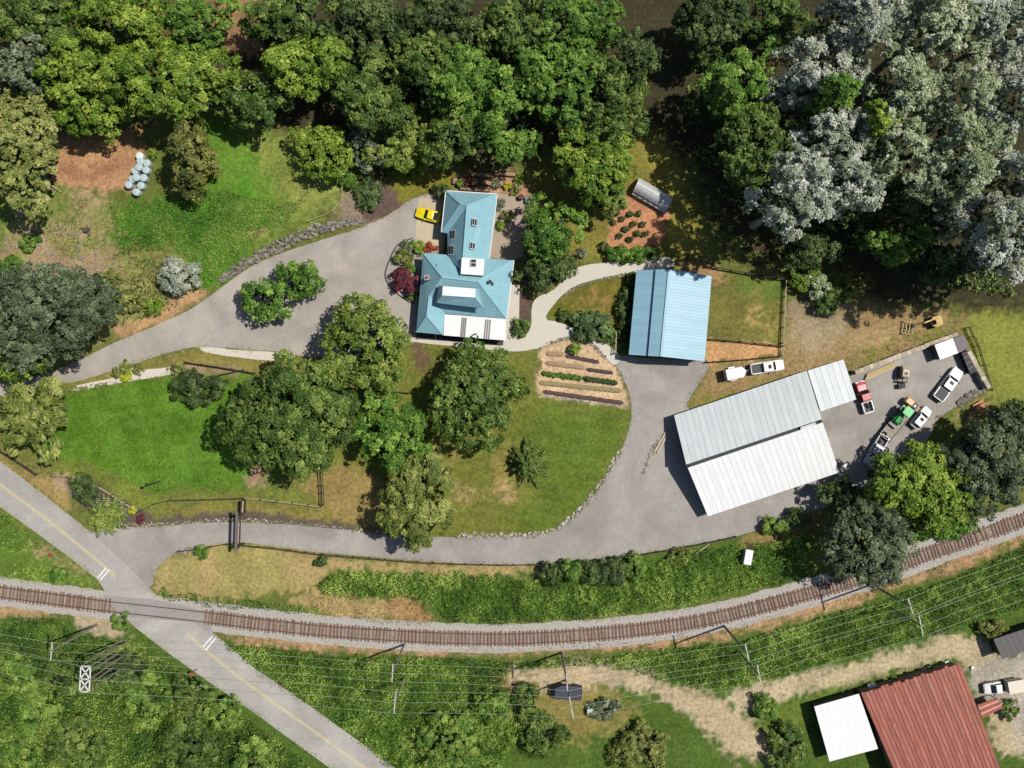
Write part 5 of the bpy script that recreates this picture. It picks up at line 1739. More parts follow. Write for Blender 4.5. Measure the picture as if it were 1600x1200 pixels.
# greenhouse: curved pale film over hoops
gh = thing('greenhouse', 'small greenhouse of pale film over white hoops next to the rose bed', 'greenhouse', at(1018, 307))
g_a, g_b, g_c, g_d = at(999, 278, 1.2), at(1051, 308, 1.2), at(1038, 335, 1.2), at(988, 302, 1.2)
mg, ntg, bg_ = new_mat('greenhouse_film')
bg_.inputs['Base Color'].default_value = (*alb((236, 234, 236)), 1)
bg_.inputs['Roughness'].default_value = 0.35
bg_.inputs['Alpha'].default_value = 0.78
m_pole_w = m_frame
ghl = (g_b - g_a).normalized()
ghw = (g_d - g_a)
LEN = (g_b - g_a).length
seg = 7


def arch(f, t, lift=0.0):
    p = g_a + ghl * LEN * f + ghw * t
    hgt = 0.9 + 1.5 * math.sin(math.pi * t) ** 0.7
    return Vector((p.x, p.y, hgt + lift))


for i in range(6):
    f0, f1 = i / 6, (i + 1) / 6
    for half in (0, 1):
        mb = MB()
        for j in range(4):
            t0, t1 = half * 0.5 + j / 8, half * 0.5 + (j + 1) / 8
            mb.poly(ccw([arch(f0 + .004, t0), arch(f1 - .004, t0), arch(f1 - .004, t1), arch(f0 + .004, t1)]))
        mb.build('film_pane', mg, gh)
for i in range(7):
    MB().tube([arch(i / 6, k / 10, 0.03) for k in range(11)], 0.05, 5).build('hoop', m_pole_w, gh)
for t in (0.0, 0.5, 1.0):
    MB().tube([arch(0, t, 0.05), arch(1, t, 0.05)], 0.05, 5).build('purlin', m_pole_w, gh)
for f in (0.0, 1.0):
    for t in (0, 1):
        p = arch(f, t)
        MB().tube([(p.x, p.y, -0.1), p], 0.04, 5).build('corner_post', m_pole_w, gh)
    mb = MB()
    mb.poly([arch(f, k / 10) for k in range(11)] + [Vector((arch(f, 1).x, arch(f, 1).y, 0.02)), Vector((arch(f, 0).x, arch(f, 0).y, 0.02))])
    mb.build('end_film', mg, gh)
for t in (0, 1):
    a, b = arch(0, t), arch(1, t)
    mb = MB().poly([a, b, Vector((b.x, b.y, 0)), Vector((a.x, a.y, 0))])
    mb.build('side_film', mg, gh)

# small white cabin on the bank
hut = thing('white_hut', 'small white flat topped hut on the green bank above the rails', 'hut', at(1164, 867))
p = at(1164.5, 867, 0)
a = heading(4, -22)
hz_ = gz(p.x, p.y)
MB().box((p.x, p.y, hz_ + 0.9), (2.0, 0.95, 1.9), a).build('wall', m_frame, hut)
MB().box((p.x, p.y, hz_ + 1.9), (2.3, 1.15, 0.1), a).build('roof', m_whiter, hut)
MB().box((p.x + 0.5 * math.sin(a), p.y - 0.5 * math.cos(a), hz_ + 0.75), (0.7, 0.06, 1.5), a).build('door', m_dark, hut)

# ------------------------------------------------------------------ fences
m_tim = mat('dark_timber', (74, 60, 52), 0.9, 0.25, 3.0)
m_timp = mat('pale_timber', (188, 172, 140), 0.9, 0.2, 3.0)


def fence(label, pts, step=2.5, hgt=1.1, rails=2, material=None, rail_mat=None, gaps=(), post_w=0.16, name='post_and_rail_fence', split=None):
    material = material or m_tim
    rail_mat = rail_mat or material
    root = thing(name, label, 'fence', on_ground(*pts[0]))
    ws = []
    for x, y, a in walk([(p[0], p[1]) for p in pts], step / PX):
        ws.append((x, y))
    if math.hypot(ws[-1][0] - pts[-1][0], ws[-1][1] - pts[-1][1]) > 6:
        ws.append((pts[-1][0], pts[-1][1]))
    G = []
    for x, y in ws:
        p = at(x, y, 0.0)
        G.append(Vector((p.x, p.y, gz(p.x, p.y))))
    rnd = random.Random(len(label))
    for p in G:
        h_ = hgt + rnd.uniform(0, 0.12)
        MB().box((p.x, p.y, p.z + h_ / 2 - 0.1), (post_w, post_w, h_ + 0.2), rnd.uniform(-0.2, 0.2)).build('post', material, root)
    for i, (p, q) in enumerate(zip(G[:-1], G[1:])):
        if i in gaps:
            continue
        for r in range(rails):
            z = hgt * (0.92 - 0.42 * r)
            MB().bar(p + Vector((0, 0, z)), q + Vector((0, 0, z)), 0.09, 0.14).build('rail', rail_mat, root)
    return root


fence('dark post and rail fence along the lower edge of the drive, gate to bank', [(280, 861), (318, 856), (356, 849), (430, 856), (505, 866), (580, 872), (670, 879), (780, 882), (850, 881), (920, 875), (1000, 866), (1060, 856), (1148, 838)])
fence('dark roadside fence at the left edge beside the weeping tree', [(-20, 690), (0, 702), (30, 720), (60, 741)])
fence('pale topped fence curving round the palm bed at the road corner', [(85, 742), (110, 744), (135, 747), (178, 773), (218, 799)], rail_mat=m_timp)
fence('dark fence between the bright lawn and the drive, up to the gateway', [(222, 798), (237, 789), (262, 781), (320, 780), (378, 778)])
fence('pale topped fence right of the gateway ending at the ladder frame', [(384, 778), (404, 779), (430, 782), (455, 785), (480, 788), (502, 791)], rail_mat=m_timp)
fence('short dark fence above the oval bush beside the upper drive', [(292, 566), (340, 573), (400, 583)], 2.4)
fence('short dark fence spur right of the oval bush', [(346, 586), (382, 578)], 1.8)
fence('timber paddock fence along the top of the paddock', [(1050, 410), (1075, 404), (1100, 410), (1112, 418), (1168, 428), (1226, 438)], 2.4, material=m_tim)
fence('paddock fence dividing the grass from the sandy strip', [(1108, 530), (1150, 533), (1222, 541)], 2.4)
fence('paddock fence on the right side of the paddock', [(1226, 440), (1224, 490), (1221, 556)], 2.4, material=m_timp)
fence('low paddock fence along the bottom of the sandy strip', [(1103, 566), (1160, 562), (1221, 556)], 2.4)
fence('thin dark fence between the yard and the mown grass at right', [(1510, 512), (1524, 540), (1536, 575), (1546, 610)], 1.6, 1.2, 2, post_w=0.1)
fence('trellis fence of two posts west of the blue barn', [(962, 520), (961, 552)], 1.6, 1.4, 3, m_timp)
fence('timber edging rail on the grassy slope beside the rock wall', [(485, 348), (520, 335), (540, 312), (535, 285)], 2.0, 0.5, 1, m_timp)
fence('low rail at the top of the lawn beside the lone tree', [(608, 611), (640, 614)], 1.6, 0.9, 2)

# timber gateway over the drive
gt = thing('timber_gateway', 'dark timber gateway spanning the lower drive', 'gate', at(382, 815))
pA, pB = at(382.5, 800), at(381, 849)
for p in (pA, pB):
    MB().box((p.x, p.y, 2.1), (0.3, 0.3, 4.2)).build('post', m_tim, gt)
MB().bar(pA + Vector((0, 0.7, 4.3)), pB + Vector((0, -0.5, 4.3)), 0.34, 0.3).build('beam', mat('grey_beam', (120, 108, 104), 0.9, 0.2, 3), gt)
MB().bar(pA + Vector((0.38, 0, 3.8)), pB + Vector((0.38, 0, 3.8)), 0.1, 0.5).build('beam_shade_board', m_tim, gt)  # dark board added in place of the beam's shadow
p0, p1 = at(384, 780), at(383, 798)
MB().bar(p0 + Vector((0, 0, 1.2)), p1 + Vector((0, 0, 1.2)), 0.3, 1.9).build('wing_panel', m_tim, gt)
MB().bar(p0 + Vector((0.2, 0, 2.2)), p1 + Vector((0.2, 0, 2.2)), 0.2, 0.1).build('wing_cap', m_timp, gt)
# ladder like frame in the dry grass
lf = thing('ladder_frame', 'tall dark timber frame standing in the dry grass near the fence end', 'frame', on_ground(503, 760))
for dx in (-2.4, 2.4):
    MB().bar(on_ground(501 + dx, 737, 0.9), on_ground(504 + dx, 790, 0.9), 0.1, 0.12).build('side_rail', m_tim, lf)
for f in (0.03, 0.4, 0.62, 0.97):
    y = 737 + 53 * f
    MB().bar(on_ground(498 + 3 * f, y, 0.92), on_ground(504 + 3 * f, y, 0.92), 0.14, 0.12).build('rung', m_tim, lf)
    for dx in (-2.4, 2.4):
        q = on_ground(501 + dx + 3 * f, y, 0.0)
        MB().box((q.x, q.y, q.z + 0.4), (0.12, 0.12, 1.0)).build('leg', m_tim, lf)
bxx = thing('white_box', 'small white box on a post at the edge of the big lawn tree', 'box', on_ground(499, 730))
q = on_ground(499, 729, 0)
MB().box((q.x, q.y, q.z + 1.25), (0.75, 0.85, 0.7), 0.1).build('case', m_frame, bxx)
MB().box((q.x, q.y, q.z + 0.45), (0.14, 0.14, 1.0)).build('post', m_tim, bxx)
q = on_ground(482, 730, 0)
pump = MB()
pump.lathe([(0.3, 0), (0.34, 0.5), (0.25, 0.8), (0.1, 0.95)], 10, c=(q.x, q.y, q.z))
pump.box((q.x + 0.3, q.y, q.z + 0.5), (0.5, 0.2, 0.2))
tag(pump.build('water_pump', mat('pale_pump', (180, 196, 200), 0.6)), 'small pale pump left of the white box', 'pump')
lp = thing('lamp_post', 'slim dark lamp post standing alone on the bright lawn', 'lamp post', on_ground(250, 752))
lp_z = lp.location
MB().lathe([(0.14, 0), (0.14, 0.3), (0.08, 0.4), (0.07, 5.2)], 8, c=lp_z).build('pole', m_dark, lp)
MB().lathe([(0.1, 5.2), (0.26, 5.35), (0.22, 5.75), (0.05, 5.9)], 8, c=lp_z).build('lantern', m_dark, lp)

# ------------------------------------------------------------------ stones
m_rock = [mat('rock_%d' % i, c_, 0.95, 0.3, 2.0, bump=0.6, bscale=3) for i, c_ in enumerate(((150, 142, 132), (128, 122, 116), (172, 160, 144), (196, 184, 164), (216, 208, 194)))]


def rock_mesh(seed, material):
    rs = random.Random(seed)
    t = (1 + 5 ** 0.5) / 2
    vs = [(-1, t, 0), (1, t, 0), (-1, -t, 0), (1, -t, 0), (0, -1, t), (0, 1, t), (0, -1, -t), (0, 1, -t), (t, 0, -1), (t, 0, 1), (-t, 0, -1), (-t, 0, 1)]
    fs = [(0, 11, 5), (0, 5, 1), (0, 1, 7), (0, 7, 10), (0, 10, 11), (1, 5, 9), (5, 11, 4), (11, 10, 2), (10, 7, 6), (7, 1, 8), (3, 9, 4), (3, 4, 2), (3, 2, 6), (3, 6, 8), (3, 8, 9), (4, 9, 5), (2, 4, 11), (6, 2, 10), (8, 6, 7), (9, 8, 1)]
    mb = MB()
    sc = (rs.uniform(0.8, 1.2), rs.uniform(0.65, 1.0), rs.uniform(0.5, 0.8))
    q = [Vector(v).normalized() * rs.uniform(0.78, 1.12) for v in vs]
    mb.add([(v.x * sc[0], v.y * sc[1], v.z * sc[2]) for v in q], fs)
    return mb.mesh('rock', material)


ROCKS = [[rock_mesh(i * 10 + k, m) for k in range(3)] for i, m in enumerate(m_rock)]


def rock_wall(name, label, cat, line, width, size, n, tones, seed, lift=0.0, taper=None):
    """stones heaped along a line; width and size in metres, n stones"""
    rs = random.Random(seed)
    ln = smooth_line(line, 6)
    root = thing(name, label, cat, on_ground(*line[0]))
    st = walk(ln, sum(math.hypot(b[0] - a[0], b[1] - a[1]) for a, b in zip(ln[:-1], ln[1:])) / max(1, n - 1) * 0.999)
    for i, (x, y, a) in enumerate(st[:n]):
        f = i / max(1, n - 1)
        w = width * (taper(f) if taper else 1)
        d = rs.uniform(-0.5, 0.5) * w / PX
        qx, qy = x - math.sin(a) * d, y + math.cos(a) * d
        s = size * rs.uniform(0.6, 1.4)
        p = on_ground(qx, qy)
        o = link('rock', rs.choice(ROCKS[rs.choice(tones)]), root, p - root.location + Vector((0, 0, s * 0.18 + lift)))
        o.scale = (s, s, s)
        o.rotation_euler = (rs.uniform(-0.4, 0.4), rs.uniform(-0.4, 0.4), rs.uniform(0, 6.28))
    return root


rock_wall('rock_wall', 'rough grey rock retaining wall above the upper drive', 'rock wall', [(346, 440), (370, 420), (400, 402), (440, 382), (480, 364), (520, 352), (565, 345)], 1.3, 0.3, 290, (0, 1, 1, 0, 2), 1, 0.05, lambda f: 0.35 + 1.0 * math.sin(math.pi * min(1, f * 0.8 + 0.1)))
rock_wall('rock_edging', 'pale rock edging along the curved lower lawn beside the drive', 'rock edging', [(716, 836), (790, 836), (850, 833), (885, 815), (915, 786), (940, 755), (958, 722), (970, 704)], 0.75, 0.27, 210, (2, 3, 4, 0, 3), 2)
rock_wall('rock_edging', 'scattered pale stones on the mulch above the lower drive', 'rock edging', [(190, 820), (250, 819), (320, 814), (380, 812), (440, 816), (500, 822), (560, 829), (600, 834)], 0.5, 0.17, 150, (2, 3, 4, 0), 3)
rock_wall('rock_edging', 'low stone edging around the top of the vegetable garden', 'rock edging', [(843, 544), (862, 535), (880, 530), (905, 528), (922, 535), (934, 546), (946, 560)], 0.45, 0.2, 90, (0, 2, 3, 1), 4)
rock_wall('rock_edging', 'pale stone edging along the bottom of the vegetable garden', 'rock edging', [(844, 617), (880, 622), (930, 630), (980, 635)], 0.4, 0.16, 80, (3, 4, 2), 5)
rock_wall('rock_edging', 'small dark stones edging the concrete path above the oval lawn', 'rock edging', [(880, 462), (900, 449), (930, 438), (960, 432), (982, 428)], 0.35, 0.18, 46, (0, 1, 2), 6)
rock_wall('rock_edging', 'mossy stones in a line across the yard west of the white barn', 'rock edging', [(1006, 742), (1012, 722), (1020, 705), (1028, 690), (1040, 676)], 0.8, 0.3, 40, (0, 2, 3), 7)
rock_wall('rock_edging', 'dark boulders along the lower right edge of the yard', 'rock edging', [(1498, 632), (1508, 624), (1522, 614), (1538, 606)], 0.9, 0.42, 34, (1, 1, 0), 8)
rock_wall('rock_edging', 'boulder pair with pale rims at the mouth of the drive', 'rock edging', [(281, 862), (290, 860), (303, 862)], 0.7, 0.45, 8, (0, 2), 9)
rock_wall('stone_row', 'grey pebbles heaped along the strip beside the bright lawn', 'stones', [(112, 609), (150, 602), (190, 596), (230, 590), (270, 582)], 0.5, 0.12, 120, (3, 2, 4, 0), 10)
rock_wall('stone_row', 'white stones lying along the pebble strip beside the drive', 'stones', [(320, 546), (360, 552), (400, 556), (450, 556)], 0.8, 0.13, 170, (4, 4, 3), 11)

rock_wall('rubble_heap', 'pale rubble stones scattered on the dry slope at the left', 'rubble', [(10, 395), (45, 380), (90, 375), (130, 395), (160, 425), (178, 450)], 5.0, 0.22, 130, (2, 3, 0, 2), 12)

# block retaining walls of the vehicle yard
m_blk = [mat('concrete_block_%d' % i, c_, 0.9, 0.15, 2.0, stain=0.25) for i, c_ in enumerate(((206, 190, 164), (190, 176, 152), (220, 206, 182)))]


def block_wall(label, a, b, n, hgt, wdt, seed):
    root = thing('block_wall', label, 'wall', on_ground(*a))
    rs = random.Random(seed)
    pa, pb = at(*a), at(*b)
    L_ = (pb - pa).length / n
    ang = math.atan2(pb.y - pa.y, pb.x - pa.x)
    for i in range(n):
        for lv in range(2):
            p = pa.lerp(pb, (i + 0.5 + (0.25 if lv else -0.0)) / (n + 0.3))
            h_ = hgt / 2
            MB().box((p.x + rs.uniform(-.05, .05), p.y + rs.uniform(-.05, .05), h_ * (lv + 0.5) + 0.0), (L_ * 0.95, wdt * rs.uniform(0.9, 1.05), h_ * 0.98), ang + rs.uniform(-0.03, 0.03)).build('block', rs.choice(m_blk), root)
    return root


block_wall('pale concrete block wall along the upper edge of the vehicle yard', (1330, 583), (1492, 522), 22, 1.2, 0.7, 1)
block_wall('pale concrete block wall along the right side of the vehicle yard', (1506, 548), (1539, 607), 9, 1.5, 0.7, 2)
# ------------------------------------------------------------------ vehicles
m_tyre = mat('tyre_rubber', (44, 42, 42), 0.9, 0.1, 5)
m_rim = mat('wheel_rim', (176, 178, 180), 0.4, 0.05, 5, metal=0.6)
m_chrome = mat('bumper', (150, 152, 154), 0.4, 0.05, 4, metal=0.5)
m_lamp = mat('headlight', (230, 232, 232), 0.2, 0.02, 4, spec=0.6)
m_tail = mat('tail_light', (150, 30, 26), 0.3, 0.05, 4)
m_vglass = mat('vehicle_glass', (44, 50, 56), 0.1, 0.05, 2, spec=0.7)
m_liner = mat('bed_liner', (96, 94, 96), 0.85, 0.12, 4)
m_steel = mat('dull_steel', (146, 142, 138), 0.6, 0.2, 3, metal=0.3)


def paintm(n, c):
    return mat('paint_' + n, c, 0.3, 0.03, 1.5, spec=0.35)


P_white = paintm('white', (250, 250, 248))
P_red = paintm('red', (190, 26, 34))
P_yellow = paintm('yellow', (250, 226, 20))
P_silver = paintm('silver', (214, 216, 220))
P_green = paintm('green', (40, 160, 70))
P_orange = paintm('orange', (226, 160, 84))


def wheel(root, x, y, r, w, name='wheel'):
    o = MB().lathe([(r * 0.75, -w / 2), (r, -w / 2 * 0.7), (r, w / 2 * 0.7), (r * 0.75, w / 2)], 16, 'Y', (x, y, r)).build(name, m_tyre, root, world=False)
    MB().lathe([(r * 0.58, -w / 2 - 0.012), (r * 0.62, 0), (r * 0.58, w / 2 + 0.012)], 12, 'Y', (x, y, r)).build('rim', m_rim, o, world=False)


def vehicle(name, label, px, py, dx, dy, cat, group=None, z=0.03):
    p = at(px, py, z)
    return thing(name, label, cat, (p.x, p.y, z), heading(dx, dy), group)


def pickup(name, label, px, py, dx, dy, L, W, paint, hood=1.5, cab=1.55, bed='liner', sunroof=True, group=None, hoodpaint=None, bedpaint=None):
    """x forward; bed: 'liner', 'cover', 'flat' or None for a closed car body"""
    r = vehicle(name, label, px, py, dx, dy, 'pickup' if bed else 'car', group)
    hw = W / 2
    xf, xr = L / 2, -L / 2
    xc0 = xf - hood            # foot of the windscreen
    xc1 = xc0 - 0.65           # front edge of the roof
    xc2 = xc1 - cab            # rear edge of the roof
    xc3 = xc2 - 0.18           # foot of the rear window
    b = MB()
    zt = 1.08
    b.loft([(xf, hw * 0.72, 0.45, 0.78, 0.1), (xf - 0.12, hw * 0.88, 0.36, 0.92, 0.12), (xf - 0.5, hw * 0.97, 0.3, 1.0, 0.12), (xc0, hw, 0.3, zt, 0.12), (xc3, hw, 0.3, zt, 0.1)])
    b.build('body', hoodpaint or paint, r, world=False, smooth=False)
    if bed:
        bp = bedpaint or paint
        xb = xc3 - 0.04
        t = 0.1
        MB().box(((xb + xr) / 2, 0, 0.5), (xb - xr, W * 0.9, 0.3)).build('bed_floor', m_liner, r, world=False)
        if bed != 'flat':
            wl = MB()
            for s in (-1, 1):
                wl.loft([(xr + 0.04, 0.07, 0.45, 1.06, 0.03), (xr + 0.35, 0.09, 0.4, 1.1, 0.03), (xb, 0.09, 0.4, 1.1, 0.03)])
                n_ = 30
                for i in range(len(wl.v) - 30, len(wl.v)):
                    v = wl.v[i]
                    wl.v[i] = (v[0], v[1] + s * (hw - 0.1 - (0.06 if v[0] < xr + 0.1 else 0)), v[2])
            wl.box((xr + 0.05, 0, 0.76), (0.09, W * 0.82, 0.62))
            wl.box((xb - 0.05, 0, 0.78), (0.08, W * 0.86, 0.66))
            wl.build('cargo_bed', bp, r, world=False)
            if bed == 'liner':
                MB().box(((xb + xr) / 2, 0, 0.98), (xb - xr - 0.25, W * 0.78, 0.05)).build('bed_cover', m_liner, r, world=False)
        MB().box((xr - 0.04, 0, 0.55), (0.16, W * 0.9, 0.2)).build('rear_bumper', m_chrome, r, world=False)
    else:
        b2 = MB()
        b2.loft([(xc3 + 0.01, hw, 0.3, zt, 0.12), (xr + 0.5, hw * 0.97, 0.3, zt - 0.03, 0.12), (xr + 0.12, hw * 0.9, 0.36, zt - 0.1, 0.12), (xr, hw * 0.78, 0.45, 0.9, 0.1)])
        b2.build('tail_body', paint, r, world=False)
    gl = MB()
    zr = 1.66
    gl.loft([(xc0 + 0.02, hw * 0.82, zt - 0.04, zt + 0.01, 0.01), (xc1, hw * 0.8, zt - 0.04, zr, 0.1), (xc2, hw * 0.8, zt - 0.04, zr, 0.1), (xc3, hw * 0.82, zt - 0.04, zt + 0.06, 0.01)])
    gl.build('windows', m_vglass, r, world=False)
    rf = MB()
    rf.loft([(xc1 + 0.06, hw * 0.72, zr - 0.03, zr + 0.03, 0.01), (xc1 - 0.1, hw * 0.76, zr - 0.04, zr + 0.05, 0.02), (xc2 + 0.1, hw * 0.76, zr - 0.04, zr + 0.05, 0.02), (xc2 - 0.02, hw * 0.72, zr - 0.03, zr + 0.03, 0.01)])
    rf.build('roof', paint, r, world=False)
    if sunroof:
        MB().box((xc1 - 0.45, 0, zr + 0.055), (0.5, W * 0.36, 0.03)).build('sunroof', m_vglass, r, world=False)
    for s in (-1, 1):
        MB().bar((xc0, s * hw * 0.8, zt), (xc1, s * hw * 0.74, zr + 0.02), 0.09, 0.06).build('pillar', paint, r, world=False)
        MB().box((xc0 - 0.35, s * (hw + 0.1), zt + 0.06), (0.12, 0.24, 0.16)).build('mirror', m_dark, r, world=False)
        MB().box((xf - 0.06, s * hw * 0.62, 0.78), (0.12, 0.34, 0.16)).build('headlight', m_lamp, r, world=False)
        MB().box((xr + 0.01, s * hw * 0.74, 0.85), (0.06, 0.2, 0.26)).build('tail_light', m_tail, r, world=False)
        for x in (xf - 0.95, xr + 0.95):
            wheel(r, x, s * (hw - 0.1), 0.37, 0.24)
    MB().box((xf + 0.03, 0, 0.5), (0.14, W * 0.78, 0.2)).build('front_bumper', m_chrome, r, world=False)
    return r


pickup('pickup_truck', 'white pickup with black bed cover parked on the dirt in front of the small trailer', 1196.5, 573.5, 51, -8, 5.2, 1.75, P_white, 1.3, 1.35)
pickup('pickup_truck', 'white pickup parked slanting in the upper right of the vehicle yard', 1478, 600.5, 33, -44, 5.7, 1.95, P_white, 1.5, 1.5)
pickup('pickup_truck', 'red pickup with white junk filled bed beside the barn lean-to', 1348, 620.5, -14, -46, 4.9, 1.7, P_red, 1.35, 0.95, bed='open', sunroof=False, bedpaint=P_white)
pickup('pickup_truck', 'silver pickup loaded with scrap in front of the flat trailer', 1366, 703, -27, 46, 5.3, 1.75, P_silver, 1.35, 1.35, bed='open', sunroof=False)
pickup('parked_car', 'white hatchback with dark roof window beside the green tractor', 1435.5, 652.5, 23, -27, 3.7, 1.65, P_white, 1.05, 1.5, bed=None)
pickup('small_truck', 'white cab truck with a pale box body at the lower right', 1556, 1071, -40, 6, 4.6, 1.75, P_white, 1.0, 0.8, bed='flat', sunroof=False)
bxr = vehicle('truck_box', 'pale cream box body on the back of the white cab truck', 1578, 1067, -40, 7, 'box')
MB().box((0, 0, 1.35), (2.4, 1.85, 1.3)).build('box_body', mat('cream_box', (232, 220, 198), 0.7, 0.05, 2), bxr, world=False)
MB().box((0, 0, 2.03), (2.5, 1.95, 0.07)).build('box_roof', mat('cream_box_roof', (240, 228, 206), 0.7, 0.05, 2), bxr, world=False)
MB().box((-1.24, 0, 1.35), (0.05, 1.5, 1.1)).build('rear_door', mat('cream_box', (232, 220, 198)), bxr, world=False)

# junk in the beds
rs_ = random.Random(9)
for i in range(6):
    a = heading(-14, -46)
    l_, s_ = -1.0 - 0.35 * (i // 2), (-0.35 if i % 2 else 0.35)
    p = at(1348, 620.5, 0.8)
    q = Vector((p.x + math.cos(a) * l_ - math.sin(a) * s_, p.y + math.sin(a) * l_ + math.cos(a) * s_, 0.66))
    t = MB()
    t.lathe([(0.16, 0), (0.24, 0.0), (0.26, 0.16), (0.2, 0.3), (0.1, 0.34)], 9, c=q)
    t.box(q + Vector((0.05, 0.02, 0.36)), (0.2, 0.2, 0.1), i)
    tag(t.build('scrap_part', [m_dark, m_steel, m_tyre][i % 3]), ['dark drum', 'grey machine part', 'black drum', 'dark can', 'grey can', 'black can'][i] + ' in the bed of the red pickup, ' + ['front left', 'front right', 'middle left', 'middle right', 'rear left', 'rear right'][i], 'scrap', 'junk in the red pickup bed')
for i, (x, y, r) in enumerate(((1376, 681, 0.42), (1382, 678, 0.4), (1370, 686, 0.38), (1373, 690, 0.35))):
    p = at(x, y, 0.9)
    t = MB()
    for k in range(14):
        pass
    ring = [(r * 0.55, 0.0), (r * 0.95, 0.03), (r, 0.12), (r * 0.95, 0.21), (r * 0.55, 0.24)]
    o = len(t.v)
    n_ = 14
    for rr, hh in ring:
        for k in range(n_):
            an = 6.2832 * k / n_
            t.v.append((p.x + rr * math.cos(an), p.y + rr * math.sin(an), 0.72 + hh + 0.05 * i))
    for j in range(len(ring)):
        j2 = (j + 1) % len(ring)
        for k in range(n_):
            k2 = (k + 1) % n_
            t.f.append((o + j * n_ + k, o + j * n_ + k2, o + j2 * n_ + k2, o + j2 * n_ + k))
    tag(t.build('old_tyre', m_tyre), ['worn tyre at the rear end of the silver pickup bed', 'worn tyre hanging over the drawbar behind the silver pickup', 'worn tyre in the middle of the silver pickup bed', 'worn tyre against the cab of the silver pickup'][i], 'tyre', 'tyres on the silver pickup')

# yellow sports car
yc = vehicle('sports_car', 'bright yellow sports car parked on the sandy pad by the house', 670, 337, -37, -10, 'car')
b = MB()
b.loft([(2.05, 0.5, 0.35, 0.52, 0.06), (1.95, 0.74, 0.3, 0.62, 0.08), (1.4, 0.86, 0.24, 0.76, 0.1), (0.5, 0.88, 0.22, 0.86, 0.1), (-0.9, 0.9, 0.22, 0.9, 0.1), (-1.7, 0.88, 0.26, 0.88, 0.1), (-1.98, 0.78, 0.36, 0.78, 0.08)])
b.build('body', P_yellow, yc, world=False)
b = MB()
b.loft([(0.62, 0.7, 0.82, 0.86, 0.01), (0.05, 0.62, 0.82, 1.2, 0.08), (-0.75, 0.62, 0.82, 1.2, 0.08), (-1.45, 0.66, 0.82, 0.9, 0.01)])
b.build('windows', m_vglass, yc, world=False)
b = MB()
b.loft([(0.1, 0.58, 1.14, 1.21, 0.02), (-0.05, 0.61, 1.14, 1.24, 0.03), (-0.65, 0.61, 1.14, 1.24, 0.03), (-0.85, 0.58, 1.14, 1.2, 0.02)])
b.build('roof', P_yellow, yc, world=False)
MB().box((-1.62, 0, 0.93), (0.34, 1.1, 0.08)).build('boot_lid', P_yellow, yc, world=False)
MB().box((1.0, 0, 0.835), (0.8, 0.5, 0.06), 0, 0.12).build('bonnet_scoop', P_yellow, yc, world=False)
for s in (-1, 1):
    MB().box((1.9, s * 0.5, 0.58), (0.18, 0.26, 0.1)).build('headlight', m_lamp, yc, world=False)
    MB().box((-1.98, s * 0.55, 0.66), (0.06, 0.3, 0.12)).build('tail_light', m_tail, yc, world=False)
    MB().box((0.35, s * 0.95, 0.9), (0.14, 0.14, 0.1)).build('mirror', P_yellow, yc, world=False)
    MB().bar((-0.75, s * 0.62, 1.2), (-1.5, s * 0.68, 0.9), 0.1, 0.06).build('pillar', P_yellow, yc, world=False)
    for x in (1.25, -1.25):
        wheel(yc, x, s * 0.8, 0.32, 0.22)

# small white box trailer
tr = vehicle('box_trailer', 'small closed white trailer hitched behind the white pickup on the dirt', 1145, 583.5, 38, -8, 'trailer')
b = MB()
b.loft([(1.75, 0.12, 0.6, 1.6, 0.04), (1.2, 0.72, 0.5, 2.0, 0.08), (1.0, 0.86, 0.45, 2.1, 0.08), (-1.45, 0.86, 0.45, 2.1, 0.08)])
b.build('body', P_white, tr, world=False)
MB().box((-1.47, 0, 1.2), (0.06, 1.5, 1.4)).build('rear_door', m_frame, tr, world=False)
MB().bar((1.6, 0, 0.5), (2.4, 0, 0.5), 0.1, 0.1).build('drawbar', m_steel, tr, world=False)
for s in (-1, 1):
    wheel(tr, -0.2, s * 0.92, 0.32, 0.2)
    MB().box((-0.2, s * 0.95, 0.72), (1.0, 0.26, 0.08)).build('mudguard', P_white, tr, world=False)

# flat trailer, tractor on it, orange implement
ft = vehicle('flat_trailer', 'flat steel trailer carrying the green tractor', 1393, 667, -30, 38, 'trailer')
MB().box((0, 0, 0.62), (4.6, 2.0, 0.14)).build('deck', mat('grey_planks', (170, 162, 150), 0.9, 0.2, 3), ft, world=False)
for i in range(6):
    MB().box((-2.0 + i * 0.78, 0, 0.7), (0.62, 1.9, 0.05)).build('plank', mat('grey_planks', (170, 162, 150)), ft, world=False)
for s in (-1, 1):
    MB().box((0, s * 1.02, 0.76), (4.7, 0.1, 0.24)).build('side_rail', m_steel, ft, world=False)
    MB().bar((2.3, s * 0.8, 0.6), (3.4, 0, 0.55), 0.12, 0.12).build('drawbar', m_steel, ft, world=False)
    for x in (-0.5, 0.35):
        wheel(ft, x, s * 1.1, 0.34, 0.22)
MB().box((2.25, 0, 1.0), (0.12, 2.0, 0.6)).build('headboard', m_steel, ft, world=False)

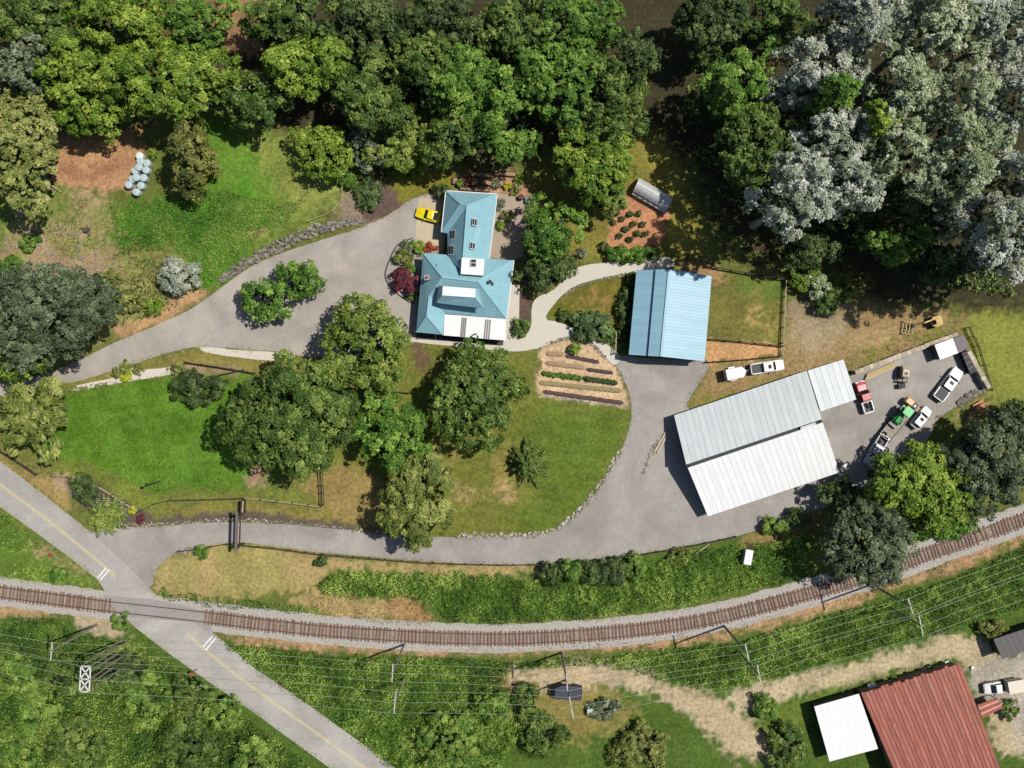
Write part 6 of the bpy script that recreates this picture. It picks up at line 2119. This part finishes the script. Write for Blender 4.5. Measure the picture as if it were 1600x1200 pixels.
tc_ = vehicle('farm_tractor', 'green farm tractor with a square bright green canopy', 1407, 647, -30, 36, 'tractor', z=0.75)
b = MB()
b.loft([(1.7, 0.3, 0.55, 1.1, 0.06), (1.55, 0.36, 0.5, 1.2, 0.08), (0.3, 0.4, 0.5, 1.28, 0.08)])
b.build('bonnet', P_green, tc_, world=False)
MB().box((-0.45, 0, 0.75), (1.6, 0.8, 0.5)).build('chassis', P_green, tc_, world=False)
MB().box((-0.55, 0, 2.2), (1.35, 1.3, 0.1)).build('canopy', paintm('canopy_green', (30, 190, 84)), tc_, world=False)
for x in (-1.1, 0.02):
    for s in (-1, 1):
        MB().bar((x, s * 0.55, 0.9), (x, s * 0.55, 2.16), 0.06, 0.06).build('canopy_post', m_dark, tc_, world=False)
MB().box((-0.7, 0, 1.2), (0.5, 0.5, 0.12)).box((-0.95, 0, 1.45), (0.12, 0.5, 0.45)).build('seat', m_dark, tc_, world=False)
MB().lathe([(0.18, 1.35), (0.2, 1.38), (0.18, 1.41)], 12, c=(-0.2, 0, 0)).build('steering_wheel', m_dark, tc_, world=False)
MB().tube([(0.9, 0.2, 1.2), (0.9, 0.2, 1.9)], 0.04, 6).build('exhaust', m_dark, tc_, world=False)
for s in (-1, 1):
    wheel(tc_, -0.7, s * 0.78, 0.62, 0.36, 'rear_wheel')
    wheel(tc_, 1.2, s * 0.66, 0.38, 0.24, 'front_wheel')
    MB().box((-0.7, s * 0.78, 1.33), (0.9, 0.4, 0.06)).build('mudguard', P_green, tc_, world=False)
    MB().bar((0.6, s * 0.5, 0.9), (2.1, s * 0.5, 0.5), 0.1, 0.14).build('loader_arm', P_green, tc_, world=False)
MB().box((2.2, 0, 0.35), (0.4, 1.4, 0.4)).build('loader_bucket', m_steel, tc_, world=False)

oi = vehicle('compressor', 'orange site compressor with a dark engine end beside the green tractor', 1421, 631, 20, 16, 'machine')
MB().loft([(0.1, 0.42, 0.45, 1.4, 0.1), (-0.1, 0.5, 0.4, 1.5, 0.1), (-1.1, 0.5, 0.4, 1.5, 0.1), (-1.25, 0.42, 0.45, 1.4, 0.1)]).build('hood', P_orange, oi, world=False)
MB().box((0.5, 0, 0.8), (0.7, 0.9, 0.6)).build('engine', m_dark, oi, world=False)
MB().box((0.5, 0, 1.13), (0.3, 0.4, 0.1)).build('air_filter', m_lamp, oi, world=False)
MB().box((1.3, 0, 0.5), (0.9, 0.8, 0.12)).build('platform', mat('tan_platform', (178, 154, 132), 0.8, 0.1), oi, world=False)
MB().bar((1.7, 0, 0.5), (2.2, 0, 0.4), 0.1, 0.1).build('drawbar', m_steel, oi, world=False)
for s in (-1, 1):
    wheel(oi, 0.0, s * 0.6, 0.3, 0.18)

# skid loader with forks
sk = vehicle('skid_loader', 'tan compact loader with pallet forks in the middle of the vehicle yard', 1408, 587, -3, 24, 'loader')
MB().loft([(0.3, 0.5, 0.35, 1.7, 0.08), (0.1, 0.56, 0.3, 1.9, 0.1), (-0.9, 0.56, 0.3, 1.85, 0.1), (-1.5, 0.5, 0.35, 1.2, 0.1)]).build('body', mat('tan_paint', (206, 184, 158), 0.5, 0.08), sk, world=False)
MB().box((0.32, 0, 1.3), (0.06, 0.8, 0.7)).build('front_glass', m_vglass, sk, world=False)
MB().box((-0.3, 0, 1.93), (0.5, 0.5, 0.05)).build('roof_hatch', mat('rust_brown', (140, 112, 96)), sk, world=False)
for s in (-1, 1):
    MB().bar((-0.9, s * 0.66, 1.4), (0.9, s * 0.66, 0.6), 0.12, 0.16).build('lift_arm', m_steel, sk, world=False)
    MB().box((1.5, s * 0.3, 0.12), (1.0, 0.12, 0.06)).build('fork', m_dark, sk, world=False)
    for x in (0.0, -1.0):
        wheel(sk, x, s * 0.68, 0.36, 0.26)
MB().box((0.98, 0, 0.5), (0.1, 1.7, 0.8)).build('carriage', m_dark, sk, world=False)
eb = MB()
p = at(1406, 603)
eb.box((p.x, p.y, 0.42), (0.9, 0.6, 0.7), 0.1)
eb.box((p.x, p.y, 0.8), (1.05, 0.75, 0.08), 0.1)
eb.box((p.x, p.y, 0.88), (0.4, 0.3, 0.1), 0.1)
tag(eb.build('engine_block', m_dark), 'dark engine block with a pale top resting before the loader forks', 'engine')

# yellow excavator and its attachment frame
m_ypl = mat('plant_yellow', (214, 182, 104), 0.6, 0.12, 2, stain=0.3, tone=(170, 134, 78))
ex = vehicle('excavator', 'small yellow excavator with its boom stretched out to the left', 1458, 503, -30, 10, 'excavator')
MB().loft([(0.75, 0.5, 0.75, 1.2, 0.06), (0.4, 0.85, 0.7, 1.3, 0.1), (-0.6, 0.85, 0.7, 1.35, 0.1), (-0.95, 0.55, 0.75, 1.25, 0.1)]).build('upper_body', m_ypl, ex, world=False)
MB().loft([(0.55, 0.3, 1.2, 2.1, 0.06), (0.4, 0.36, 1.2, 2.25, 0.06), (-0.35, 0.36, 1.2, 2.25, 0.06)]).build('cab', m_vglass, ex, world=False)
MB().box((0.05, 0, 2.28), (0.95, 0.76, 0.06)).build('cab_roof', m_ypl, ex, world=False)
for s in (-1, 1):
    MB().loft([(1.05, 0.16, 0.1, 0.4, 0.05), (0.9, 0.2, 0.0, 0.5, 0.06), (-0.9, 0.2, 0.0, 0.5, 0.06), (-1.05, 0.16, 0.1, 0.4, 0.05)]).v
    tk = MB().loft([(1.05, 0.16, 0.1, 0.4, 0.05), (0.9, 0.2, 0.0, 0.5, 0.06), (-0.9, 0.2, 0.0, 0.5, 0.06), (-1.05, 0.16, 0.1, 0.4, 0.05)])
    tk.v = [(v[0], v[1] + s * 0.72, v[2]) for v in tk.v]
    tk.build('crawler_track', m_tyre, ex, world=False)
MB().bar((0.5, -0.45, 1.2), (2.2, -0.45, 1.9), 0.22, 0.3).build('boom', m_ypl, ex, world=False)
MB().bar((2.1, -0.45, 1.95), (3.3, -0.45, 0.7), 0.18, 0.22).build('stick', m_ypl, ex, world=False)
MB().loft([(3.15, 0.25, 0.2, 0.65, 0.05), (3.5, 0.28, 0.1, 0.7, 0.05), (3.7, 0.26, 0.3, 0.6, 0.05)]).build('bucket', m_dark, ex, world=False).location = (0, -0.45, 0)
fr = vehicle('steel_frame', 'yellow steel attachment frame lying left of the excavator', 1417, 513, 3, -20, 'frame')
for s in (-0.75, -0.25, 0.25, 0.75):
    MB().bar((-1.0, s, 0.35), (1.0, s, 0.35), 0.12, 0.16).build('beam', m_ypl if abs(s) < 0.5 else m_timp, fr, world=False)
for x in (-0.95, 0, 0.95):
    MB().bar((x, -0.8, 0.22), (x, 0.8, 0.22), 0.12, 0.12).build('cross_bar', m_ypl if x else m_dark, fr, world=False)
for sx in (-0.9, 0.9):
    for sy in (-0.7, 0.7):
        MB().box((sx, sy, 0.08), (0.14, 0.14, 0.22)).build('foot', m_dark, fr, world=False)

# container with a white top and grey shed beside it
cn = vehicle('storage_container', 'white topped storage container in the corner of the vehicle yard', 1469, 546, 32, -12, 'container')
MB().box((0, 0, 1.05), (2.95, 2.35, 2.1)).build('wall', m_dark, cn, world=False)
for i in range(6):
    MB().box((-1.25 + i * 0.5, 0, 2.14), (0.49, 2.45, 0.06)).build('roof_panel', m_whiter, cn, world=False)
for s in (-0.5, 0.5):
    MB().box((-1.5, s * 1.1, 1.0), (0.08, 1.0, 1.8)).build('door', m_liner, cn, world=False)
sh = vehicle('grey_shed', 'small grey flat roofed shed right of the white topped container', 1492.5, 537, 32, -12, 'shed')
MB().box((0, 0, 0.95), (1.6, 2.0, 1.9)).build('wall', m_dark, sh, world=False)
MB().box((0, 0, 1.95), (1.8, 2.2, 0.1)).build('roof', mat('shed_felt', (132, 124, 128), 0.8, 0.1), sh, world=False)
MB().box((0, -1.02, 0.85), (0.8, 0.05, 1.6)).build('door', m_liner, sh, world=False)
dkb = vehicle('wall_shade_rack', 'black open storage rack along the right yard wall', 1508, 566, 14, 34, 'rack')  # black shelves added where the block wall only has shadow
for s in (-0.5, 0.5):
    for x in (-1.6, 0, 1.6):
        MB().box((x, s, 0.7), (0.1, 0.1, 1.4)).build('upright', m_dark, dkb, world=False)
for z in (0.4, 0.9, 1.4):
    MB().box((0, 0, z), (3.5, 1.2, 0.06)).build('shelf', m_dark, dkb, world=False)
for x in (-0.9, 0.0, 0.9):
    MB().box((x, 0, 1.46), (0.05, 1.2, 0.05)).build('bracket', m_steel, dkb, world=False)
lt = thing('lumber_stack', 'stack of pale timber beams along the upper edge of the vehicle yard', 'lumber', at(1375, 580))
pa, pb = at(1352, 589), at(1396, 570)
for i in range(4):
    d = Vector((0.1, 0.24, 0)) * (i - 1.5)
    for z in (0.14, 0.4):
        MB().bar(pa + d + Vector((0, 0, z)), pb + d + Vector((0, 0, z)), 0.22, 0.22).build('beam', mat('fresh_timber', (222, 196, 138), 0.8, 0.1), lt)
# picnic bench and cut logs
pb_ = vehicle('picnic_bench', 'orange brown picnic bench on the bare patch right of the yard', 1530, 637, 16, -9, 'bench')
for s in (-0.3, 0.0, 0.3):
    MB().box((0, s, 0.72), (1.7, 0.26, 0.06)).build('table_board', mat('orange_wood', (214, 142, 92), 0.7, 0.12), pb_, world=False)
for s in (-0.8, 0.8):
    MB().box((0, s, 0.44), (1.7, 0.28, 0.06)).build('seat_board', mat('orange_wood', (214, 142, 92)), pb_, world=False)
for x in (-0.6, 0.6):
    MB().box((x, 0, 0.4), (0.08, 1.7, 0.08)).build('bearer', m_tim, pb_, world=False)
    for s in (-1, 1):
        MB().bar((x, s * 0.7, 0.0), (x, s * 0.2, 0.7), 0.08, 0.1).build('leg', m_tim, pb_, world=False)

# navy trailer under the wires, blue garden tractor, utility things
nt_ = vehicle('flatbed_wagon', 'dark navy covered wagon on the dirt below the railway', 886, 1078, -50, -3, 'wagon')
MB().loft([(2.2, 0.8, 0.5, 1.3, 0.1), (1.9, 1.05, 0.45, 1.6, 0.12), (-2.0, 1.1, 0.45, 1.6, 0.12), (-2.25, 1.0, 0.5, 1.4, 0.1)]).build('cover', mat('navy_tarp', (58, 62, 78), 0.6, 0.15, 1.2, bump=0.3), nt_, world=False)
MB().bar((2.2, 0, 0.5), (3.1, 0, 0.45), 0.12, 0.12).build('drawbar', m_dark, nt_, world=False)
MB().box((2.7, 0, 0.5), (0.12, 1.6, 0.12)).box((2.7, 0.75, 0.5), (0.5, 0.12, 0.12)).box((2.7, -0.75, 0.5), (0.5, 0.12, 0.12)).build('tow_frame', m_dark, nt_, world=False)
for s in (-1, 1):
    for x in (-1.2, 1.2):
        wheel(nt_, x, s * 1.0, 0.36, 0.24)
gtk = vehicle('garden_tractor', 'little pale blue garden tractor at the edge of the back yard', 829, 314, 20, 2, 'tractor')
MB().loft([(0.85, 0.3, 0.35, 0.75, 0.06), (0.7, 0.38, 0.3, 0.85, 0.08), (0.0, 0.4, 0.3, 0.9, 0.08), (-0.8, 0.42, 0.3, 0.75, 0.06)]).build('body', paintm('pale_blue', (170, 200, 222)), gtk, world=False)
MB().box((-0.35, 0, 0.9), (0.4, 0.45, 0.14)).build('seat', m_dark, gtk, world=False)
MB().lathe([(0.15, 1.05), (0.17, 1.08), (0.15, 1.1)], 10, c=(0.05, 0, 0)).build('steering_wheel', m_dark, gtk, world=False)
for s in (-1, 1):
    wheel(gtk, 0.6, s * 0.42, 0.2, 0.14)
    wheel(gtk, -0.5, s * 0.46, 0.28, 0.2)
bar_ = at(814, 309)
tag(MB().lathe([(0.42, 0), (0.46, 0.45), (0.42, 0.9), (0.34, 0.9), (0.34, 0.82)], 14, c=(bar_.x, bar_.y, 0.03)).build('rain_barrel', mat('brown_barrel', (96, 72, 62), 0.8)), 'round brown barrel beside the garden tractor', 'barrel')
ib = MB()
p = at(921, 1108)
ib.box((p.x, p.y, 0.6), (0.75, 0.7, 1.0), 0.1)
ib.box((p.x, p.y, 1.13), (0.85, 0.8, 0.06), 0.1)
tag(ib.build('utility_box', mat('pale_green_box', (196, 214, 190), 0.7)), 'pale green utility box right of the lower pole near the bottom', 'box')
wbx = MB()
p = at(1360, 1070)
wbx.box((p.x, p.y, 0.5), (1.1, 0.7, 0.9), 0.2)
wbx.box((p.x, p.y, 0.99), (1.2, 0.8, 0.07), 0.2)
tag(wbx.build('white_tank', m_whiter), 'small white box against the upper edge of the red roof', 'box')
for i, (x, y, s, l) in enumerate(((1446, 1044, 1.3, 'long white board leaning along the top of the red roof'), (1478, 1034, 0.7, 'short white board near the top of the red roof'), (1518, 1042, 0.5, 'small white bucket shape by the corner of the red roof'))):
    p = at(x, y)
    d = MB()
    d.box((p.x, p.y, 0.35), (s, 0.4, 0.12), 0.25, 0.15)
    d.box((p.x + 0.1, p.y - 0.12, 0.16), (s * 0.6, 0.2, 0.3), 0.4)
    tag(d.build('scrap_board', m_frame), l, 'board', 'boards by the red roof')

# wrapped bales
m_bale = mat('bale_wrap', (196, 214, 214), 0.4, 0.06, 2.0, spec=0.5)
m_bale2 = mat('bale_wrap_white', (240, 246, 244), 0.4, 0.04, 2.0, spec=0.5)
BALES = [(222, 246, 'topmost white wrapped bale, in full sun', 0), (223, 254, 'wrapped bale just below the topmost, left of a pair', 0), (233, 257, 'wrapped bale just below the topmost, right of a pair', 0),
         (222, 264, 'wrapped bale in the middle row, centre one', 1), (232, 268, 'wrapped bale in the middle row, right one', 0), (215, 269, 'wrapped bale in the middle row, left one', 0),
         (218, 280, 'wrapped bale on top of the lower pile', 1), (228, 280, 'wrapped bale right of the lower pile top', 0), (211, 282, 'wrapped bale tucked left of the lower pile top', 0),
         (205, 291, 'leftmost wrapped bale of the heap', 0), (224, 292, 'wrapped bale right of the leftmost one in the bottom rows', 0), (217, 302, 'lowest wrapped bale of the heap', 0)]
bm = [MB().lathe([(0.35, 0), (0.54, 0.06), (0.6, 0.2), (0.6, 0.95), (0.54, 1.12), (0.3, 1.17), (0.05, 1.18)], 18).mesh('hay_bale', m_) for m_ in (m_bale, m_bale2)]
for i, (x, y, lab, up) in enumerate(BALES):
    p = on_ground(x, y)
    o = link('hay_bale', bm[1 if i == 0 else 0], None, p + Vector((0, 0, 0.35 * up)), i * 0.7)
    tag(o, lab, 'bale', 'wrapped bales')

# timber lying on the slope
def log_pile(label, name, items, material, w=0.28):
    root = thing(name, label, 'timber', on_ground(*items[0][0]))
    for (a, b) in items:
        MB().bar(on_ground(*a, 0.2), on_ground(*b, 0.2), w, w).build('plank', material, root)


log_pile('three pale planks lying under the olive tree at the left edge', 'plank_pile', [((28, 316), (25, 339)), ((32, 317), (29, 340)), ((36, 318), (34, 341))], m_timp)
log_pile('long pale planks at the lower edge of the bare earth patch', 'plank_pile', [((64, 278), (96, 300)), ((60, 284), (88, 300)), ((58, 290), (74, 301))], m_timp, 0.2)
log_pile('weathered log across the yard west of the white barn', 'log', [((1023, 706), (1041, 674)), ((1027, 708), (1043, 678))], mat('grey_log', (206, 188, 168), 0.9, 0.2), 0.3)
log_pile('single dark stick lying between road and rails', 'stick', [((80, 892), (108, 890))], m_tim, 0.16)
log_pile('pale broken post lying at the top of the green bank', 'broken_post', [((1086, 866), (1108, 850)), ((1080, 870), (1090, 866))], m_timp, 0.16)
st_ = MB()
p = on_ground(136, 360)
st_.lathe([(0.55, 0), (0.42, 0.3), (0.36, 0.7), (0.3, 0.72)], 9, c=p)
st_.bar(p + Vector((-0.9, 0.3, 0.15)), p + Vector((0.2, 0, 0.3)), 0.25, 0.25)
st_.bar(p + Vector((0.5, -0.9, 0.12)), p + Vector((0.1, 0, 0.3)), 0.25, 0.25)
tag(st_.build('tree_stump', mat('dark_stump', (96, 88, 82), 0.95, 0.3, 3)), 'dark tree stump on the dry slope', 'stump')

# ------------------------------------------------------------------ vegetable garden, raised beds
m_soil = mat('dark_soil', (96, 76, 74), 0.95, 0.25, 3.0, bump=0.8, bscale=5)
m_soil2 = mat('tan_soil', (176, 148, 116), 0.95, 0.15, 3.0, bump=0.6, bscale=5)
m_soil3 = mat('straw_soil', (160, 146, 104), 0.95, 0.3, 4.0, bump=0.8, bscale=5)
ROWS = [((854, 553), (881, 553.5), 0.75, m_soil2, 'tan empty bed, short one at the upper left of the vegetable garden'),
        ((884, 556), (936, 566), 0.62, m_soil, 'dark dug bed at the upper right of the vegetable garden'),
        ((853, 567), (913, 574.5), 0.75, m_soil2, 'long tan empty bed, second row of the vegetable garden'),
        ((917, 577), (958, 583), 0.6, m_soil, 'dark dug bed, second row right of the vegetable garden'),
        ((848, 583.5), (909, 590.5), 0.7, m_soil2, 'bed of green leafy plants in the vegetable garden'),
        ((913, 591), (964, 598.5), 0.7, m_soil, 'bed of dark purple plants in the vegetable garden'),
        ((843, 598), (971, 611), 0.75, m_soil3, 'long straw coloured bed, fourth row of the vegetable garden'),
        ((849, 612), (974, 630), 0.68, m_soil, 'longest dark dug bed along the bottom of the vegetable garden')]


def mound(a, b, w, h, material, label):
    pa, pb = at(*a), at(*b)
    d = (pb - pa)
    n = max(6, int(d.length / 0.35))
    s = d.normalized().cross(Vector((0, 0, 1)))
    rs = random.Random(int(a[0] * 7 + a[1]))
    mb = MB()
    prof = [(-0.5, -0.02), (-0.42, 0.6), (-0.15, 1.0), (0.15, 1.0), (0.42, 0.6), (0.5, -0.02)]
    for i in range(n + 1):
        p = pa + d * (i / n)
        e = 0.6 if i in (0, n) else 1
        for (f, z) in prof:
            mb.v.append(tuple(p + s * f * w * rs.uniform(0.85, 1.15) * e + Vector((0, 0, z * h * rs.uniform(0.7, 1.2) * e))))
    k = len(prof)
    for i in range(n):
        for j in range(k - 1):
            mb.f.append((i * k + j, i * k + j + 1, (i + 1) * k + j + 1, (i + 1) * k + j))
    mb.f.append(tuple(range(k)))
    mb.f.append(tuple(n * k + j for j in reversed(range(k))))
    o = mb.build('planting_bed', material)
    return tag(o, label, 'garden bed', 'beds of the vegetable garden')


for a, b, w, m_, lab in ROWS:
    mound(a, b, w, 0.24, m_, lab)
pr_ = np.random.RandomState(8)


def little_plant(kind, r, h):
    V, t = crown(pr_, r, r, 0.02, h, 0.09, 0.16, 1.4, 1.0, 'round', 0.2, fill=False)
    return quad_mesh('vegetable_plant', V, t, LEAF[kind])


gp = [little_plant('lush', 0.34, 0.4) for _ in range(3)]
pp = [little_plant('dark', 0.33, 0.45) for _ in range(3)]
for i in range(15):
    f = (i + 0.5) / 15
    for me_, (a, b), lab, g in ((gp, ((849, 583.5), (908, 590.5)), 'leafy green vegetable plant in the green garden row', 'green vegetable plants'),
                                (pp, ((914, 591), (963, 598.5)), 'dark leaved vegetable plant in the purple garden row', 'dark vegetable plants')):
        o = link('vegetable_plant', me_[i % 3], None, at(a[0] + (b[0] - a[0]) * f, a[1] + (b[1] - a[1]) * f + pr_.uniform(-1, 1), 0.15), i * 1.3)
        tag(o, lab, 'plant', g)
m_board = mat('bed_board', (118, 84, 68), 0.9, 0.2, 3)
BEDS = [(728, 284, 40, 10), (770, 286, 36, 9), (742, 296, 46, 5), (790, 272, 34, 7), (752, 274, 30, 7)]
BL = ['raised timber bed left of the row behind the house', 'raised timber bed in the middle behind the house', 'narrow raised timber bed touching the north eave of the house', 'raised timber bed at the upper right behind the house', 'raised timber bed farthest from the house wall']
for (x, y, w, d), lab in zip(BEDS, BL):
    root = thing('raised_bed', lab, 'garden bed', at(x, y), 0, 'raised beds behind the house')
    q = [at(x - w / 2, y - d / 2 - w * .03), at(x + w / 2, y - d / 2 + w * .03), at(x + w / 2, y + d / 2 + w * .03), at(x - w / 2, y + d / 2 - w * .03)]
    g = max(gz(p.x, p.y) for p in q) + 0.05
    for a, b in zip(q, q[1:] + q[:1]):
        MB().bar(a + Vector((0, 0, g + 0.15)), b + Vector((0, 0, g + 0.15)), 0.12, 0.55).build('board', m_board, root)
    MB().slab(ccw([p + Vector((0, 0, g + 0.28)) for p in inset_box(q, 0.07)]), 0.3).build('soil', m_soil2, root)
for i, (x, y) in enumerate(((718, 287), (734, 282), (775, 288), (792, 291), (805, 296), (812, 280))):
    shrub(x, y, [6, 5, 6, 5, 8, 7][i], ['lush', 'rust', 'grey', 'yellow', 'olive', 'bright'][i], 0.9, ['small green plant in the left raised bed', 'small rust coloured plant in the left raised bed', 'grey plant in the middle raised bed', 'yellow flowering plant beside the raised beds', 'olive bush at the right end of the raised beds', 'leafy bush beyond the right end of the raised beds'][i])
# rose bed plants
for i, (x, y) in enumerate(((975, 322), (964, 332), (985, 335), (972, 342), (998, 334), (958, 347), (990, 350), (978, 358), (1004, 350), (968, 368), (996, 365), (984, 374), (1008, 366))):
    shrub(x, y, 4.5, 'dark', 0.8, 'small dark rose bush on the bare brown bed below the greenhouse', 'rose bushes on the brown bed', leaf=0.1)
hd = MB()
# dark kerb round the front bed
kb = smooth_line([(645, 372), (622, 382), (608, 408), (602, 428), (606, 442), (620, 458), (640, 472), (648, 474)], 5)
mbk = MB()
for (a, b) in zip(kb[:-1], kb[1:]):
    mbk.bar(at(*a, 0.08), at(*b, 0.08), 0.14, 0.2)
tag(mbk.build('garden_kerb', m_dark), 'thin dark kerb curving round the front flower bed', 'kerb')

# ------------------------------------------------------------------ poles and wires
m_pole = mat('pole_wood', (150, 140, 124), 0.9, 0.2, 3)
m_arm = mat('cross_arm', (200, 196, 184), 0.8, 0.15, 3)
m_ins = mat('insulator', (226, 230, 228), 0.3, 0.05, 3)
m_wire = mat('wire', (206, 212, 186), 0.5, 0.02, 1)


def pole(label, px, py, h, ang, arms, lean=(0, 0)):
    """px, py: place of the top in plan"""
    tp = at(px, py, h)
    bx, by = tp.x - lean[0], tp.y - lean[1]
    g = gz(bx, by)
    root = thing('utility_pole', label, 'utility pole', (bx, by, g), 0, 'wooden poles carrying the wires')
    MB().tube([(bx, by, g - 0.5), (tp.x, tp.y, h)], [0.19, 0.12], 8).build('pole', m_pole, root)
    ends = []
    dx, dy = math.cos(ang), math.sin(ang)
    for (z, l, n) in arms:
        c = Vector((tp.x, tp.y, z))
        MB().bar(c - Vector((dx, dy, 0)) * l / 2, c + Vector((dx, dy, 0)) * l / 2, 0.16, 0.16).build('cross_arm', m_arm, root)
        for k in range(n):
            f = -0.5 + (k / (n - 1) if n > 1 else 0.5)
            q = c + Vector((dx, dy, 0)) * l * f * 0.94
            MB().lathe([(0.07, 0.06), (0.1, 0.2), (0.05, 0.34)], 8, c=q).build('insulator', m_ins, root)
            ends.append(q + Vector((0, 0, 0.34)))
    return root, ends


LA = [(-130, 992, 15), (79, 1018, 15), (613, 1052, 15), (886, 1066, 15), (1168, 1020, 15), (1424, 948, 15), (1730, 838, 15)]
LB = [(-130, 1010, 13), None, (617, 1098, 12), (893, 1106, 13), (1187, 1056, 13), (1440, 978, 13), (1730, 878, 13)]
aw, bw = [], []
for i, (x, y, h) in enumerate(LA):
    nxt = LA[min(i + 1, len(LA) - 1)]
    prv = LA[max(i - 1, 0)]
    ang = heading(nxt[0] - prv[0], nxt[1] - prv[1]) + math.pi / 2
    lab = ['pole beyond the left edge', 'wooden pole with cross arm left of the lattice tower', 'wooden pole in the brambles below the track centre', 'wooden pole standing over the navy wagon', 'wooden pole on the bramble bank, second from the right', 'wooden pole on the bramble bank nearest the round grey tree', 'pole beyond the right edge'][i]
    if i in (0, 6):
        n = Vector((math.cos(ang), math.sin(ang), 0))
        aw.append([at(x, y, h) + n * d for d in (-1.2, 0.0, 1.2)])
        continue
    _, e = pole(lab, x, y, h, ang, [(h - 0.3, 2.6, 3)])
    aw.append(e)
for i, t in enumerate(LB):
    if t is None:
        bw.append(None)
        continue
    x, y, h = t
    ang = heading(300, -60 if i > 2 else 30) + math.pi / 2
    n = Vector((math.cos(ang), math.sin(ang), 0))
    if i in (0, 6):
        bw.append([at(x, y, h) + n * d for d in (-1.6, 0, 1.6)])
        continue
    lab = {2: 'lower pole hidden in the brambles below the track centre', 3: 'lower pole with short cross arm below the navy wagon', 4: 'lower pole at the foot of the bramble bank, second from the right', 5: 'lower pole beside the pole nearest the round grey tree'}[i]
    _, e = pole(lab, x, y, h, ang, [(h - 0.25, 3.2, 3)])
    bw.append(e)
# lattice frame tower
lt_h = 14.0
tw_ = thing('lattice_tower', 'white lattice frame tower in the undergrowth left of the road', 'tower', at(133, 1061) * 1.0)
tw_.location = (at(134, 1061, lt_h).x, at(134, 1061, lt_h).y, 0)
m_lat = mat('lattice_white', (236, 236, 232), 0.6, 0.1, 3)
cs = [at(126.5, 1041, lt_h), at(141.5, 1041, lt_h), at(139.5, 1081, lt_h), at(124.5, 1080, lt_h)]
ml_, mr_ = cs[0].lerp(cs[3], 0.5), cs[1].lerp(cs[2], 0.5)
for a, b in ((cs[0], cs[1]), (cs[1], cs[2]), (cs[2], cs[3]), (cs[3], cs[0]), (ml_, mr_), (cs[0], mr_), (cs[1], ml_), (ml_, cs[2]), (mr_, cs[3])):
    MB().bar(a, b, 0.16, 0.14).build('lattice_bar', m_lat, tw_)
for p in cs + [ml_, mr_]:
    MB().tube([(p.x, p.y, gz(p.x, p.y) - 0.3), (p.x, p.y, lt_h - 0.08)], [0.15, 0.11], 7).build('leg', m_pole, tw_)
bl_ = []
for f in (0.0, 0.5, 1.0):
    q = cs[0].lerp(cs[3], f).lerp(cs[1].lerp(cs[2], f), 0.5)
    MB().lathe([(0.1, 0.07), (0.14, 0.25), (0.06, 0.45)], 8, c=q).build('insulator', m_ins, tw_)
    bl_.append(q + Vector((0, 0, 0.45)))
bw[1] = bl_[::-1]


def run_wires(sets, labels, sag=0.9):
    for k in range(3):
        chain = []
        for i, s in enumerate(sets):
            chain.append(sorted(s, key=lambda p: -p.y)[k])
        pts = []
        for a, b in zip(chain[:-1], chain[1:]):
            for j in range(10):
                t = j / 10
                p = a.lerp(b, t)
                p.z -= sag * 4 * t * (1 - t)
                pts.append(p)
        pts.append(chain[-1])
        tag(MB().tube(pts, 0.015, 5).build('overhead_wire', m_wire), labels[k], 'wire', 'wires along the railway')


run_wires(aw, ['upper wire of the upper pole line along the railway', 'middle wire of the upper pole line along the railway', 'lower wire of the upper pole line along the railway'])
run_wires(bw, ['upper wire of the lower pole line along the railway', 'middle wire of the lower pole line along the railway', 'lower wire of the lower pole line along the railway'])

# crossing warning posts
for (x, y, lab) in ((92, 862, 'red crossing warning post on the left verge of the road'), (309, 1045, 'red crossing warning post on the lower verge past the crossing')):
    root = thing('warning_post', lab, 'sign', on_ground(x, y))
    q = root.location
    MB().lathe([(0.06, 0), (0.05, 3.0)], 8, c=q).build('post', m_steel, root)
    for s in (-1, 1):
        b = MB()
        b.bar(q + Vector((-0.34, -0.24 * s, 2.7 - 0.35)), q + Vector((0.34, 0.24 * s, 2.7 + 0.35)), 0.16, 0.05)
        b.build('cross_blade', mat('sign_red', (206, 62, 50), 0.5), root)
    MB().box(q + Vector((0, 0, 3.02)), (0.34, 0.28, 0.1)).build('cap', mat('sign_red', (206, 62, 50)), root)
